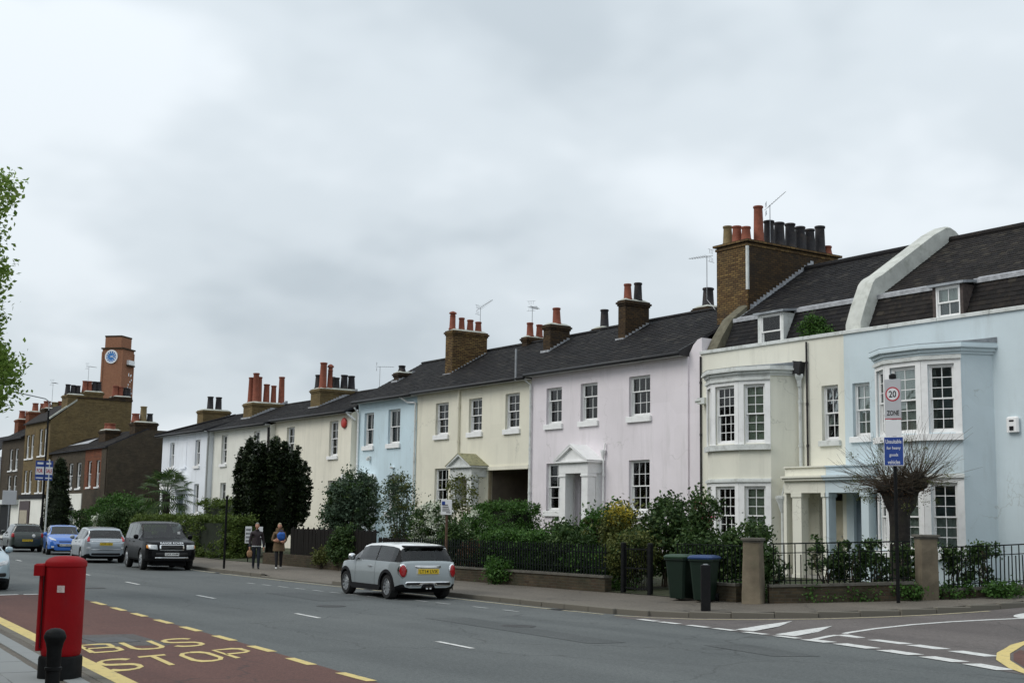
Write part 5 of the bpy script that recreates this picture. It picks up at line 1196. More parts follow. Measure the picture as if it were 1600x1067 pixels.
def leaves(name, mat, parent, blobs, n, size, shape='round', clump=.28, nclump=None, up=.3, asp=1.7, shell=.55, loc=None):
    """many small leaves gathered in clumps through the volume of the blobs (cx,cy,cz,rx,ry,rz)"""
    n = int(n*2.3); size *= .64
    B = np.array(blobs, float); vol = B[:, 3]*B[:, 4]*B[:, 5]; pr = vol**.75; pr /= pr.sum()
    nc = nclump or max(12, int(n/45))
    bi = NR.choice(len(B), nc, p=pr)
    d = NR.normal(size=(nc, 3)); d /= np.linalg.norm(d, axis=1)[:, None]
    if shape == 'cone':
        t = NR.random(nc)**1.3; rr = np.sqrt(NR.random(nc))*.95; a = NR.random(nc)*6.283
        prof = np.where(t < .15, .75+t*1.6, np.sqrt(np.clip(1-(t-.15)/.85, 0, 1))*1.0)
        cc = np.stack([np.cos(a)*rr*prof, np.sin(a)*rr*prof, t*2-1], 1)
    else:
        rr = (shell+(1-shell)*NR.random(nc))**.6; rr = np.where(NR.random(nc) < .25, NR.random(nc)**.5, rr); cc = d*rr[:, None]
        if shape == 'box': cc = NR.uniform(-1, 1, (nc, 3)); ax = NR.integers(0, 3, nc); sg = NR.choice([-1, 1], nc); m_ = NR.random(nc) < .75; cc[np.arange(nc)[m_], ax[m_]] = sg[m_]*NR.uniform(.85, 1, m_.sum())
    C = B[bi, :3]+cc*B[bi, 3:]
    cs = clump*NR.uniform(.6, 1.3, nc)
    ci = NR.integers(0, nc, n)
    pos = C[ci]+NR.normal(size=(n, 3))*(cs[ci]*.5)[:, None]*np.array([1, 1, .8])
    nrm = NR.normal(size=(n, 3))+np.array([0, 0, up*2]); nrm /= np.linalg.norm(nrm, axis=1)[:, None]
    t1 = np.cross(nrm, NR.normal(size=(n, 3))); t1 /= np.linalg.norm(t1, axis=1)[:, None]; t2 = np.cross(nrm, t1)
    sz = size*NR.uniform(.6, 1.35, n)[:, None]
    a = pos-t1*sz*.5*asp; c = pos+t1*sz*.5*asp; bend = nrm*sz*.12
    b_ = pos+t2*sz*.5+bend; d_ = pos-t2*sz*.5+bend
    V = np.stack([a, b_, c, d_], 1).reshape(-1, 3)
    me = bpy.data.meshes.new(name); me.vertices.add(4*n); me.vertices.foreach_set('co', V.ravel())
    me.loops.add(4*n); me.loops.foreach_set('vertex_index', np.arange(4*n, dtype=np.int32))
    me.polygons.add(n); me.polygons.foreach_set('loop_start', np.arange(0, 4*n, 4, dtype=np.int32)); me.polygons.foreach_set('loop_total', np.full(n, 4, np.int32))
    me.materials.append(mat); me.update(calc_edges=True); me.validate()
    return mesh_obj(name, me, parent, loc)
def gz(x, y): return tz(x, y)+.135
def stems(parent, x, y, z0, tips, r=.02, name='stem', mat=None, wob=.08):
    for t in tips:
        b = MB(); p0 = Vector((x+RND.uniform(-.12, .12), y+RND.uniform(-.12, .12), z0-.05)); p1 = Vector(t); pts = []
        for i in range(5): q = p0.lerp(p1, i/4); pts.append(q+Vector((RND.uniform(-wob, wob), RND.uniform(-wob, wob), 0))*(1 if 0 < i < 4 else 0))
        b.tube(pts, [r, r*.85, r*.7, r*.5, r*.25], 5); b.build(name, mat or M['twig'], parent)
def shrub(name, label, x, y, r, ztop, mat, n, size, cat='shrub', shape='round', blobs=None, clump=.28, extra=(), group=None, zlow=.15, nst=4, ry=None, **kw):
    z0 = gz(x, y); t = thing(name, label, cat, (x, y, z0), group)
    ry = ry or r; hz = (ztop-z0-zlow)/2; cz = z0+zlow+hz
    bl = blobs or [(x, y, cz, r*.92, ry*.92, hz*.92)]
    if not blobs and shape == 'round':
        for k in range(5): a = RND.uniform(0, 6.28); q = RND.uniform(.35, .7); bl.append((x+math.cos(a)*r*q, y+math.sin(a)*ry*q, cz+RND.uniform(-.4, .55)*hz, r*.45, ry*.45, hz*.5))
    leaves('foliage', mat, t, bl, n, size, shape, clump, **kw)
    for m2, n2, s2, nm, bb in extra: (stuff if nm == 'flowers' else (lambda q_: q_))(leaves(nm, m2, t, bb or bl, n2, s2, shape if shape != 'cone' else 'round', clump*.7))
    stems(t, x, y, z0, [(x+RND.uniform(-.6, .6)*r, y+RND.uniform(-.6, .6)*ry, cz+RND.uniform(-.2, .5)*hz) for _ in range(nst)], .025)
    return t
# dark yew with several upright leaders
x, y = -54.9, 24.6; z0 = gz(x, y)
yew = thing('yew_tree', 'broad dark yew tree with upright tips behind the two walkers', 'tree', (x, y, z0))
bl = []
for k in range(34):
    a = k*2.39996; q = 1.6*math.sqrt((k+.5)/34); zt_ = 5.7-.5*(q/1.6)**2+RND.uniform(-.95, .4); zb_ = .7+1.3*(q/1.6)**2
    bl.append((x+math.cos(a)*q, y+math.sin(a)*q, (zt_+zb_)/2, .22, .22, (zt_-zb_)/2))
leaves('foliage', M['leaf_yew'], yew, bl, 30000, .125, clump=.1, nclump=5600, up=.9, asp=2.0, shell=.75)
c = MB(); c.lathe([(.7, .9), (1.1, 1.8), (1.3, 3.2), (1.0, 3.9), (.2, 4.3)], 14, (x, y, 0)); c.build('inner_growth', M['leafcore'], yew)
b = MB(); b.tube([(x, y, z0-.1), (x, y, 1.6), (x+.1, y, 3.6)], [.22, .17, .05], 8); b.build('trunk', M['bark'], yew)
for k in range(5): a = k*1.26; b = MB(); b.tube([(x, y, 1.0+.1*k), (x+.5*math.cos(a), y+.5*math.sin(a), 2.2), (x+.9*math.cos(a), y+.9*math.sin(a), 4.2)], [.1, .07, .02], 6); b.build('limb', M['bark'], yew)
shrub('garden_tree', 'grey-green small leaved garden tree beside the dark yew', -47.1, 24.6, 1.25, 4.05, M['leaf_grey'], 6500, .1, 'tree', clump=.26, zlow=.7, nst=7, extra=[(M['leaf_dark'], 2500, .1, 'inner_foliage', None)])
shrub('feathery_shrub', 'thin feathery blue-green shrub in front of the sky blue house', -42.6, 24.2, .8, 3.75, M['leaf_grey'], 1700, .085, clump=.3, nst=12, zlow=.3, extra=[(M['leaf_olive'], 700, .08, 'new_growth', None)])
shrub('climbing_shrub', 'thin leafy climber against the cream archway house', -41.4, 26.2, .65, 4.1, M['leaf_olive'], 600, .09, clump=.3, nst=8, zlow=.4)
shrub('viburnum', 'shrub covered in white flower clusters behind the parking sign', -38.9, 23.4, .8, 2.75, M['leaf_dark'], 2600, .1, clump=.25, extra=[(M['blossom_w'], 5200, .07, 'flowers', None)], nst=5)
shrub('flowering_shrub', 'green shrub dotted with small white flowers below the porch steps', -37.2, 24.2, .85, 2.35, M['leaf_mid'], 2800, .1, extra=[(M['blossom_w'], 700, .06, 'flowers', None)])
shrub('bronze_shrub', 'low bronze leaved shrub pressed against the picket fence', -34.6, 22.5, .55, 1.35, M['leaf_brown'], 2200, .08, extra=[(M['leaf_dark'], 1200, .08, 'inner_foliage', None)])
shrub('round_shrub', 'rounded green shrub behind the parked hatchback', -35.9, 22.6, .7, 1.85, M['leaf_dark'], 3600, .09)
def hedge(name, label, x0, x1, y0, y1, zt, mat, n, size, zb=.1, extra=None):
    xc, yc_ = (x0+x1)/2, (y0+y1)/2; z0 = gz(xc, yc_); t = thing(name, label, 'hedge', (xc, yc_, z0)); hz = (zt-z0-zb)/2
    leaves('foliage', mat, t, [(xc, yc_, z0+zb+hz, (x1-x0)/2, (y1-y0)/2, hz)], n, size, 'box', .2, nclump=int(n/25))
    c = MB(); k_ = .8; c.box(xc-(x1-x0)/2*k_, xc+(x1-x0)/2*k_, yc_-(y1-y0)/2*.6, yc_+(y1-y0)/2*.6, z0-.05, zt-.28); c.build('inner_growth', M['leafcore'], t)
    if extra: leaves('new_growth', extra[0], t, [(xc, yc_, zt-.05, (x1-x0)/2*.95, (y1-y0)/2*.9, .12)], extra[1], size, 'box', .2)
    return t
hedge('clipped_hedge', 'clipped box hedge standing in front of the carriage arch', -40.0, -37.8, 25.9, 27.2, 2.62, M['leaf_mid'], 9000, .075)
hedge('fence_hedge', 'bright green hedge growing over the picket fence', -33.3, -30.6, 21.8, 22.8, 1.62, M['leaf_mid'], 8500, .075, .5)
shrub('verge_plant', 'clump of bright green leaves spilling over the low brick wall', -31.6, 21.5, .55, .85, M['leaf_mid'], 2400, .085, zlow=.02, ry=.3)
shrub('fence_climber', 'leafy climber tumbling over the tall dark boarded fence', -41.6, 21.35, .8, 1.75, M['leaf_dark'], 1500, .09, ry=.3, clump=.2)
shrub('fence_foot_plant', 'yellow-green plant at the foot of the boarded fence by the walking woman', -43.0, 21.3, .45, 1.0, M['leaf_olive'], 900, .08, ry=.25, clump=.18)
# mixed planting in front of the lilac house
shrub('dark_shrub', 'dense dark evergreen shrub in front of the lilac porch', -31.2, 23.6, .85, 1.95, M['leaf_dark'], 3600, .1)
shrub('tall_rose_bush', 'tall leggy shrub with long arching stems in front of the lilac house', -29.9, 23.9, .95, 2.75, M['leaf_mid'], 1700, .1, nst=12, clump=.24, extra=[(M['leaf_olive'], 900, .09, 'new_growth', None), (M['blossom_w'], 160, .06, 'flowers', None)])
shrub('yellow_flowered_shrub', 'shrub with a patch of yellow flowers before the lilac house', -28.75, 23.5, .6, 2.6, M['leaf_olive'], 1700, .09, nst=7, extra=[(M['blossom_y'], 520, .06, 'flowers', [(-28.7, 23.4, 2.2, .35, .35, .3)])])
shrub('laurel', 'dark glossy laurel beside the iron gate', -27.3, 23.8, .85, 2.85, M['leaf_dark'], 3000, .11, nst=9, clump=.24)
shrub('olive_shrub', 'olive green conifer like shrub leaning over the fence by the gate', -27.15, 22.5, .75, 1.85, M['leaf_olive'], 3800, .07, extra=[(M['leaf_dark'], 1500, .08, 'inner_foliage', None)])
shrub('low_shrub', 'low green shrub at the foot of the fence left of the gate', -28.5, 22.3, .7, 1.2, M['leaf_mid'], 2600, .085)
shrub('dark_hedge_shrub', 'dark green shrub behind the picket fence beneath the rose', -29.9, 22.5, .85, 1.75, M['leaf_dark'], 3800, .09)
shrub('red_tipped_rose', 'open rose bush with reddish tips above the wheelie bins', -25.5, 23.6, .58, 2.9, M['leaf_dark'], 1900, .1, nst=9, clump=.22, extra=[(M['blossom_p'], 60, .06, 'flowers', None)])
shrub('green_shrub', 'dense green shrub behind the two wheelie bins', -24.9, 23.0, .75, 1.75, M['leaf_dark'], 3300, .1)
shrub('bin_side_shrub', 'leafy shrub below the pale bow window beside the bins', -23.75, 23.3, .6, 2.15, M['leaf_dark'], 2700, .095, nst=5)
# behind the corner railings
for i, (xx, yy, r, zt, mt, lab) in enumerate([(-21.35, 23.55, .36, 1.75, 'leaf_dark', 'dark leafy shrub just right of the tapered gate pillar'), (-20.95, 24.0, .3, 1.85, 'leaf_dark', 'upright dark rose behind the railings below the cream door'), (-20.85, 24.75, .34, 1.9, 'leaf_dark', 'tall bush behind the railings below the blue door'),
        (-20.45, 25.45, .3, 1.8, 'leaf_dark', 'leafy rose bush close to the pollarded trunk'), (-19.95, 26.55, .3, 1.75, 'leaf_dark', 'rose bush behind the railings right of the squat pillar'), (-19.75, 27.2, .34, 1.85, 'leaf_dark', 'dark bush against the grey-blue corner wall'), (-22.2, 22.6, .32, 1.5, 'leaf_dark', 'small shrub behind the railings left of the tapered pillar')]):
    shrub('railing_shrub', lab, xx, yy, r*1.25, zt, M[mt], 520, .085, clump=.15, nst=7, extra=[(M['blossom_w'], 16, .05, 'flowers', None)])
stuff(leaves('border_plants', M['leaf_mid'], None, [(-21.2+.55*k, 23.0+.95*k, gz(-21.2+.55*k, 23+.95*k)+.14, .4, .5, .16) for k in range(5)]+[(-23, 22.5, .4, 1.0, .35, .16), (-30, 22.1, .4, 3.5, .3, .15), (-36.5, 22.1, .4, 3, .3, .15), (-45, 22.1, .45, 3, .3, .2)], 9000, .07, clump=.2))
t = thing('roof_shrub', 'green shrub growing beside the pale house dormer', 'shrub', (-27.6, 29.9, 7.5))
leaves('foliage', M['leaf_mid'], t, [(-27.45, 29.82, 7.95, .42, .2, .42), (-27.1, 29.8, 7.75, .4, .18, .25)], 1500, .075, clump=.16); stems(t, -27.5, 29.8, 7.5, [(-27.3, 29.8, 8.1), (-27.6, 29.8, 8.2)], .012)
# further along to the left
x, y = -87.2, 24.2; z0 = gz(x, y); cyp = thing('cypress', 'narrow dark columnar cypress in front of the pale shop', 'tree', (x, y, z0))
leaves('foliage', M['leaf_yew'], cyp, [(x, y, 2.9, .98, .98, 2.6)], 9000, .13, 'cone', .2, nclump=700)
b = MB(); b.tube([(x, y, z0-.1), (x, y, 4.6)], [.14, .03], 6); b.build('trunk', M['bark'], cyp)
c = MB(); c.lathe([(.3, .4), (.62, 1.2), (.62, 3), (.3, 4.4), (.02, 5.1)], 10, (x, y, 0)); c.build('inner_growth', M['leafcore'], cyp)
hedge('privet_hedge', 'light green clipped hedge behind the black off-roader', -66.5, -53.4, 22.0, 23.3, 2.0, M['leaf_lime'], 17000, .09, .02)
hedge('privet_hedge_tall', 'taller rounded hedge between the light hedge and the dark yew', -60.5, -55.8, 23.35, 24.4, 2.75, M['leaf_lime'], 6000, .1, .02)
shrub('rounded_bush', 'rounded dark green bush beside the palm', -71.3, 23.4, 1.2, 2.4, M['leaf_dark'], 5000, .11)
shrub('wild_shrub', 'untidy green shrub against the brown gable wall', -77.0, 25.0, 2.0, 3.4, M['leaf_mid'], 5000, .12, nst=6)
shrub('front_garden_bush', 'spreading bush in front of the red brick cottage', -81.5, 25.2, 1.7, 2.7, M['leaf_dark'], 4200, .12, nst=5)
shrub('white_flower_bush', 'bush with a spike of white flowers behind the silver hatchback', -74.6, 23.2, .8, 2.1, M['leaf_dark'], 2200, .1, extra=[(M['blossom_w'], 420, .08, 'flowers', [(-74.4, 22.8, 1.5, .2, .2, .6)])])
x, y = -70.6, 25.4; z0 = gz(x, y); palm = thing('fan_palm', 'dark fan palm with a hairy trunk in front of the white house', 'palm tree', (x, y, z0))
b = MB(); b.tube([(x, y, z0-.1), (x+.05, y, 1.8), (x, y, 3.2)], [.17, .2, .22], 9); b.build('trunk', M['bark'], palm)
for k in range(34):
    a = k*2.4; el = rad(70-115*(k/33)); d = Vector((math.cos(a)*math.cos(el), math.sin(a)*math.cos(el), math.sin(el))); p0 = Vector((x, y, 3.15)); p1 = p0+d*1.0
    b = MB(); b.tube([p0, p0.lerp(p1, .5)+Vector((0, 0, .06)), p1], [.02, .015, .012], 4)
    s = d.cross(Vector((0, 0, 1))).normalized(); u_ = s.cross(d)
    for j in range(13):
        th = rad(-75+150*j/12); dd = (d*math.cos(th)+s*math.sin(th)).normalized(); wd = u_.cross(dd)*.04
        tip = p1+dd*.85+Vector((0, 0, -.2)); mid = p1+dd*.45
        b.add([p1, mid+wd+u_*.015, tip, mid-wd+u_*.015], ((0, 1, 2, 3),))
    b.build('frond', M['leaf_dark'], palm)
# pollarded street tree in the corner garden
x, y = -21.66, 26.53; z0 = gz(x, y); pol = thing('pollarded_tree', 'pollarded tree with a dark knuckled head and a burst of bare twigs', 'tree', (x, y, z0))
b = MB(); b.tube([(x, y, z0-.15), (x+.02, y, z0+.15), (x-.01, y, 1.2), (x+.01, y, 2.0), (x, y, 2.5), (x+.02, y, 2.75)], [.38, .31, .255, .25, .27, .24], 12); autosmooth(b.build('trunk', M['bark'], pol), 70)
heads = [(x-.18, y-.26, 2.95, .2), (x+.26, y+.38, 3.12, .25), (x-.03, y-.06, 2.85, .22), (x+.12, y+.18, 2.95, .22), (x+.02, y+.04, 3.12, .17)]
for hx, hy, hz, hr in heads:
    b = MB(); b.tube([(x, y, 2.3), (hx*.6+x*.4, hy*.6+y*.4, 2.62), (hx, hy, hz)], [.22, .18, .16], 8); b.build('limb', M['bark'], pol)
    bm = bmesh.new(); bmesh.ops.create_icosphere(bm, subdivisions=3, radius=hr)
    for v in bm.verts: n_ = v.co.normalized(); v.co *= 1+.16*math.sin(9*n_.x+hx*7)*math.sin(8*n_.y+3)+.13*math.sin(13*n_.z+hy*5)+RND.uniform(-.06, .06); v.co += Vector((hx, hy, hz))
    me = bpy.data.meshes.new('knuckle'); bm.to_mesh(me); bm.free(); me.materials.append(M['bark']); me.polygons.foreach_set('use_smooth', [True]*len(me.polygons)); mesh_obj('knuckle', me, pol)
tw_ = MB()
for k in range(340):
    hx, hy, hz, hr = heads[(0, 1, 0, 1, 3, 2, 1, 0, 4)[k % 9]]; th = RND.uniform(0, 6.283); el = math.asin(RND.uniform(-.12, .99)); d = Vector((math.cos(th)*math.cos(el), math.sin(th)*math.cos(el), math.sin(el)))
    ln = RND.uniform(.55, 1.65); wv = lambda s_: Vector((RND.uniform(-s_, s_), RND.uniform(-s_, s_), RND.uniform(-s_, s_)))
    p = Vector((hx, hy, hz))+d*hr*.7; q = p+d*ln*.35+wv(.04); q2 = p+d*ln*.7+wv(.07)+Vector((0, 0, .05)); e_ = p+d*ln+wv(.1)+Vector((0, 0, .13))
    tw_.tube([p, q, q2, e_], [.0085, .0065, .0048, .0025], 3, False)
    if k % 2 == 0:
        f_ = q+(e_-q).length*.55*(d+wv(.45)).normalized(); tw_.tube([q, q.lerp(f_, .5)+wv(.03), f_], [.005, .004, .002], 3, False)
stuff(tw_.build('twigs', M['twig'], pol))
leaves('buds', M['leaf_brown'], pol, [(h_[0], h_[1], h_[2], .36, .36, .33) for h_ in heads], 900, .035, clump=.2)
leaves('shoots', M['leaf_olive'], pol, [(x, y, 3.3, 1.35, 1.35, .9)], 800, .035, clump=.15, shell=.8)
# young leafed tree on the near pavement, only its crown's edge in view
x, y = -34.37, 5.58; pt = thing('street_tree', 'tall street tree in fresh yellow-green leaf at the edge of the near pavement', 'tree', (x, y, .12))
b = MB(); b.tube([(x, y, .0), (x, y, 2), (x+.1, y, 5), (x, y+.1, 9)], [.24, .2, .15, .06], 10); b.build('trunk', M['bark'], pt)
cro = [(x, y, 7.6, 2.2, 2.2, 2.9)]
for k in range(14):
    a = k*2.4; q = RND.uniform(1.2, 1.95); zz_ = 4.8+5.4*((k*5) % 14)/14; cro.append((x+math.cos(a)*q, y+math.sin(a)*q, zz_, .85, .85, .75))
    b = MB(); b.tube([(x, y, zz_-1.6), (x+math.cos(a)*q*.5, y+math.sin(a)*q*.5, zz_-.6), (x+math.cos(a)*q*1.15, y+math.sin(a)*q*1.15, zz_)], [.06, .04, .012], 5); b.build('limb', M['bark'], pt)
leaves('crown', M['leaf_plane'], pt, cro, 26000, .125, clump=.36, nclump=1000, shell=.75)
0 and stuff(leaves('litter', M['leaf_brown'], None, [(-30, 18.3, .03, 12, .15, .01), (-40, 19.6, .14, 6, .6, .0)], 120, .05, clump=.3))
# ------------------------------------------------------------------ cars
M['tyre'] = plain('tyre_rubber', (.018, .018, .018), .85, .2, 20, .2)
M['alloy'] = plain('alloy_wheel', (.5, .51, .52), .3, .1, 10, .03, metallic=.85)
M['chrome'] = plain('chrome', (.72, .73, .74), .12, .03, 5, 0, metallic=1)
M['carglass'] = glassmat('car_window_glass', (.6, .66, .63))
M['seat'] = plain('seat_fabric', (.03, .03, .032), .9, .2, 8, .2)
M['lamp_red'] = plain('red_lamp_lens', (.35, .012, .016), .15, .1, 12, 0, spec=.6)
M['lamp_clear'] = plain('clear_lamp_lens', (.55, .57, .58), .1, .25, 25, 0, spec=.8)
M['amber'] = plain('amber_lens', (.6, .22, .02), .2, .1, 10, 0)
M['plate_y'] = plain('yellow_number_plate', (.72, .5, .03), .4, .03, 5, 0)
M['plate_w'] = plain('white_number_plate', (.72, .72, .7), .4, .03, 5, 0)
M['ink'] = plain('black_ink', (.01, .01, .01), .5, .1, 5, 0)
def itp(l, x):
    if x <= l[0][0]: return l[0][1]
    for a, b in zip(l, l[1:]):
        if x <= b[0]: return a[1]+(b[1]-a[1])*(x-a[0])/max(b[0]-a[0], 1e-9)
    return l[-1][1]
class Car:
    def __init__(s, name, label, sp):
        s.sp = sp; s.L = sp['L']; s.W = sp['W']
        s.root = thing(name, label, 'car'); s.body()
    def sec(s, x):
        sp = s.sp; zt = itp(sp['top'], x); zb = itp(sp['bot'], x); zk = min(itp(sp['belt'], x), zt-.02); w = itp(sp['wid'], x)*s.W/2
        cab = max(0, min(1, (zt-zk-.03)/.3)); wr = w*(.9+(sp['roofw']-.9)*cab); d = zk-zb
        low = [(0, zb), (.75*w, zb), (.93*w, zb+.03), (.982*w, zb+.1), (w, zb+.32*d), (w*.998, zb+.6*d), (.985*w, zb+.86*d), (.955*w, zk)]
        hz = zt-(.03+.05*cab); k = [(.955*w+(wr-.955*w)*t, zk+(hz-zk)*t) for t in (.34, .67, 1)] if hz > zk else [(.955*w+(wr-.955*w)*t, zk+(hz-zk)*t) for t in (.34, .67, 1)]
        return low+k+[(wr*.93, zt-.018-.012*cab), (wr*.6, zt-.004), (0, zt)]
    def hw(s, x, z):
        p = s.sec(x); best = 0
        for (y0, z0), (y1, z1) in zip(p[1:], p[2:]):
            if (z0-z)*(z1-z) <= 0 and abs(z1-z0) > 1e-6: best = max(best, y0+(y1-y0)*(z-z0)/(z1-z0))
        return best
    def endx(s, y, z, e):
        x = e*s.L/2
        for i in range(160):
            if s.hw(x, z) >= abs(y): return x
            x -= e*.006
        return x
    def body(s):
        sp = s.sp; L_ = s.L
        xs_ = sorted({*[round(p[0], 3) for p in sp['top']], *[round(-L_/2+L_*i/64, 3) for i in range(65)], *[round(e*(L_/2-.012*i), 3) for e in (-1, 1) for i in range(14)]})
        xs_ = [x for x in xs_ if -L_/2-1e-6 <= x <= L_/2+1e-6]
        V = []; n = 14
        for x in xs_:
            p = s.sec(x); ring = [(x, y, z) for y, z in p]+[(x, -y, z) for y, z in reversed(p[1:-1])]; V += ring
        m_ = 2*n-2; F = []; MI = []
        for i in range(len(xs_)-1):
            xc = (xs_[i]+xs_[i+1])/2
            for j in range(m_):
                F.append((i*m_+j, (i+1)*m_+j, (i+1)*m_+(j+1) % m_, i*m_+(j+1) % m_))
                jj = j if j < n-1 else m_-1-j; mi = 0
                if jj < 3: mi = 4
                if 7 <= jj < 10 and any(a < xc < b for a, b in sp['side']): mi = 3
                if jj >= 11 or (jj >= 10 and sp.get('wide')):
                    if sp['wind'][0] < xc < sp['wind'][1]: mi = 1
                    if sp['rear'][0] < xc < sp['rear'][1]: mi = 2
                if mi == 0 and jj >= 10 and 'roof' in sp and sp['roof'][0] < xc < sp['roof'][1]: mi = 5
                if mi == 0 and 7 <= jj and 'pillar' in sp and sp['pillar'][0] < xc < sp['pillar'][1]: mi = 6
                MI.append(mi)
        F += [tuple(range(m_)), tuple(reversed(range((len(xs_)-1)*m_, len(xs_)*m_)))]; MI += [0, 0]
        me = bpy.data.meshes.new('car'); me.from_pydata(V, [], F)
        mats = [sp['paint'], M['carglass'], M['carglass'], M['carglass'], M['blackpl'], sp.get('roofmat', sp['paint']), M['blackpl']]
        for q in mats: me.materials.append(q)
        me.polygons.foreach_set('material_index', MI)
        bm = bmesh.new(); bm.from_mesh(me); bmesh.ops.recalc_face_normals(bm, faces=bm.faces); bm.to_mesh(me); bm.free()
        tmp = bpy.data.objects.new('tmp', me); COL.objects.link(tmp)
        cm = MB(); r = sp['wr']+.05
        for wx in sp['wheels']:
            for sg in (-1, 1):
                cm.T = Matrix.Translation((wx, sg*(s.W/2-.1), sp['wr'])) @ Matrix.Rotation(math.pi/2, 4, 'X'); cm.lathe([(r, -.22), (r, .22)], 28)
        cut = cm.build('cut', M['blackpl']); bm = bmesh.new(); bm.from_mesh(cut.data); bmesh.ops.recalc_face_normals(bm, faces=bm.faces); bm.to_mesh(cut.data); bm.free()
        for q in range(4): cut.data.materials.append(M['blackpl'])
        cut.data.polygons.foreach_set('material_index', [4]*len(cut.data.polygons))
        md = tmp.modifiers.new('b', 'BOOLEAN'); md.operation = 'DIFFERENCE'; md.solver = 'EXACT'; md.object = cut; md.material_mode = 'INDEX'
        bpy.context.view_layer.update()
        res = bpy.data.meshes.new_from_object(tmp.evaluated_get(bpy.context.evaluated_depsgraph_get()))
        bpy.data.objects.remove(tmp); bpy.data.objects.remove(cut)
        names = ['body', 'windscreen', 'rear_window', 'side_window', 'lower_trim', 'roof_panel', 'pillar_trim']
        for mi in range(7):
            for sg in ((-1, 1) if mi in (3,) else (0,)):
                bm = bmesh.new(); bm.from_mesh(res)
                dead = [f for f in bm.faces if f.material_index != mi or (sg and f.calc_center_median().y*sg < 0)]
                bmesh.ops.delete(bm, geom=dead, context='FACES')
                if not bm.faces: bm.free(); continue
                for f in bm.faces: f.material_index = 0
                groups = [list(bm.faces)]
                if mi in (6, 4, 3):
                    groups = []; left = set(bm.faces)
                    while left:
                        st = [left.pop()]; g_ = list(st)
                        while st:
                            f = st.pop()
                            for e_ in f.edges:
                                for f2 in e_.link_faces:
                                    if f2 in left: left.remove(f2); st.append(f2); g_.append(f2)
                        groups.append(g_)
                for g_ in groups:
                    vm = {}; V_ = []; F_ = []
                    for f in g_:
                        for v in f.verts:
                            if v not in vm: vm[v] = len(V_); V_.append(tuple(v.co))
                        F_.append([vm[v] for v in f.verts])
                    q = bpy.data.meshes.new(names[mi]); q.from_pydata(V_, [], F_); q.materials.append(mats[mi]); q.update()
                    o = child(names[mi], q, s.root); autosmooth(o, 38)
                bm.free()
        # wheels
        key = 'wheel'; r = sp['wr']; tw = .21
        t = MB(); t.T = Matrix.Rotation(math.pi/2, 4, 'X'); t.lathe([(r*.66, -tw/2), (r*.93, -tw/2), (r, -tw/2+.035), (r, tw/2-.035), (r*.93, tw/2), (r*.66, tw/2), (r*.64, 0)], 28)
        tm = t.mesh('wheel', M['tyre'], True); tm.set_sharp_from_angle(angle=rad(40))
        rm = MB(); rm.T = Matrix.Rotation(math.pi/2, 4, 'X'); rr = r*.67
        rm.lathe([(rr, .02), (rr, .1), (rr*.93, .1), (rr*.92, .03)], 28); rm.lathe([(.06, .02), (.06, .085), (.03, .09)], 12)
        ns = sp.get('spokes', 5)
        for k in range(ns):
            a = 2*math.pi*k/ns; d = Vector((math.cos(a), math.sin(a), 0)); q = Vector((-math.sin(a), math.cos(a), 0)); w0, w1 = .045*5/ns+.012, .035*5/ns+.012
            rm.add([d*.05-q*w0+Vector((0, 0, .05)), d*.05+q*w0+Vector((0, 0, .05)), d*rr*.95+q*w1+Vector((0, 0, .05)), d*rr*.95-q*w1+Vector((0, 0, .05)), d*.05-q*w0*.7+Vector((0, 0, .085)), d*.05+q*w0*.7+Vector((0, 0, .085)), d*rr*.95+q*w1*.7+Vector((0, 0, .09)), d*rr*.95-q*w1*.7+Vector((0, 0, .09))], ((0, 3, 2, 1), (4, 5, 6, 7), (0, 1, 5, 4), (1, 2, 6, 5), (2, 3, 7, 6), (3, 0, 4, 7)))
        rmm = rm.mesh('rim', M['alloy'])
        bk = MB(); bk.T = Matrix.Rotation(math.pi/2, 4, 'X'); bk.lathe([(rr*.96, -.02), (rr*.96, .0)], 24); bkm = bk.mesh('brake_disc', M['blackpl'])
        for wx in sp['wheels']:
            for sg in (-1, 1):
                wo = child('wheel', tm, s.root, (wx, sg*(s.W/2-tw/2-.025), r)); wo.rotation_euler = (0, 0, 0 if sg < 0 else math.pi)
                ro = child('rim', rmm, wo); ro.rotation_euler = (0, RND.uniform(0, 6), 0); child('brake_disc', bkm, wo)
        zs = sp['bot'][1][1]+.1; zk_ = itp(sp['belt'], 0)
        fl = MB(); fl.box(-L_/2+.5, L_*.2, -s.W/2+.2, s.W/2-.2, zs, zs+.12); fl.build('cabin_floor', M['seat']).parent = s.root
        ds = MB(); ds.bbox(L_*.19, L_*.27, -s.W/2+.2, s.W/2-.2, zs, zk_+.0, .04); ds.build('dashboard', M['seat']).parent = s.root
        for sx_, wds in ((-.02*L_, ((-.36, .26), (.36, .26))), (-.24*L_, ((0, .58),))):
            for yc_, hw_ in wds:
                q = MB(); q.bbox(sx_-.05, sx_+.45, yc_-hw_, yc_+hw_, zs+.1, zs+.32, .05); q.add([(sx_-.02, yc_-hw_, zs+.3), (sx_-.02, yc_+hw_, zs+.3), (sx_-.2, yc_+hw_*.9, zk_+.08), (sx_-.2, yc_-hw_*.9, zk_+.08), (sx_-.14, yc_-hw_, zs+.3), (sx_-.14, yc_+hw_, zs+.3), (sx_-.3, yc_+hw_*.9, zk_+.06), (sx_-.3, yc_-hw_*.9, zk_+.06)], ((0, 1, 2, 3), (7, 6, 5, 4), (3, 2, 6, 7), (1, 5, 6, 2), (4, 0, 3, 7)))
                for hy in ((yc_,) if hw_ < .4 else (yc_-.32, yc_+.32)): q.bbox(sx_-.31, sx_-.2, hy-.12, hy+.12, zk_+.06, zk_+.25, .03)
                o_ = q.build('seat', M['seat']); o_.parent = s.root
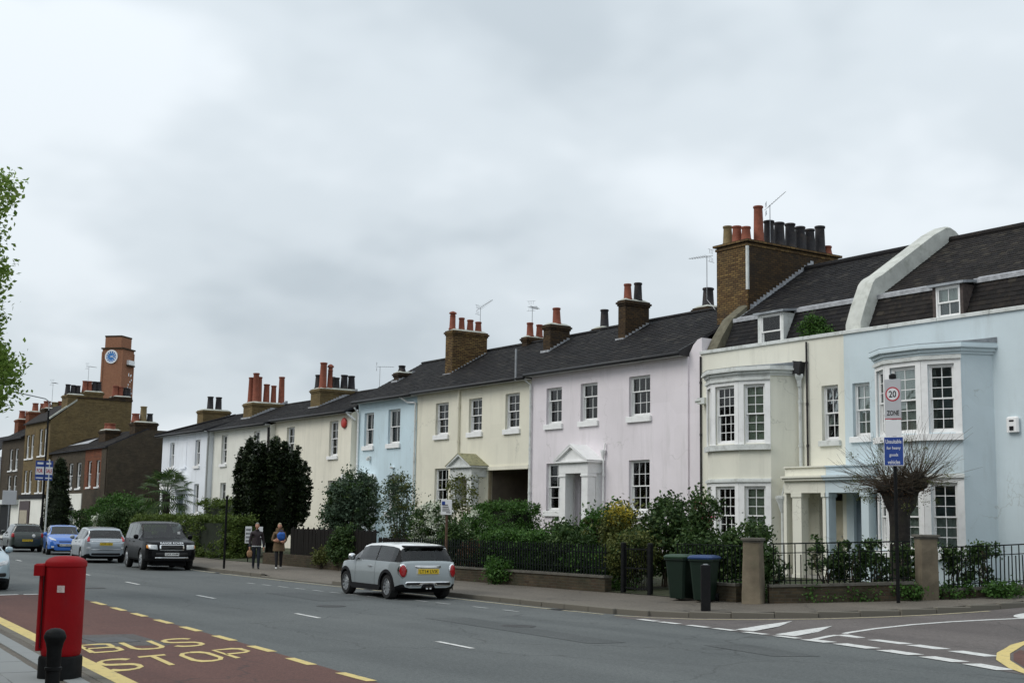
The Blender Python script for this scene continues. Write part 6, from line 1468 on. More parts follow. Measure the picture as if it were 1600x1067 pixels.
        ax = MB(); ax.box(-L_/2+.35, L_/2-.35, -s.W/2+.35, s.W/2-.35, .17, sp['bot'][1][1]+.12); ax.build('underside', M['blackpl']).parent = s.root
    def patch(s, name, pts, where, mat, off=.012, parent=None, smooth=True):
        """panel that follows the bodywork; pts in (y,z) for front/rear or (x,z) for the sides"""
        c = Vector((sum(p[0] for p in pts)/len(pts), sum(p[1] for p in pts)/len(pts)))
        dens = []
        for a, b in zip(pts, pts[1:]+pts[:1]):
            for k in range(3): dens.append(Vector(a).lerp(Vector(b), k/3))
        rings = [dens, [c.lerp(p, .97) for p in dens], [c.lerp(p, .6) for p in dens], [c.lerp(p, .25) for p in dens]]; V = []; n = len(dens)
        def put(p, o):
            if where in ('rear', 'front'): e = -1 if where == 'rear' else 1; return (s.endx(p.x, p.y, e)+e*o, p.x, p.y)
            sg = 1 if where == 'left' else -1; return (p.x, sg*(s.hw(p.x, p.y)+o), p.y)
        for k, rg in enumerate(rings): V += [put(p, -.02 if k == 0 else off) for p in rg]
        V.append(put(c, off)); F = []
        for k in range(3):
            for i in range(n): F.append((k*n+i, k*n+(i+1) % n, (k+1)*n+(i+1) % n, (k+1)*n+i))
        for i in range(n): F.append((3*n+i, 3*n+(i+1) % n, 4*n))
        b = MB(); b.add(V, F); me = b.mesh(name, mat, smooth); bm = bmesh.new(); bm.from_mesh(me); bmesh.ops.recalc_face_normals(bm, faces=bm.faces); bm.to_mesh(me); bm.free()
        o = child(name, me, parent or s.root); return o
    def rect(s, y0, y1, z0, z1, r=.02, n=3):
        out = []
        for cx, cy, a0 in ((y1-r, z1-r, 0), (y0+r, z1-r, 90), (y0+r, z0+r, 180), (y1-r, z0+r, 270)):
            for k in range(n): a = rad(a0+90*k/(n-1)); out.append((cx+r*math.cos(a), cy+r*math.sin(a)))
        return out
    def box(s, name, x0, x1, y0, y1, z0, z1, mat, b_=.015):
        b = MB(); b.bbox(x0, x1, y0, y1, z0, z1, b_); me = b.mesh(name, mat); return child(name, me, s.root)
    def plate(s, where, z, txt, yw=.26, zc=.055, y=0):
        e = -1 if where == 'rear' else 1; x = s.endx(0, z, e)+e*.016
        b = MB(); b.box(min(x, x+e*.012), max(x, x+e*.012), y-yw, y+yw, z-zc, z+zc); o = child('number_plate', b.mesh('number_plate', M['plate_y'] if where == 'rear' else M['plate_w']), s.root)
        me = fit_text(txt, yw*1.75, zc*1.35, .012); me.materials.append(M['ink'])
        t = child('plate_text', me, o, (x+e*.0145, y+e*-yw*.875, z-zc*.68)); t.rotation_euler = (math.pi/2, 0, e*math.pi/2)
    def mirror(s, x, z, mat):
        for sg in (-1, 1):
            y = s.hw(x, z); b = MB(); b.lathe([(.02, -.085), (.075, -.06), (.09, 0), (.075, .06), (.02, .085)], 10, sx=.75, sy=1.15)
            o = child('door_mirror', b.mesh('door_mirror', mat, True), s.root, (x, sg*(y+.11), z+.06)); a = MB(); a.box(-.03, .03, -.07, .03, -.09, -.03); 
            q = child('mirror_arm', a.mesh('mirror_arm', M['blackpl']), o); q.scale = (1, sg, 1)
    def common(s):
        sp = s.sp
        for sg, wh in ((1, 'left'), (-1, 'right')):
            for hx, hz in sp['handles']:
                y = s.hw(hx, hz); b = MB(); b.bbox(-.1, .1, -.012, .03, -.016, .016, .006); o = child('door_handle', b.mesh('door_handle', sp.get('handlemat', sp['paint'])), s.root, (hx, sg*y, hz)); o.scale = (1, sg, 1)
            for lx in sp['seams']:
                zt_ = itp(sp['belt'], lx)-.02; b = MB(); n = 8; V = []
                for k in range(n+1): z = .3+(zt_-.3)*k/n; y = s.hw(lx, z)+.002; V += [(lx-.005, sg*y, z), (lx+.005, sg*y, z)]
                b.add(V, [(2*k, 2*k+1, 2*k+3, 2*k+2) for k in range(n)]); child('door_seam', b.mesh('door_seam', M['blackpl']), s.root)
    def place(s, x, y, th, z=0):
        s.root.location = (x, y, z); s.root.rotation_euler = (0, 0, th)

def hatch_top(L_, H_, f): return [(a*L_, b*H_) for a, b in f]
HB = [(-.5, .42), (-.498, .56), (-.48, .64), (-.46, .685), (-.385, .93), (-.345, .962), (-.12, 1), (.05, .985), (.11, .95), (.27, .69), (.305, .655), (.43, .575), (.475, .51), (.5, .38)]
WID = lambda L_: [(-L_/2, .74), (-L_/2+.05, .86), (-L_/2+.16, .94), (-L_/2+.5, .99), (0, 1), (L_/2-.7, .99), (L_/2-.3, .93), (L_/2-.12, .83), (L_/2, .62)]
def hatch(name, label, L_, W_, H_, paint, prof=HB, belt=.635, wheels=None, wr=.315, **kw):
    sp = dict(L=L_, W=W_, top=hatch_top(L_, H_, prof), bot=[(-L_/2, .3), (-L_/2+.3, .2), (L_/2-.3, .19), (L_/2, .24)], belt=[(-L_/2, (belt+.03)*H_), (L_*.1, (belt+.005)*H_), (L_*.3, (belt-.02)*H_), (L_/2, .45*H_)],
              wid=WID(L_), roofw=.74, paint=paint, wind=(.115*L_, .268*L_), rear=(-.458*L_, -.388*L_), side=[(-.40*L_, -.27*L_), (-.255*L_, -.06*L_), (-.045*L_, .19*L_)], wheels=wheels or (-.29*L_, .315*L_), wr=wr,
              handles=[(-.19*L_, .58*H_), (.03*L_, .575*H_)], seams=[-.05*L_, -.26*L_, .2*L_])
    sp.update(kw); c = Car(name, label, sp); c.common(); c.mirror(.2*L_, (belt+.02)*H_, kw.get('mirrormat', paint)); return c

# silver three-door hatch with a white roof
P_sil = carpaint('silver_paint', srgb(158, 166, 168), .3, .38)
Lm = 3.82
mini = Car('silver_hatchback', 'small silver car with a white roof and black wheel arches parked by the kerb', dict(L=Lm, W=1.73,
    top=[(-1.91, .55), (-1.905, .78), (-1.88, .92), (-1.84, .97), (-1.66, 1.30), (-1.58, 1.355), (-1.3, 1.39), (-.6, 1.41), (.1, 1.39), (.46, 1.33), (.99, .985), (1.1, .95), (1.55, .88), (1.78, .78), (1.88, .62), (1.91, .5)],
    bot=[(-1.91, .3), (-1.6, .2), (1.6, .19), (1.91, .25)], belt=[(-1.91, .93), (0, .945), (1.0, .92), (1.5, .86), (1.91, .6)], wid=[(-1.91, .80), (-1.87, .9), (-1.75, .965), (-1.4, 1), (1.3, 1), (1.6, .95), (1.8, .84), (1.91, .62)],
    roofw=.78, paint=P_sil, roofmat=plain('white_roof_paint', (.82, .83, .83), .25, .02, 3, 0, coat=.5), wind=(.47, .98), rear=(-1.835, -1.665), wide=True, side=[(-1.62, -.62), (-.56, .82)], roof=(-1.68, .47), pillar=(-1.84, 1.0), wheels=(-1.25, 1.27), wr=.31, handles=[(-.3, .8)], handlemat=M['chrome'], seams=[-.58, .62], spokes=10))
mini.common(); mini.mirror(.72, .95, M['chrome'])
for sg, wh in ((1, 'left'), (-1, 'right')):
    for wx in (-1.25, 1.27):     # black arch mouldings
        b = MB(); V = []; n = 20
        for k in range(n+1):
            a = math.pi*(-.06+1.12*k/n); 
            for r in (.355, .43): x, z = wx+r*math.cos(a), .31+r*math.sin(a); z = max(z, .2); y = mini.hw(x, max(z, .32)); V += [(x, sg*(y+.016), z)]
        b.add(V, [(2*k, 2*k+1, 2*k+3, 2*k+2) for k in range(n)]); V2 = []
        for k in range(n+1): 
            a = math.pi*(-.06+1.12*k/n); x, z = wx+.43*math.cos(a), max(.2, .31+.43*math.sin(a)); y = mini.hw(x, max(z, .32)); V2 += [(x, sg*(y+.016), z), (wx+.445*math.cos(a), sg*(y-.02), max(.2, .31+.445*math.sin(a)))]
        b.add(V2, [(2*k, 2*k+1, 2*k+3, 2*k+2) for k in range(n)]); child('arch_moulding', b.mesh('arch_moulding', M['blackpl']), mini.root)
    b = MB(); b.box(-.85, .85, sg*.845-.02, sg*.845+.022, .2, .34); child('side_skirt', b.mesh('side_skirt', M['blackpl']), mini.root)
    ring = [(sg*.70+.115*math.cos(t), .72+.185*math.sin(t)) for t in [2*math.pi*k/16 for k in range(16)]]
    rg = mini.patch('lamp_surround', ring, 'rear', M['chrome'], .012); inn = [(sg*.70+.085*math.cos(t), .72+.155*math.sin(t)) for t in [2*math.pi*k/16 for k in range(16)]]; mini.patch('tail_light', inn, 'rear', M['lamp_red'], .026)
    hl = [(sg*.62+.14*math.cos(t), .7+.14*math.sin(t)) for t in [2*math.pi*k/16 for k in range(16)]]; mini.patch('headlight', hl, 'front', M['lamp_clear'], .02)
mini.patch('chrome_grip', mini.rect(-.36, .36, .80, .855, .02), 'rear', M['chrome'], .03)
mini.patch('plate_recess', mini.rect(-.34, .34, .62, .795, .03), 'rear', plain('plate_recess', (.6, .6, .56), .4, .03), .006)
mini.plate('rear', .71, 'LT14 LVX', .29, .062)
mini.patch('bumper_insert', [(-.66, .40), (-.62, .345), (-.28, .345), (-.18, .42), (.18, .42), (.28, .345), (.62, .345), (.66, .40), (.62, .46), (-.62, .46)], 'rear', M['chrome'], .012)
for sg in (-1, 1): mini.patch('bumper_grille', [(sg*.26, .375), (sg*.60, .37), (sg*.63, .405), (sg*.59, .435), (sg*.21, .435)], 'rear', M['ink'], .022)
mini.patch('diffuser', [(-.2, .3), (.2, .3), (.15, .40), (-.15, .40)], 'rear', M['blackpl'], .02)
for sg in (-1, 1): b = MB(); b.T = Matrix.Rotation(-math.pi/2, 4, 'Y'); b.lathe([(.035, 0), (.035, .06), (.028, .06), (.028, .02)], 12); o = child('exhaust_pipe', b.mesh('exhaust_pipe', M['chrome']), mini.root, (-1.9, sg*.05, .3))
sp_ = MB(); sp_.add([(-1.58, -.6, 1.345), (-1.58, .6, 1.345), (-1.76, .56, 1.325), (-1.76, -.56, 1.325), (-1.58, -.6, 1.30), (-1.58, .6, 1.30), (-1.76, .56, 1.295), (-1.76, -.56, 1.295)], ((0, 1, 2, 3), (7, 6, 5, 4), (0, 4, 5, 1), (1, 5, 6, 2), (2, 6, 7, 3), (3, 7, 4, 0))); child('roof_spoiler', sp_.mesh('roof_spoiler', M['blackpl']), mini.root)
mini.place(-30.72, 17.36, math.pi-.06)

# black off-roader
P_blk = carpaint('black_paint', (.004, .004, .005), .0, .3); P_blk.node_tree.nodes['Principled BSDF'].inputs['Coat Weight'].default_value = .12; P_blk.node_tree.nodes['Principled BSDF'].inputs['Specular IOR Level'].default_value = .06
rr_ = Car('black_off_roader', 'large black off-roader parked facing the viewer beside the hedge', dict(L=4.78, W=1.93,
    top=[(-2.39, .75), (-2.38, 1.05), (-2.33, 1.18), (-2.12, 1.66), (-1.98, 1.75), (-1.0, 1.79), (0, 1.775), (.32, 1.72), (.95, 1.21), (1.05, 1.17), (2.0, 1.09), (2.22, 1.04), (2.33, .96), (2.375, .8), (2.39, .62)],
    bot=[(-2.39, .42), (-2, .32), (1.9, .32), (2.39, .36)], belt=[(-2.39, 1.14), (1, 1.13), (2.0, 1.05), (2.39, .8)], wid=[(-2.39, .82), (-2.34, .92), (-2.2, .97), (-1.8, 1), (1.7, 1), (2.1, .96), (2.3, .88), (2.39, .76)],
    roofw=.80, paint=P_blk, wind=(.34, .94), rear=(-2.3, -2.14), side=[(-2.0, -1.2), (-1.1, -.3), (-.2, .75)], wheels=(-1.42, 1.38), wr=.39, handles=[(-.95, 1.03), (-.05, 1.02)], seams=[-.25, -1.15, .8], spokes=5))
rr_.common(); rr_.mirror(.72, 1.15, P_blk)
rr_.patch('grille_frame', rr_.rect(-.46, .46, .73, .95, .05), 'front', M['chrome'], .012); rr_.patch('grille', rr_.rect(-.41, .41, .765, .935, .03), 'front', M['ink'], .024)
for sg in (-1, 1):
    rr_.patch('headlight', [(sg*.52, .76), (sg*.82, .78), (sg*.88, .86), (sg*.86, .95), (sg*.54, .94)], 'front', M['lamp_clear'], .014); rr_.patch('indicator', [(sg*.83, .80), (sg*.9, .82), (sg*.9, .92), (sg*.85, .93)], 'front', M['amber'], .016)
    rr_.patch('tail_light', rr_.rect(sg*.82-.07, sg*.82+.07, .8, 1.1, .03), 'rear', M['lamp_red'], .014)
rr_.patch('skid_plate', rr_.rect(-.62, .62, .445, .49, .02), 'front', M['chrome'], .02); rr_.patch('lower_intake', rr_.rect(-.6, .6, .52, .66, .04), 'front', M['ink'], .012)
rr_.plate('front', .60, 'LJ63 VNM', .26, .055)
me = fit_text('RANGE ROVER', .86, .07, .012); me.materials.append(M['chrome']); t = child('bonnet_lettering', me, rr_.root, (2.335, -.43, .975)); t.rotation_euler = (rad(70), 0, math.pi/2)
tz_ = child('tax_disc', (lambda b: (b.box(-.05, .05, 0, .004, 0, .1), b.mesh('tax_disc', M['plate_w']))[1])(MB()), rr_.root, (.85, .55, 1.32)); tz_.rotation_euler = (0, 0, math.pi/2)
rr_.place(-49.9, 17.76, -.14)

# silver five-door hatch
P_s2 = carpaint('silver_blue_paint', srgb(150, 158, 164), .3, .4)
fo = hatch('silver_five_door', 'silver five-door hatchback seen from behind, parked ahead of the off-roader', 4.34, 1.84, 1.5, P_s2)
fo.plate('rear', .80, 'LF08 KJU', .26, .055)
for sg in (-1, 1):
    fo.patch('tail_light', [(sg*.66, .90), (sg*.78, .88), (sg*.77, .98), (sg*.70, 1.1), (sg*.64, 1.1)], 'rear', M['lamp_red'], .012); fo.patch('bumper_reflector', fo.rect(sg*.70-.09, sg*.70+.09, .60, .66, .02), 'rear', M['lamp_clear'], .014); fo.patch('headlight', [(sg*.5, .68), (sg*.8, .74), (sg*.82, .84), (sg*.52, .8)], 'front', M['lamp_clear'], .012)
fo.patch('tailgate_crease', fo.rect(-.6, .6, .895, .92, .01), 'rear', M['chrome'], .012); fo.patch('bumper_strip', fo.rect(-.75, .75, .545, .575, .012), 'rear', M['chrome'], .014); fo.patch('lower_valance', fo.rect(-.6, .6, .33, .42, .03), 'rear', M['blackpl'], .012)
fo.place(-57.75, 17.82, math.pi-.14)
# blue small car facing the viewer
P_bl = carpaint('bright_blue_paint', srgb(52, 108, 190), .1, .3)
fi = hatch('blue_hatchback', 'bright blue hatchback facing the viewer between the two hatchbacks', 3.95, 1.72, 1.48, P_bl)
for sg in (-1, 1): fi.patch('headlight', [(sg*.40, .68), (sg*.70, .76), (sg*.78, .90), (sg*.66, .86), (sg*.46, .78)], 'front', M['lamp_clear'], .012); fi.patch('tail_light', fi.rect(sg*.72-.06, sg*.72+.06, .8, 1.1, .03), 'rear', M['lamp_red'], .012); fi.patch('fog_lamp', fi.rect(sg*.58-.07, sg*.58+.07, .36, .44, .03), 'front', M['lamp_clear'], .012)
fi.patch('grille', [(-.42, .55), (-.34, .40), (.34, .40), (.42, .55)], 'front', M['ink'], .012); fi.patch('upper_grille', fi.rect(-.3, .3, .64, .68, .01), 'front', M['ink'], .012); fi.plate('front', .5, 'LR11 XDG', .26, .055)
fi.place(-69.07, 19.49, -.2)
# dark green estate
P_gr = carpaint('dark_green_paint', srgb(34, 46, 40), .1, .35)
EST = [(-.5, .42), (-.498, .6), (-.488, .68), (-.475, .70), (-.445, .93), (-.42, .965), (-.2, 1), (.03, .985), (.09, .95), (.24, .69), (.28, .655), (.43, .575), (.475, .51), (.5, .38)]
es = hatch('dark_green_estate', 'dark green estate car seen from behind at the far end of the parked row', 4.5, 1.76, 1.5, P_gr, EST, rear=(-.473*4.5, -.447*4.5), side=[(-.43*4.5, -.28*4.5), (-.265*4.5, -.08*4.5), (-.065*4.5, .17*4.5)], wind=(.095*4.5, .237*4.5))
for sg in (-1, 1): es.patch('tail_light', es.rect(sg*.74-.07, sg*.74+.07, .78, 1.0, .03), 'rear', M['lamp_red'], .012)
es.patch('badge', [(-.3+.09*math.cos(2*math.pi*k/12), .86+.09*math.sin(2*math.pi*k/12)) for k in range(12)], 'rear', M['plate_w'], .014); es.plate('rear', .62, 'V412 GLP', .26, .055)
es.place(-74.6, 18.9, math.pi-.13)
# pale silver car on the near side
ne = hatch('pale_silver_car', 'pale silver car approaching on the near side, only its nose in view', 4.3, 1.78, 1.47, carpaint('pale_silver_paint', srgb(172, 190, 198), .3, .35))
for sg in (-1, 1): ne.patch('headlight', [(sg*.45, .62), (sg*.74, .66), (sg*.80, .76), (sg*.74, .80), (sg*.5, .72)], 'front', M['lamp_clear'], .012); ne.patch('fog_lamp', ne.rect(sg*.6-.12, sg*.6+.12, .36, .46, .04), 'front', M['ink'], .012); ne.patch('tail_light', ne.rect(sg*.74-.06, sg*.74+.06, .8, 1.05, .03), 'rear', M['lamp_red'], .012)
ne.patch('grille', ne.rect(-.4, .4, .36, .52, .05), 'front', M['ink'], .012); ne.patch('chrome_strip', ne.rect(-.35, .35, .62, .65, .01), 'front', M['chrome'], .014); ne.plate('front', .57, 'EY59 RKO', .26, .055)
ne.place(-37.9, 8.2, -.09)
# ------------------------------------------------------------------ walls, fences and railings
M['rail'] = plain('dark_green_black_railing', (.007, .010, .009), .6, .3, 12, .15, spec=.1)
M['pillar'] = plain('rendered_gate_pillar', (.155, .128, .09), .95, .3, 2.2, .5, 22, dirt=(.1, .095, .06), dirt_amt=.7, dirt_scale=2.5)
M['cap'] = plain('stone_cap', (.105, .098, .082), .9, .25, 5, .4)
def wall_run(name, label, line, h_, th, mat, cop=None):
    a0 = Vector(line[0]); t = thing(name, label, 'wall', (a0.x, a0.y, pv(a0.x, a0.y)))
    for k, (mt, w_, z0, z1, nm) in enumerate(((mat, th, -.15, h_, 'masonry'), (cop or mat, th+.06, h_, h_+.06, 'coping'))):
        if nm == 'coping' and cop is None: continue
        b = MB(); l = [Vector(p) for p in fine(line, .9)]; A = []; B = []
        for i, p in enumerate(l):
            d = (l[min(i+1, len(l)-1)]-l[max(i-1, 0)]).normalized(); n_ = Vector((-d.y, d.x))*w_/2; A.append(p+n_); B.append(p-n_)
        V = []
        for p, q in zip(A, B): zc = tz(*((p+q)/2))+.12; j = RND.uniform(-.008, .008); V += [(p.x, p.y, zc+z0), (q.x, q.y, zc+z0), (q.x, q.y, zc+z1+j), (p.x, p.y, zc+z1+j)]
        n = len(l); F = [(4*i+k2, 4*(i+1)+k2, 4*(i+1)+(k2+1) % 4, 4*i+(k2+1) % 4) for i in range(n-1) for k2 in range(4)]+[(3, 2, 1, 0), (4*n-4, 4*n-3, 4*n-2, 4*n-1)]
        b.add(V, F); b.build(nm, mt, t)
    return t
wall_run('low_brick_wall', 'low mossy brick wall under the dark picket fence', [(-36.9, 21.36), (-30, 21.5), (-27.0, 21.58)], .36, .23, M['brick_w'], M['cap'])
wall_run('corner_brick_wall', 'low brick wall running round the corner between the two pillars', [(-21.75, 22.05), (-21.1, 22.95), (-20.3, 24.3), (-19.98, 24.9)], .36, .23, M['brick_w'], M['cap'])
wall_run('side_street_wall', 'low kerb wall under the railings of the side street', [(-19.7, 25.5), (-19.25, 27.4), (-19.05, 29.3)], .17, .2, M['brick_w'], M['cap'])
wall_run('front_brick_wall', 'low brick wall by the wheelie bins left of the tapered pillar', [(-24.6, 21.72), (-22.4, 21.78)], .36, .23, M['brick_w'], M['cap'])
wall_run('old_brick_wall', 'low old brick wall under the tall dark boarded fence', [(-48.6, 21.62), (-43, 21.42), (-39.4, 21.38)], .42, .24, M['brick_w'])
def baluster_run(name, label, line, sp_, mesh_fn, rails, cat='fence', h0=0, posts=()):
    l = [Vector(p) for p in line]; s = [0]
    for a, c in zip(l, l[1:]): s.append(s[-1]+(c-a).length)
    t = thing(name, label, cat, (l[0].x, l[0].y, pv(l[0].x, l[0].y)))
    def at(q):
        j = max(k for k in range(len(s)-1) if s[k] <= q+1e-9); d = (l[j+1]-l[j]).normalized(); return l[j]+d*(q-s[j]), math.atan2(d.y, d.x)
    meshes = mesh_fn(); q = sp_/2; i = 0
    while q < s[-1]:
        p, a = at(q); nm, me = meshes[i % len(meshes)]; o = bpy.data.objects.new(nm, me); COL.objects.link(o)
        o.location = (p.x, p.y, tz(p.x, p.y)+.12+h0+RND.uniform(-.008, .008)); o.rotation_euler = (RND.uniform(-.012, .012), RND.uniform(-.012, .012), a); adopt(o, t); q += sp_; i += 1
    n = max(2, int(s[-1]/.8))
    for zr_, r_, off_ in rails:
        b = MB(); pts = []
        for k in range(n+1): p, a = at(min(s[-1]-1e-6, s[-1]*k/n)); pts.append((p.x+off_*math.sin(a), p.y-off_*math.cos(a)+0, tz(p.x, p.y)+.12+zr_))
        b.tube(pts, r_, 6); b.build('rail', M['rail'], t)
    return t
def bars(hs, r=.0145, mat=None):
    def f():
        out = []
        for h_ in hs:
            b = MB(); b.tube([(0, 0, 0), (0, 0, h_)], r, 6); out.append(('railing_bar', b.mesh('railing_bar', mat or M['rail'])))
        return out
    return f
def pickets(h_, w_=.055, th=.02, mat=None, nm='picket'):
    def f():
        out = []
        for k in range(3):
            b = MB(); hh = h_+RND.uniform(-.04, .04); b.prism_y([(-w_/2, 0), (w_/2, 0), (w_/2, hh-.05), (0, hh), (-w_/2, hh-.05)], -th/2, th/2); out.append((nm, b.mesh(nm, mat or M['timber'])))
        return out
    return f
baluster_run('corner_railings', 'dark railings along the corner garden between the two pillars', [(-21.72, 22.1), (-21.1, 22.97), (-20.3, 24.3), (-20.0, 24.85)], .125, bars([.95, .72]), [(1.33, .017, 0), (1.12, .012, 0), (.5, .012, 0)], 'railings', .36)
baluster_run('side_street_railings', 'dark railings right of the squat pillar along the side street', [(-19.68, 25.55), (-19.25, 27.4), (-19.05, 29.3)], .125, bars([.98, .75]), [(1.17, .017, 0), (.95, .012, 0), (.32, .012, 0)], 'railings', .17)
baluster_run('front_railings', 'dark railings between the wheelie bins and the tapered pillar', [(-24.55, 21.74), (-22.35, 21.8)], .13, bars([.95, .9]), [(1.28, .012, 0), (.5, .009, 0)], 'railings', .36)
baluster_run('picket_fence', 'dark picket fence on the low brick wall in front of the lilac house', [(-36.8, 21.36), (-30, 21.5), (-27.05, 21.58)], .125, pickets(.85, .05, .02, M['rail']), [(.6, .018, -.02), (1.0, .018, -.02)], 'fence', .36)
baluster_run('boarded_fence', 'tall dark vertical boarded fence behind the walking woman', [(-46.5, 21.7), (-43, 21.6), (-39.3, 21.5)], .152, pickets(1.02, .136, .025, None, 'board'), [(.7, .03, -.04), (1.35, .03, -.04)], 'fence', .4)
baluster_run('weathered_fence', 'shorter dark boarded fence beside the parked silver hatchback', [(-39.1, 21.45), (-37.1, 21.42)], .13, pickets(1.0, .1, .025, None, 'board'), [(.6, .03, -.04), (1.1, .03, -.04)], 'fence', .2)
# iron gate with its two posts
gt = thing('iron_gate', 'black iron garden gate between two black posts', 'gate', (-26.0, 21.7, pv(-26, 21.7)))
gz0 = pv(-26, 21.7)
for X in (-26.5, -25.45): b = MB(); b.bbox(X-.06, X+.06, 21.62, 21.74, gz0-.1, gz0+1.28, .02); b.build('gate_post', M['black'], gt)
for z in (.12, .62, 1.1): b = MB(); b.box(-26.43, -25.52, 21.665, 21.69, gz0+z, gz0+z+.035); b.build('gate_rail', M['black'], gt)
for k in range(9): X = -26.38+k*.1; b = MB(); b.tube([(X, 21.678, gz0+.1), (X, 21.678, gz0+1.2+.04*math.sin(k*.39*math.pi/1.56))], .009, 6); b.build('gate_bar', M['black'], gt)
def pillar(name, label, x, y, h_, w0, w1, ang):
    z = pv(x, y); t = thing(name, label, 'pillar', (x, y, z)); b = MB(); b.T = Matrix.Translation((x, y, z)) @ Matrix.Rotation(ang, 4, 'Z')
    n = 8; V = []
    for i in range(n+1):
        f_ = i/n; w_ = w0+(w1-w0)*f_; j = .008
        c = .03; P8 = [(-w_+c, -w_), (w_-c, -w_), (w_, -w_+c), (w_, w_-c), (w_-c, w_), (-w_+c, w_), (-w_, w_-c), (-w_, -w_+c)]
        V += [(px+RND.uniform(-j, j), py+RND.uniform(-j, j), -.15+(h_+.15)*f_) for px, py in P8]
    b.add(V, [(8*i+k, 8*i+(k+1) % 8, 8*(i+1)+(k+1) % 8, 8*(i+1)+k) for i in range(n) for k in range(8)]+[tuple(range(8*n, 8*n+8))]); b.build('shaft', M['pillar'], t)
    c = MB(); c.T = b.T; e_ = w1+.045; c.bbox(-e_, e_, -e_, e_, h_-.005, h_+.055, .015); c.bbox(-w1-.01, w1+.01, -w1-.01, w1+.01, h_-.05, h_-.006, .01); c.build('cap', M['cap'], t)
pillar('gate_pillar', 'tapered rendered gate pillar below the pale bow window', -21.95, 21.78, 1.42, .235, .19, .55)
pillar('squat_pillar', 'square rendered pillar beside the pollarded tree', -19.83, 25.2, 1.42, .21, .21, 1.0)

# ------------------------------------------------------------------ street furniture
# red letter box
px, py = -15.48, 4.43
pb = thing('letter_box', 'red cast iron letter box with black base on the near pavement', 'letter box', (px, py, .12))
PA = rad(140)
T0 = Matrix.Translation((px, py, .13)) @ Matrix.Rotation(PA, 4, 'Z') @ Matrix.Scale(.85, 4)
M['post_red'] = plain('letter_box_red', srgb(138, 12, 20), .6, .12, 3, .15, 50, dirt=(.12, .015, .02), dirt_amt=.5, dirt_scale=3, spec=.15)
def oval(rx, ry, n=40, p=2.6): return [(rx*math.copysign(abs(math.cos(t))**(2/p), math.cos(t)), ry*math.copysign(abs(math.sin(t))**(2/p), math.sin(t))) for t in [2*math.pi*k/n for k in range(n)]]
def stackoval(levels, name, mat, parent, T=T0, n=40, p=2.6):
    b = MB(); b.T = T; V = []
    for rx, ry, z in levels: V += [(x, y, z) for x, y in oval(rx, ry, n, p)]
    F = [(i*n+k, i*n+(k+1) % n, (i+1)*n+(k+1) % n, (i+1)*n+k) for i in range(len(levels)-1) for k in range(n)]+[tuple(reversed(range(n))), tuple(range((len(levels)-1)*n, len(levels)*n))]
    b.add(V, F); return autosmooth(b.build(name, mat, parent), 35)
stackoval([(.275, .265, -.05), (.275, .265, .26), (.265, .255, .29), (.25, .24, .295)], 'base', M['black'], pb)
stackoval([(.235, .225, .29), (.25, .24, .32), (.255, .245, .38), (.255, .245, 1.46)], 'body', M['post_red'], pb)
stackoval([(.255, .245, 1.455), (.266, .256, 1.47), (.266, .256, 1.51), (.255, .245, 1.54), (.22, .21, 1.57), (.15, .14, 1.598), (.02, .02, 1.605)], 'cap', M['post_red'], pb)
b = MB(); b.T = T0; b.bbox(-.2, .2, .2, .285, .36, 1.47, .03); fp_ = b.build('front_panel', M['post_red'], pb)
b = MB(); b.T = T0; b.bbox(-.235, .235, .2, .35, 1.34, 1.5, .02); b.build('aperture_hood', M['post_red'], fp_)
b = MB(); b.T = T0; b.box(-.13, .13, .28, .292, 1.2, 1.27); b.build('aperture', M['ink'], fp_)
b = MB(); b.T = T0; b.box(-.1, .1, .284, .292, .9, 1.1); b.build('collection_plate', M['plate_w'], fp_)
b = MB(); b.T = T0; b.box(-.226, -.204, .196, .202, .4, 1.34); b.build('door_seam', M['ink'], pb)
b = MB(); b.T = T0; b.box(-.259, -.25, -.11, -.01, 1.13, 1.22); b.build('sticker', plain('torn_sticker', (.5, .42, .4), .8, .3, 30, .2), pb)
# bell bollard
def bollard_round(x, y):
    t = thing('bell_bollard', 'black round bollard with domed cap beside the letter box', 'bollard', (x, y, .12))
    b = MB(); b.lathe([(.085, -.1), (.085, .02), (.062, .06), (.06, .70), (.072, .705), (.072, .725), (.06, .73), (.062, .85), (.075, .9), (.092, .935), (.092, .955), (.085, .965), (.082, .975), (.07, .99), (.04, 1.003), (.005, 1.008)], 24, (x, y, .12), .86, .86); b.build('post', M['black'], t, True)
    autosmooth(t.children[0], 40); return t
bollard_round(-10.06, 2.83)
# square bollard by the junction
x, y = -21.35, 19.75; z = pv(x, y); t = thing('square_bollard', 'plain black square bollard on the corner in front of the bins', 'bollard', (x, y, z))
b = MB(); b.T = Matrix.Translation((x, y, z)) @ Matrix.Rotation(.9, 4, 'Z'); b.bbox(-.1, .1, -.1, .1, -.1, .97, .012); b.build('post', M['blackpl'], t)
b = MB(); b.T = Matrix.Translation((x, y, z)) @ Matrix.Rotation(.9, 4, 'Z'); b.lathe([(.06, .965), (.06, .985), (.03, .995)], 10); b.build('cap', M['metal'], t)
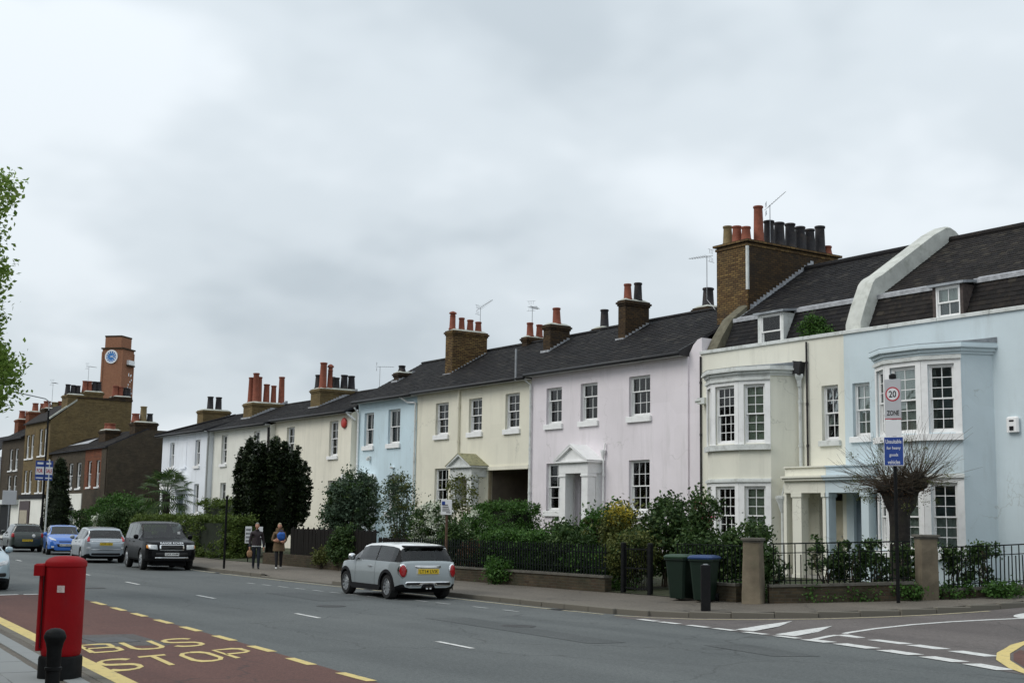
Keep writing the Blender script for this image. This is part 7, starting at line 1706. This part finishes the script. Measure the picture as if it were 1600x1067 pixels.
# wheelie bins
def bin_(label, x, y, ang, lidmat, bodymat, lidrot=0):
    z = pv(x, y); t = thing('wheelie_bin', label, 'bin', (x, y, z)); T = Matrix.Translation((x, y, z)) @ Matrix.Rotation(ang, 4, 'Z')
    b = MB(); b.T = T; lv = [(.2, .24, .05), (.21, .26, .2), (.265, .33, .92), (.29, .365, .94), (.29, .365, .99)]
    V = []
    for wx, wy, zz_ in lv: c = .05; V += [(px_, py_, zz_) for px_, py_ in [(-wx+c, -wy), (wx-c, -wy), (wx, -wy+c), (wx, wy-c), (wx-c, wy), (-wx+c, wy), (-wx, wy-c), (-wx, -wy+c)]]
    b.add(V, [(8*i+k, 8*i+(k+1) % 8, 8*(i+1)+(k+1) % 8, 8*(i+1)+k) for i in range(4) for k in range(8)]+[tuple(reversed(range(8))), tuple(range(32, 40))]); b.build('body', bodymat, t)
    l = MB(); l.T = T; V = []
    for wx, wy, zz_ in ((.3, .38, .985), (.305, .385, 1.02), (.26, .34, 1.06), (.18, .26, 1.075)): c = .06; V += [(px_, py_, zz_) for px_, py_ in [(-wx+c, -wy), (wx-c, -wy), (wx, -wy+c), (wx, wy-c), (wx-c, wy), (-wx+c, wy), (-wx, wy-c), (-wx, -wy+c)]]
    l.add(V, [(8*i+k, 8*i+(k+1) % 8, 8*(i+1)+(k+1) % 8, 8*(i+1)+k) for i in range(3) for k in range(8)]+[tuple(reversed(range(8))), tuple(range(24, 32))]); l.build('lid', lidmat, t)
    h_ = MB(); h_.T = T; h_.tube([(-.24, .4, 1.0), (.24, .4, 1.0)], .018, 8); h_.build('handle', bodymat, t)
    for sx in (-1, 1): w_ = MB(); w_.T = T @ Matrix.Translation((sx*.235, .27, .1)) @ Matrix.Rotation(math.pi/2, 4, 'Y'); w_.lathe([(.1, -.03), (.1, .03)], 16); w_.build('wheel', M['blackpl'], t)
M['bin_g'] = plain('green_bin_plastic', srgb(16, 36, 26), .5, .1, 4, .1, 60); M['bin_gl'] = plain('faded_green_lid', srgb(36, 62, 44), .5, .1, 4, .1); M['bin_b'] = plain('blue_lid', srgb(34, 60, 104), .45, .1, 4, .1)
bin_('green wheelie bin with a faded green lid beside the gate', -23.78, 21.22, .35, M['bin_gl'], M['bin_g'])
bin_('green wheelie bin with a blue lid next to the square bollard', -23.04, 21.28, .5, M['bin_b'], M['bin_g'])
# sign post with 20 zone plate
x, y = -19.72, 24.05; z = pv(x, y); sg_ = thing('zone_sign', '20 zone sign above a blue lorry notice on a tall pole', 'sign', (x, y, z))
b = MB(); b.tube([(x, y, z-.2), (x, y, z+5.15)], .042, 10); b.build('pole', M['black'], sg_)
SA = rad(22); 
def on_sign(name, mat, f, dy=0, parent=sg_, ang=SA):
    b = MB(); b.T = Matrix.Translation((x, y, z)) @ Matrix.Rotation(ang, 4, 'Z') @ Matrix.Translation((0, -.06-dy, 0)); f(b); return b.build(name, mat, parent)
M['sign_g'] = plain('grey_sign_face', (.42, .43, .45), .5, .04, 3, 0); M['sign_w'] = plain('white_sign_face', (.68, .69, .7), .45, .03, 3, 0); M['sign_r'] = plain('sign_red', (.42, .03, .05), .45, .03, 3, 0); M['sign_b'] = plain('sign_blue', (.015, .05, .24), .45, .05, 3, 0)
pl = on_sign('zone_plate', M['sign_g'], lambda b: b.bbox(-.19, .19, 0, .02, 4.10, 5.02, .006))
on_sign('plate_border', M['sign_r'], lambda b: b.box(-.187, .187, -.003, -.0005, 4.105, 4.125), 0, pl)
def ring(b, r0, r1, cz, y0): disc(b, r0, r1, y0-.004, y0, cz, 32)
on_sign('speed_ring', M['sign_r'], lambda b: ring(b, .135, .165, 4.68, 0), .001, pl); on_sign('speed_disc', M['sign_w'], lambda b: ring(b, .001, .134, 4.68, 0), .001, pl)
def sign_text(txt, w_, h_, zc, mat, dy, parent, bold=.02, xc=0):
    me = fit_text(txt, w_, h_, bold); me.materials.append(mat); o = bpy.data.objects.new('lettering', me); COL.objects.link(o)
    o.matrix_world = Matrix.Translation((x, y, z)) @ Matrix.Rotation(SA, 4, 'Z') @ Matrix.Translation((xc-w_/2, -.06-dy, zc-h_/2)) @ Matrix.Rotation(math.pi/2, 4, 'X')
    adopt_m(o, parent)
def adopt_m(o, parent):
    mw = o.matrix_world.copy(); o.location, q, o.scale = mw.decompose(); o.rotation_euler = q.to_euler(); adopt(o, parent)
sign_text('20', .17, .155, 4.68, M['ink'], .0075, pl); sign_text('ZONE', .28, .115, 4.25, M['ink'], .004, pl)
on_sign('blank_plate', M['sign_w'], lambda b: b.bbox(-.18, .18, 0, .02, 3.72, 4.09, .006))
bs = on_sign('blue_notice', M['sign_w'], lambda b: b.bbox(-.225, .225, -.01, .01, 3.05, 3.71, .006)); on_sign('notice_face', M['sign_b'], lambda b: b.box(-.212, .212, -.014, -.0105, 3.065, 3.695), 0, bs)
for k, (tx, ww) in enumerate((('Unsuitable', .36), ('for heavy', .32), ('goods', .2), ('vehicles', .28))): sign_text(tx, ww, .09, 3.6-.155*k, M['sign_w'], .0165, bs, .01)
on_sign('rear_plate', M['blackpl'], lambda b: b.bbox(-.4, -.03, 0, .02, 4.1, 4.9, .006), -.09, sg_, SA-rad(75))
on_sign('top_bracket', M['blackpl'], lambda b: b.bbox(-.08, .08, 0, .05, 5.03, 5.13, .01))
# parking plate on a rusty post behind the silver hatchback
x, y = -33.35, 20.55; z = pv(x, y); ps = thing('parking_sign', 'small white parking plate on a brown post behind the silver hatchback', 'sign', (x, y, z))
b = MB(); b.tube([(x, y, z-.1), (x, y, z+2.0)], .04, 8); b.build('post', plain('brown_post', (.09, .05, .03), .7, .3, 6, .2), ps)
b = MB(); b.T = Matrix.Translation((x, y, z)) @ Matrix.Rotation(rad(40), 4, 'Z'); b.bbox(-.17, .17, -.06, -.045, 1.98, 2.42, .006); p_ = b.build('plate', M['sign_w'], ps)
b = MB(); b.T = Matrix.Translation((x, y, z)) @ Matrix.Rotation(rad(40), 4, 'Z'); b.box(-.14, -.04, -.064, -.0605, 2.26, 2.37); b.build('blue_symbol', M['sign_b'], p_)
for k in range(5): 
    b = MB(); b.T = Matrix.Translation((x, y, z)) @ Matrix.Rotation(rad(40), 4, 'Z'); b.box(-.12 if k else 0, .13-.02*k, -.064, -.0605, 2.03+.055*k, 2.055+.055*k); b.build('printed_line', M['ink'], p_)
# thin black post with notices by the hedge
x, y = -46.25, 18.95; z = pv(x, y); ks = thing('thin_post', 'thin black street post at the kerb beside the walking man', 'post', (x, y, z))
b = MB(); b.tube([(x, y, z-.1), (x, y, z+2.55)], .045, 8); b.build('post', M['black'], ks)
b = MB(); b.lathe([(.055, 2.55), (.055, 2.62), (.02, 2.66)], 10, (x, y, z)); b.build('cap', M['black'], ks)
for dx_, dz_, mt, lab in ((-1.95, 1.55, 'sign_w', 'tall white notice fixed to the hedge beside the off-roader'), (-1.0, 1.62, 'sign_b', 'blue and white notice fixed to the hedge beside the thin post')):
    xx, yy = -50.5+(dx_+1.95)*1.15, 21.68+.0; zz_ = pv(xx, yy); nb = thing('notice_board', lab, 'sign', (xx, yy, zz_))
    b = MB(); b.T = Matrix.Translation((xx, yy, zz_)) @ Matrix.Rotation(rad(55), 4, 'Z'); b.bbox(-.13, .13, -.02, .02, .75, 1.42, .006); q = b.build('board', M['sign_w'], nb)
    b = MB(); b.T = Matrix.Translation((xx, yy, zz_)) @ Matrix.Rotation(rad(55), 4, 'Z'); b.box(-.02, .02, .02, .06, -.1, 1.4); b.build('stake', M['timber'], nb)
    for k in range(4): b = MB(); b.T = Matrix.Translation((xx, yy, zz_)) @ Matrix.Rotation(rad(55), 4, 'Z'); b.box(-.1, .1 if mt == 'sign_w' else -.02, -.024, -.0205, .8+.15*k, .88+.15*k); b.build('printed_block', M[mt] if mt == 'sign_b' else M['metal'], q)
# street lamp
x, y = -86.0, 22.9; z = .2; lp = thing('street_lamp', 'tall street lamp with a long curved arm over the road', 'street lamp', (x, y, z))
b = MB(); b.tube([(x, y, z), (x, y, 1.8), (x, y, 1.85), (x, y, 8.6)], [.11, .11, .075, .06], 10); b.build('column', M['black'], lp)
b = MB(); b.tube([(x, y, 8.4), (x, y, 9.0), (x, y-.06, 9.2), (x, y-.25, 9.33), (x, y-2.1, 9.62)], .035, 8); b.build('arm', M['metal'], lp)
b = MB(); b.lathe([(.05, -.05), (.14, -.03), (.15, .02), (.08, .07)], 12, (x, y-2.35, 9.62), 1, 2.2); b.build('lantern', M['metal'], lp)
# estate agent board
x, y = -84.0, 22.35; eb = thing('sale_board', 'blue and white sale board on a post beside the cypress', 'sign', (x, y+.25, .3))
b = MB(); b.box(x-.04, x+.04, y+.22, y+.3, .1, 5.4); b.build('post', M['offwhite'], eb)
for s_k in (0, 1):
    bd = MB(); bd.T = Matrix.Translation((x+.06, y-.05, 0)) @ Matrix.Rotation(rad(8), 4, 'Z'); bd.box(0, .02, -.55 if s_k == 0 else .06, -.0 if s_k == 0 else .55, 4.1, 5.3); pq = bd.build('board', M['sign_b'], eb)
    bd = MB(); bd.T = Matrix.Translation((x+.06, y-.05, 0)) @ Matrix.Rotation(rad(8), 4, 'Z'); bd.box(.0205, .026, -.53 if s_k == 0 else .08, -.02 if s_k == 0 else .53, 4.45, 4.92); bd.box(.0205, .026, -.5 if s_k == 0 else .1, -.05 if s_k == 0 else .5, 4.2, 4.27); bd.box(.0205, .026, -.45 if s_k == 0 else .12, -.08 if s_k == 0 else .42, 5.08, 5.2); bd.build('white_panel', M['sign_w'], pq)
    me = fit_text('FOR' if s_k == 0 else 'SALE', .38, .26, .03); me.materials.append(M['sign_r']); o = bpy.data.objects.new('lettering', me); COL.objects.link(o)
    o.matrix_world = Matrix.Translation((x+.06, y-.05, 0)) @ Matrix.Rotation(rad(8), 4, 'Z') @ Matrix.Translation((.029, -.47 if s_k == 0 else .12, 4.55)) @ Matrix.Rotation(math.pi/2, 4, 'Z') @ Matrix.Rotation(math.pi/2, 4, 'X'); adopt_m(o, pq)
# bus stop flag post at the left edge
x, y = -88.6, 21.5; rs = thing('road_sign', 'small grey road sign on a thin pole far down the street', 'sign', (x, y, 0))
b = MB(); b.tube([(x, y, 0), (x, y, 3.6)], .05, 8); b.build('pole', M['metal'], rs)
b = MB(); b.T = Matrix.Translation((x, y, 0)) @ Matrix.Rotation(rad(60), 4, 'Z'); b.bbox(-.45, .45, -.09, -.06, 2.6, 3.5, .02); b.build('plate', M['sign_g'], rs)
# ------------------------------------------------------------------ people
M['skin'] = plain('skin', srgb(190, 142, 118), .6, .08, 12, .05); M['jacket'] = plain('dark_jacket', (.028, .02, .022), .8, .2, 8, .3, 20); M['jeans'] = plain('dark_jeans', (.014, .018, .028), .85, .2, 9, .3, 25); M['shoe_d'] = plain('dark_shoes', (.015, .015, .016), .6); M['shoe_w'] = plain('white_shoes', (.75, .75, .73), .6)
M['coat'] = plain('brown_coat', srgb(96, 78, 56), .85, .2, 7, .4, 18); M['leggings'] = plain('black_leggings', (.012, .012, .014), .8); M['hair_g'] = plain('grey_hair', (.2, .19, .18), .8, .3, 30, .4, 60); M['hair_f'] = plain('fair_hair', (.3, .25, .17), .8, .3, 30, .4, 60); M['tee'] = plain('white_tee', (.7, .71, .72), .85); M['bag_b'] = plain('blue_bag', srgb(28, 84, 160), .6, .15, 6, .3, 15); M['bag_t'] = plain('tan_bag', srgb(150, 116, 86), .75, .15, 6, .3, 15)
def skin_body(name, joints, edges, mats_fn, parent, T, levels=2, root=0):
    me = bpy.data.meshes.new(name); me.from_pydata([T @ Vector(j[:3]) for j in joints], edges, [])
    o = bpy.data.objects.new(name, me); COL.objects.link(o)
    md = o.modifiers.new('s', 'SKIN'); 
    if not me.skin_vertices: bm = bmesh.new(); bm.from_mesh(me); bm.verts.layers.skin.verify(); bm.to_mesh(me); bm.free()
    for i, j in enumerate(joints): v = me.skin_vertices[0].data[i]; r = j[3]; v.radius = (r, r) if not hasattr(r, '__len__') else r; v.use_root = (i == root)
    sb = o.modifiers.new('d', 'SUBSURF'); sb.levels = levels; sb.render_levels = levels
    bpy.context.view_layer.update()
    m2 = bpy.data.meshes.new_from_object(o.evaluated_get(bpy.context.evaluated_depsgraph_get())); bpy.data.objects.remove(o)
    m2.materials.clear(); mats, pick = mats_fn
    for q in mats: m2.materials.append(q)
    Ti = T.inverted(); m2.polygons.foreach_set('material_index', [pick(Ti @ p.center) for p in m2.polygons]); m2.polygons.foreach_set('use_smooth', [True]*len(m2.polygons))
    m2.name = name; r_ = mesh_obj(name, m2, parent); return r_
def hand_joints(p, d, n_, base_i, J, E):
    """palm and five curled fingers: p wrist, d direction of the hand, n_ palm normal"""
    p, d, n_ = Vector(p), Vector(d).normalized(), Vector(n_).normalized(); s = d.cross(n_).normalized()
    i0 = len(J); J.append((*(p+d*.05), .024)); E.append((base_i, i0)); J.append((*(p+d*.09), .026)); E.append((i0, i0+1))
    for k, (off_, ln) in enumerate(((-.030, .07), (-.010, .08), (.010, .075), (.029, .06))):
        a = p+d*.095+s*off_; i = len(J); J.append((*a, .0095)); E.append((i0+1, i)); b_ = a+d*ln*.5+n_*.008; J.append((*b_, .009)); E.append((i, i+1)); c = b_+d*ln*.25+n_*ln*.42; J.append((*c, .0075)); E.append((i+1, i+2))
    a = p+d*.045-s*.034; i = len(J); J.append((*a, .011)); E.append((i0, i)); b_ = a+d*.035-s*.022+n_*.01; J.append((*b_, .0095)); E.append((i, i+1)); c = b_+d*.028+n_*.018; J.append((*c, .0085)); E.append((i+1, i+2))
def head_(parent, T, c, hairmat, hood=None, cap=False):
    bm = bmesh.new(); bmesh.ops.create_uvsphere(bm, u_segments=28, v_segments=20, radius=1)
    for v in bm.verts:
        x_, y_, z_ = v.co; jaw = 1-.28*max(0, -z_)**1.5
        X_ = .078*x_*jaw; Y_ = .098*y_*(1-.1*max(0, -z_)); Z_ = .118*z_
        f_ = max(0, -y_)    # face looks towards -y
        if f_ > .5:
            if abs(x_) < .2 and -.28 < z_ < .15: Y_ -= .022*(1-abs(x_)/.2)*(1-abs(z_+.1)/.25 if abs(z_+.1) < .25 else 0)    # nose
            if .05 < abs(x_) < .5 and .02 < z_ < .25: Y_ += .008     # eye sockets
            if abs(x_) < .35 and -.62 < z_ < -.38: Y_ -= .006       # lips
            if abs(x_) < .3 and z_ < -.75: Y_ -= .008
        v.co = Vector((X_, Y_, Z_))
    for sg in (-1, 1):
        r = bmesh.ops.create_uvsphere(bm, u_segments=10, v_segments=8, radius=1); 
        for v in r['verts']: v.co = Vector((sg*.078+v.co.x*.012, .005+v.co.y*.02, -.005+v.co.z*.032))
    me = bpy.data.meshes.new('head'); bm.to_mesh(me); bm.free(); me.materials.append(M['skin']); me.polygons.foreach_set('use_smooth', [True]*len(me.polygons)); me.transform(T @ Matrix.Translation(c)); h_ = mesh_obj('head', me, parent)
    for sg in (-1, 1):
        b = MB(); b.T = T @ Matrix.Translation(Vector(c)+Vector((sg*.03, -.087, .014))); b.lathe([(.001, -.007), (.01, -.004), (.012, 0), (.01, .004), (.001, .007)], 8, sx=1, sy=.6); b.build('eye', M['ink'], h_)
    b = MB(); b.T = T @ Matrix.Translation(Vector(c)+Vector((0, -.09, -.058))); b.box(-.022, .022, -.006, .01, -.004, .004); b.build('mouth', plain('lips', srgb(150, 90, 84), .6), h_)
    bm = bmesh.new(); bmesh.ops.create_uvsphere(bm, u_segments=24, v_segments=16, radius=1); dead = []
    for v in bm.verts:
        if v.co.y < -.45 and v.co.z < .45 or v.co.z < -.55: dead.append(v)
        n_ = v.co.copy(); v.co = Vector((n_.x*.09, n_.y*.108+.006, n_.z*.126+.008))*(1+.02*math.sin(17*n_.x+9*n_.z))
    bmesh.ops.delete(bm, geom=dead, context='VERTS'); me = bpy.data.meshes.new('hair'); bm.to_mesh(me); bm.free(); me.materials.append(hairmat); me.polygons.foreach_set('use_smooth', [True]*len(me.polygons)); me.transform(T @ Matrix.Translation(c)); mesh_obj('hair', me, parent)
    return h_
def person(label, x, y, ang, kind):
    z = pv(x, y); t = thing('person', label, 'person', (x, y, z)); S = .94 if kind == 'm' else .93
    T = Matrix.Translation((x, y, z)) @ Matrix.Rotation(ang, 4, 'Z') @ Matrix.Scale(S, 4)
    # local: faces -y, x to its own left is +x when seen from the front it appears right
    if kind == 'm': la, ra, lk, rk = (.085, -.10, .075), (-.085, .14, .08), (.09, -.08, .50), (-.09, .03, .49)
    else: la, ra, lk, rk = (.09, .16, .1), (-.08, -.14, .075), (.085, .05, .49), (-.085, -.09, .50)
    bulk = 1.0 if kind == 'm' else 1.12
    J = [(0, 0, .93, (.15*bulk, .115*bulk)), (0, 0, 1.08, (.145*bulk, .105*bulk)), (0, .01, 1.25, (.165*bulk, .115*bulk)), (0, .015, 1.39, (.15, .10)), (0, .005, 1.47, .06), (0, -.005, 1.55, .052),
         (.10, 0, .88, .095), (*lk, .068), (*la, .045), (la[0], la[1]-.12, la[2]-.035, .036), (-.10, 0, .88, .095), (*rk, .068), (*ra, .045), (ra[0], ra[1]-.12, ra[2]-.035, .036),
         (.185, .015, 1.37, .068), (-.185, .015, 1.37, .068)]
    E = [(0, 1), (1, 2), (2, 3), (3, 4), (4, 5), (0, 6), (6, 7), (7, 8), (8, 9), (0, 10), (10, 11), (11, 12), (12, 13), (3, 14), (3, 15)]
    if kind == 'm': wl_, wr_, el, er = (.27, -.06, .83), (-.26, -.03, .84), (.255, .03, 1.09), (-.25, .04, 1.10)
    else: wl_, wr_, el, er = (-.02, -.25, 1.12), (.06, -.27, 1.06), (.27, -.06, 1.10), (-.27, -.05, 1.10)
    J += [(*el, .052), (*wl_, .036), (*er, .052), (*wr_, .036)]; E += [(14, 16), (16, 17), (15, 18), (18, 19)]
    if kind == 'm': hand_joints(wl_, (.05, -.1, -1), (-1, 0, 0), 17, J, E); hand_joints(wr_, (-.02, -.08, -1), (1, 0, 0), 19, J, E); wz = .9
    else: hand_joints(wl_, (-1, -.1, .1), (0, 1, 0), 17, J, E); hand_joints(wr_, (1, -.1, .0), (0, 1, 0), 19, J, E); wz = .55
    W1, W2 = Vector(wl_), Vector(wr_)
    def pick(p):
        for w_, e_ in ((W1, Vector(el)), (W2, Vector(er))):
            d = (w_-e_).normalized()
            if (p-w_).dot(d) > .0 and (p-w_).length < .24 and p.z > .55 and (kind != 'm' or abs(p.x) > .2): return 3
        if p.z > 1.475: return 3
        if p.z < .085: return 2
        if kind == 'm': return 0 if p.z > .93 else 1
        return 0 if p.z > .80 else 1
    mats = [M['jacket'], M['jeans'], M['shoe_d'], M['skin']] if kind == 'm' else [M['coat'], M['leggings'], M['shoe_w'], M['skin']]
    skin_body('body', J, E, (mats, pick), t, T)
    head_(t, T, (0, -.03, 1.645), M['hair_g'] if kind == 'm' else M['hair_f'])
    def shell(name, lv, mat, n=24, fold=.0, sm=True):
        b = MB(); b.T = T; V = []
        for rx, ry, cy, zz_ in lv: V += [(rx*math.cos(2*math.pi*k/n)*(1+fold*math.sin(k*2.2+zz_*5)), cy+ry*math.sin(2*math.pi*k/n)*(1+fold*math.sin(k*1.7+zz_*3)), zz_) for k in range(n)]
        b.add(V, [(i*n+k, i*n+(k+1) % n, (i+1)*n+(k+1) % n, (i+1)*n+k) for i in range(len(lv)-1) for k in range(n)]); return b.build(name, mat, t, sm)
    if kind == 'm':
        shell('tee_hem', [(.185, .14, 0, .86), (.18, .138, 0, .98)], M['tee'], fold=.03); shell('jacket_hem', [(.2, .155, 0, .9), (.19, .15, 0, 1.05), (.185, .14, .01, 1.2)], M['jacket'], fold=.03)
        shell('collar', [(.09, .085, .0, 1.44), (.085, .08, -.005, 1.52)], M['jacket'])
    else:
        shell('coat_skirt', [(.235, .2, 0, .70), (.225, .19, 0, .85), (.2, .165, 0, 1.0), (.195, .15, 0, 1.15)], M['coat'], fold=.05); shell('hood', [(.13, .12, .03, 1.42), (.15, .14, .04, 1.5), (.13, .12, .05, 1.58)], M['coat'], fold=.06)
    return t, T, Vector(wr_), Vector(wl_)
yaw = math.atan2(20, -45)   # towards the viewer's street
mp, Tm, wr1, wl1 = person('man in a dark jacket and dark jeans walking with a tan bag', -45.0, 19.65, rad(72), 'm')
wp, Tw, wr2, wl2 = person('woman in a brown coat and white shoes hugging a blue bag', -44.15, 20.15, rad(66), 'w')
def bagmesh(name, label, T, c, rx, ry, rz, mat):
    bm = bmesh.new(); bmesh.ops.create_uvsphere(bm, u_segments=20, v_segments=14, radius=1)
    for v in bm.verts: n_ = v.co.copy(); p = 3.2; k = (abs(n_.x)**p+abs(n_.y)**p+abs(n_.z)**p)**(-1/p); v.co = Vector((n_.x*k*rx, n_.y*k*ry, n_.z*k*rz))*(1+.05*math.sin(7*n_.x+4*n_.z)+.04*math.sin(9*n_.z+3*n_.y))
    me = bpy.data.meshes.new('bag_body'); bm.to_mesh(me); bm.free(); me.materials.append(mat); me.polygons.foreach_set('use_smooth', [True]*len(me.polygons)); me.transform(T @ Matrix.Translation(c))
    b0 = T @ Vector((c[0], c[1], c[2]-rz)); t = thing(name, label, 'bag', b0); mesh_obj('bag_body', me, t)
    h_ = MB(); h_.T = T @ Matrix.Translation(c); h_.tube([(-rx*.5, 0, rz*.9), (-rx*.3, 0, rz+.07), (rx*.3, 0, rz+.07), (rx*.5, 0, rz*.9)], .008, 6); h_.build('bag_handle', mat, t)
bagmesh('carrier_bag', 'tan bag held low in the walking man\'s hand', Tm, (wr1.x, wr1.y-.03, wr1.z-.26), .10, .05, .13, M['bag_t'])
bagmesh('blue_bag', 'bright blue bag clutched to the chest of the walking woman', Tw, (.06, -.22, 1.26), .15, .09, .16, M['bag_b'])
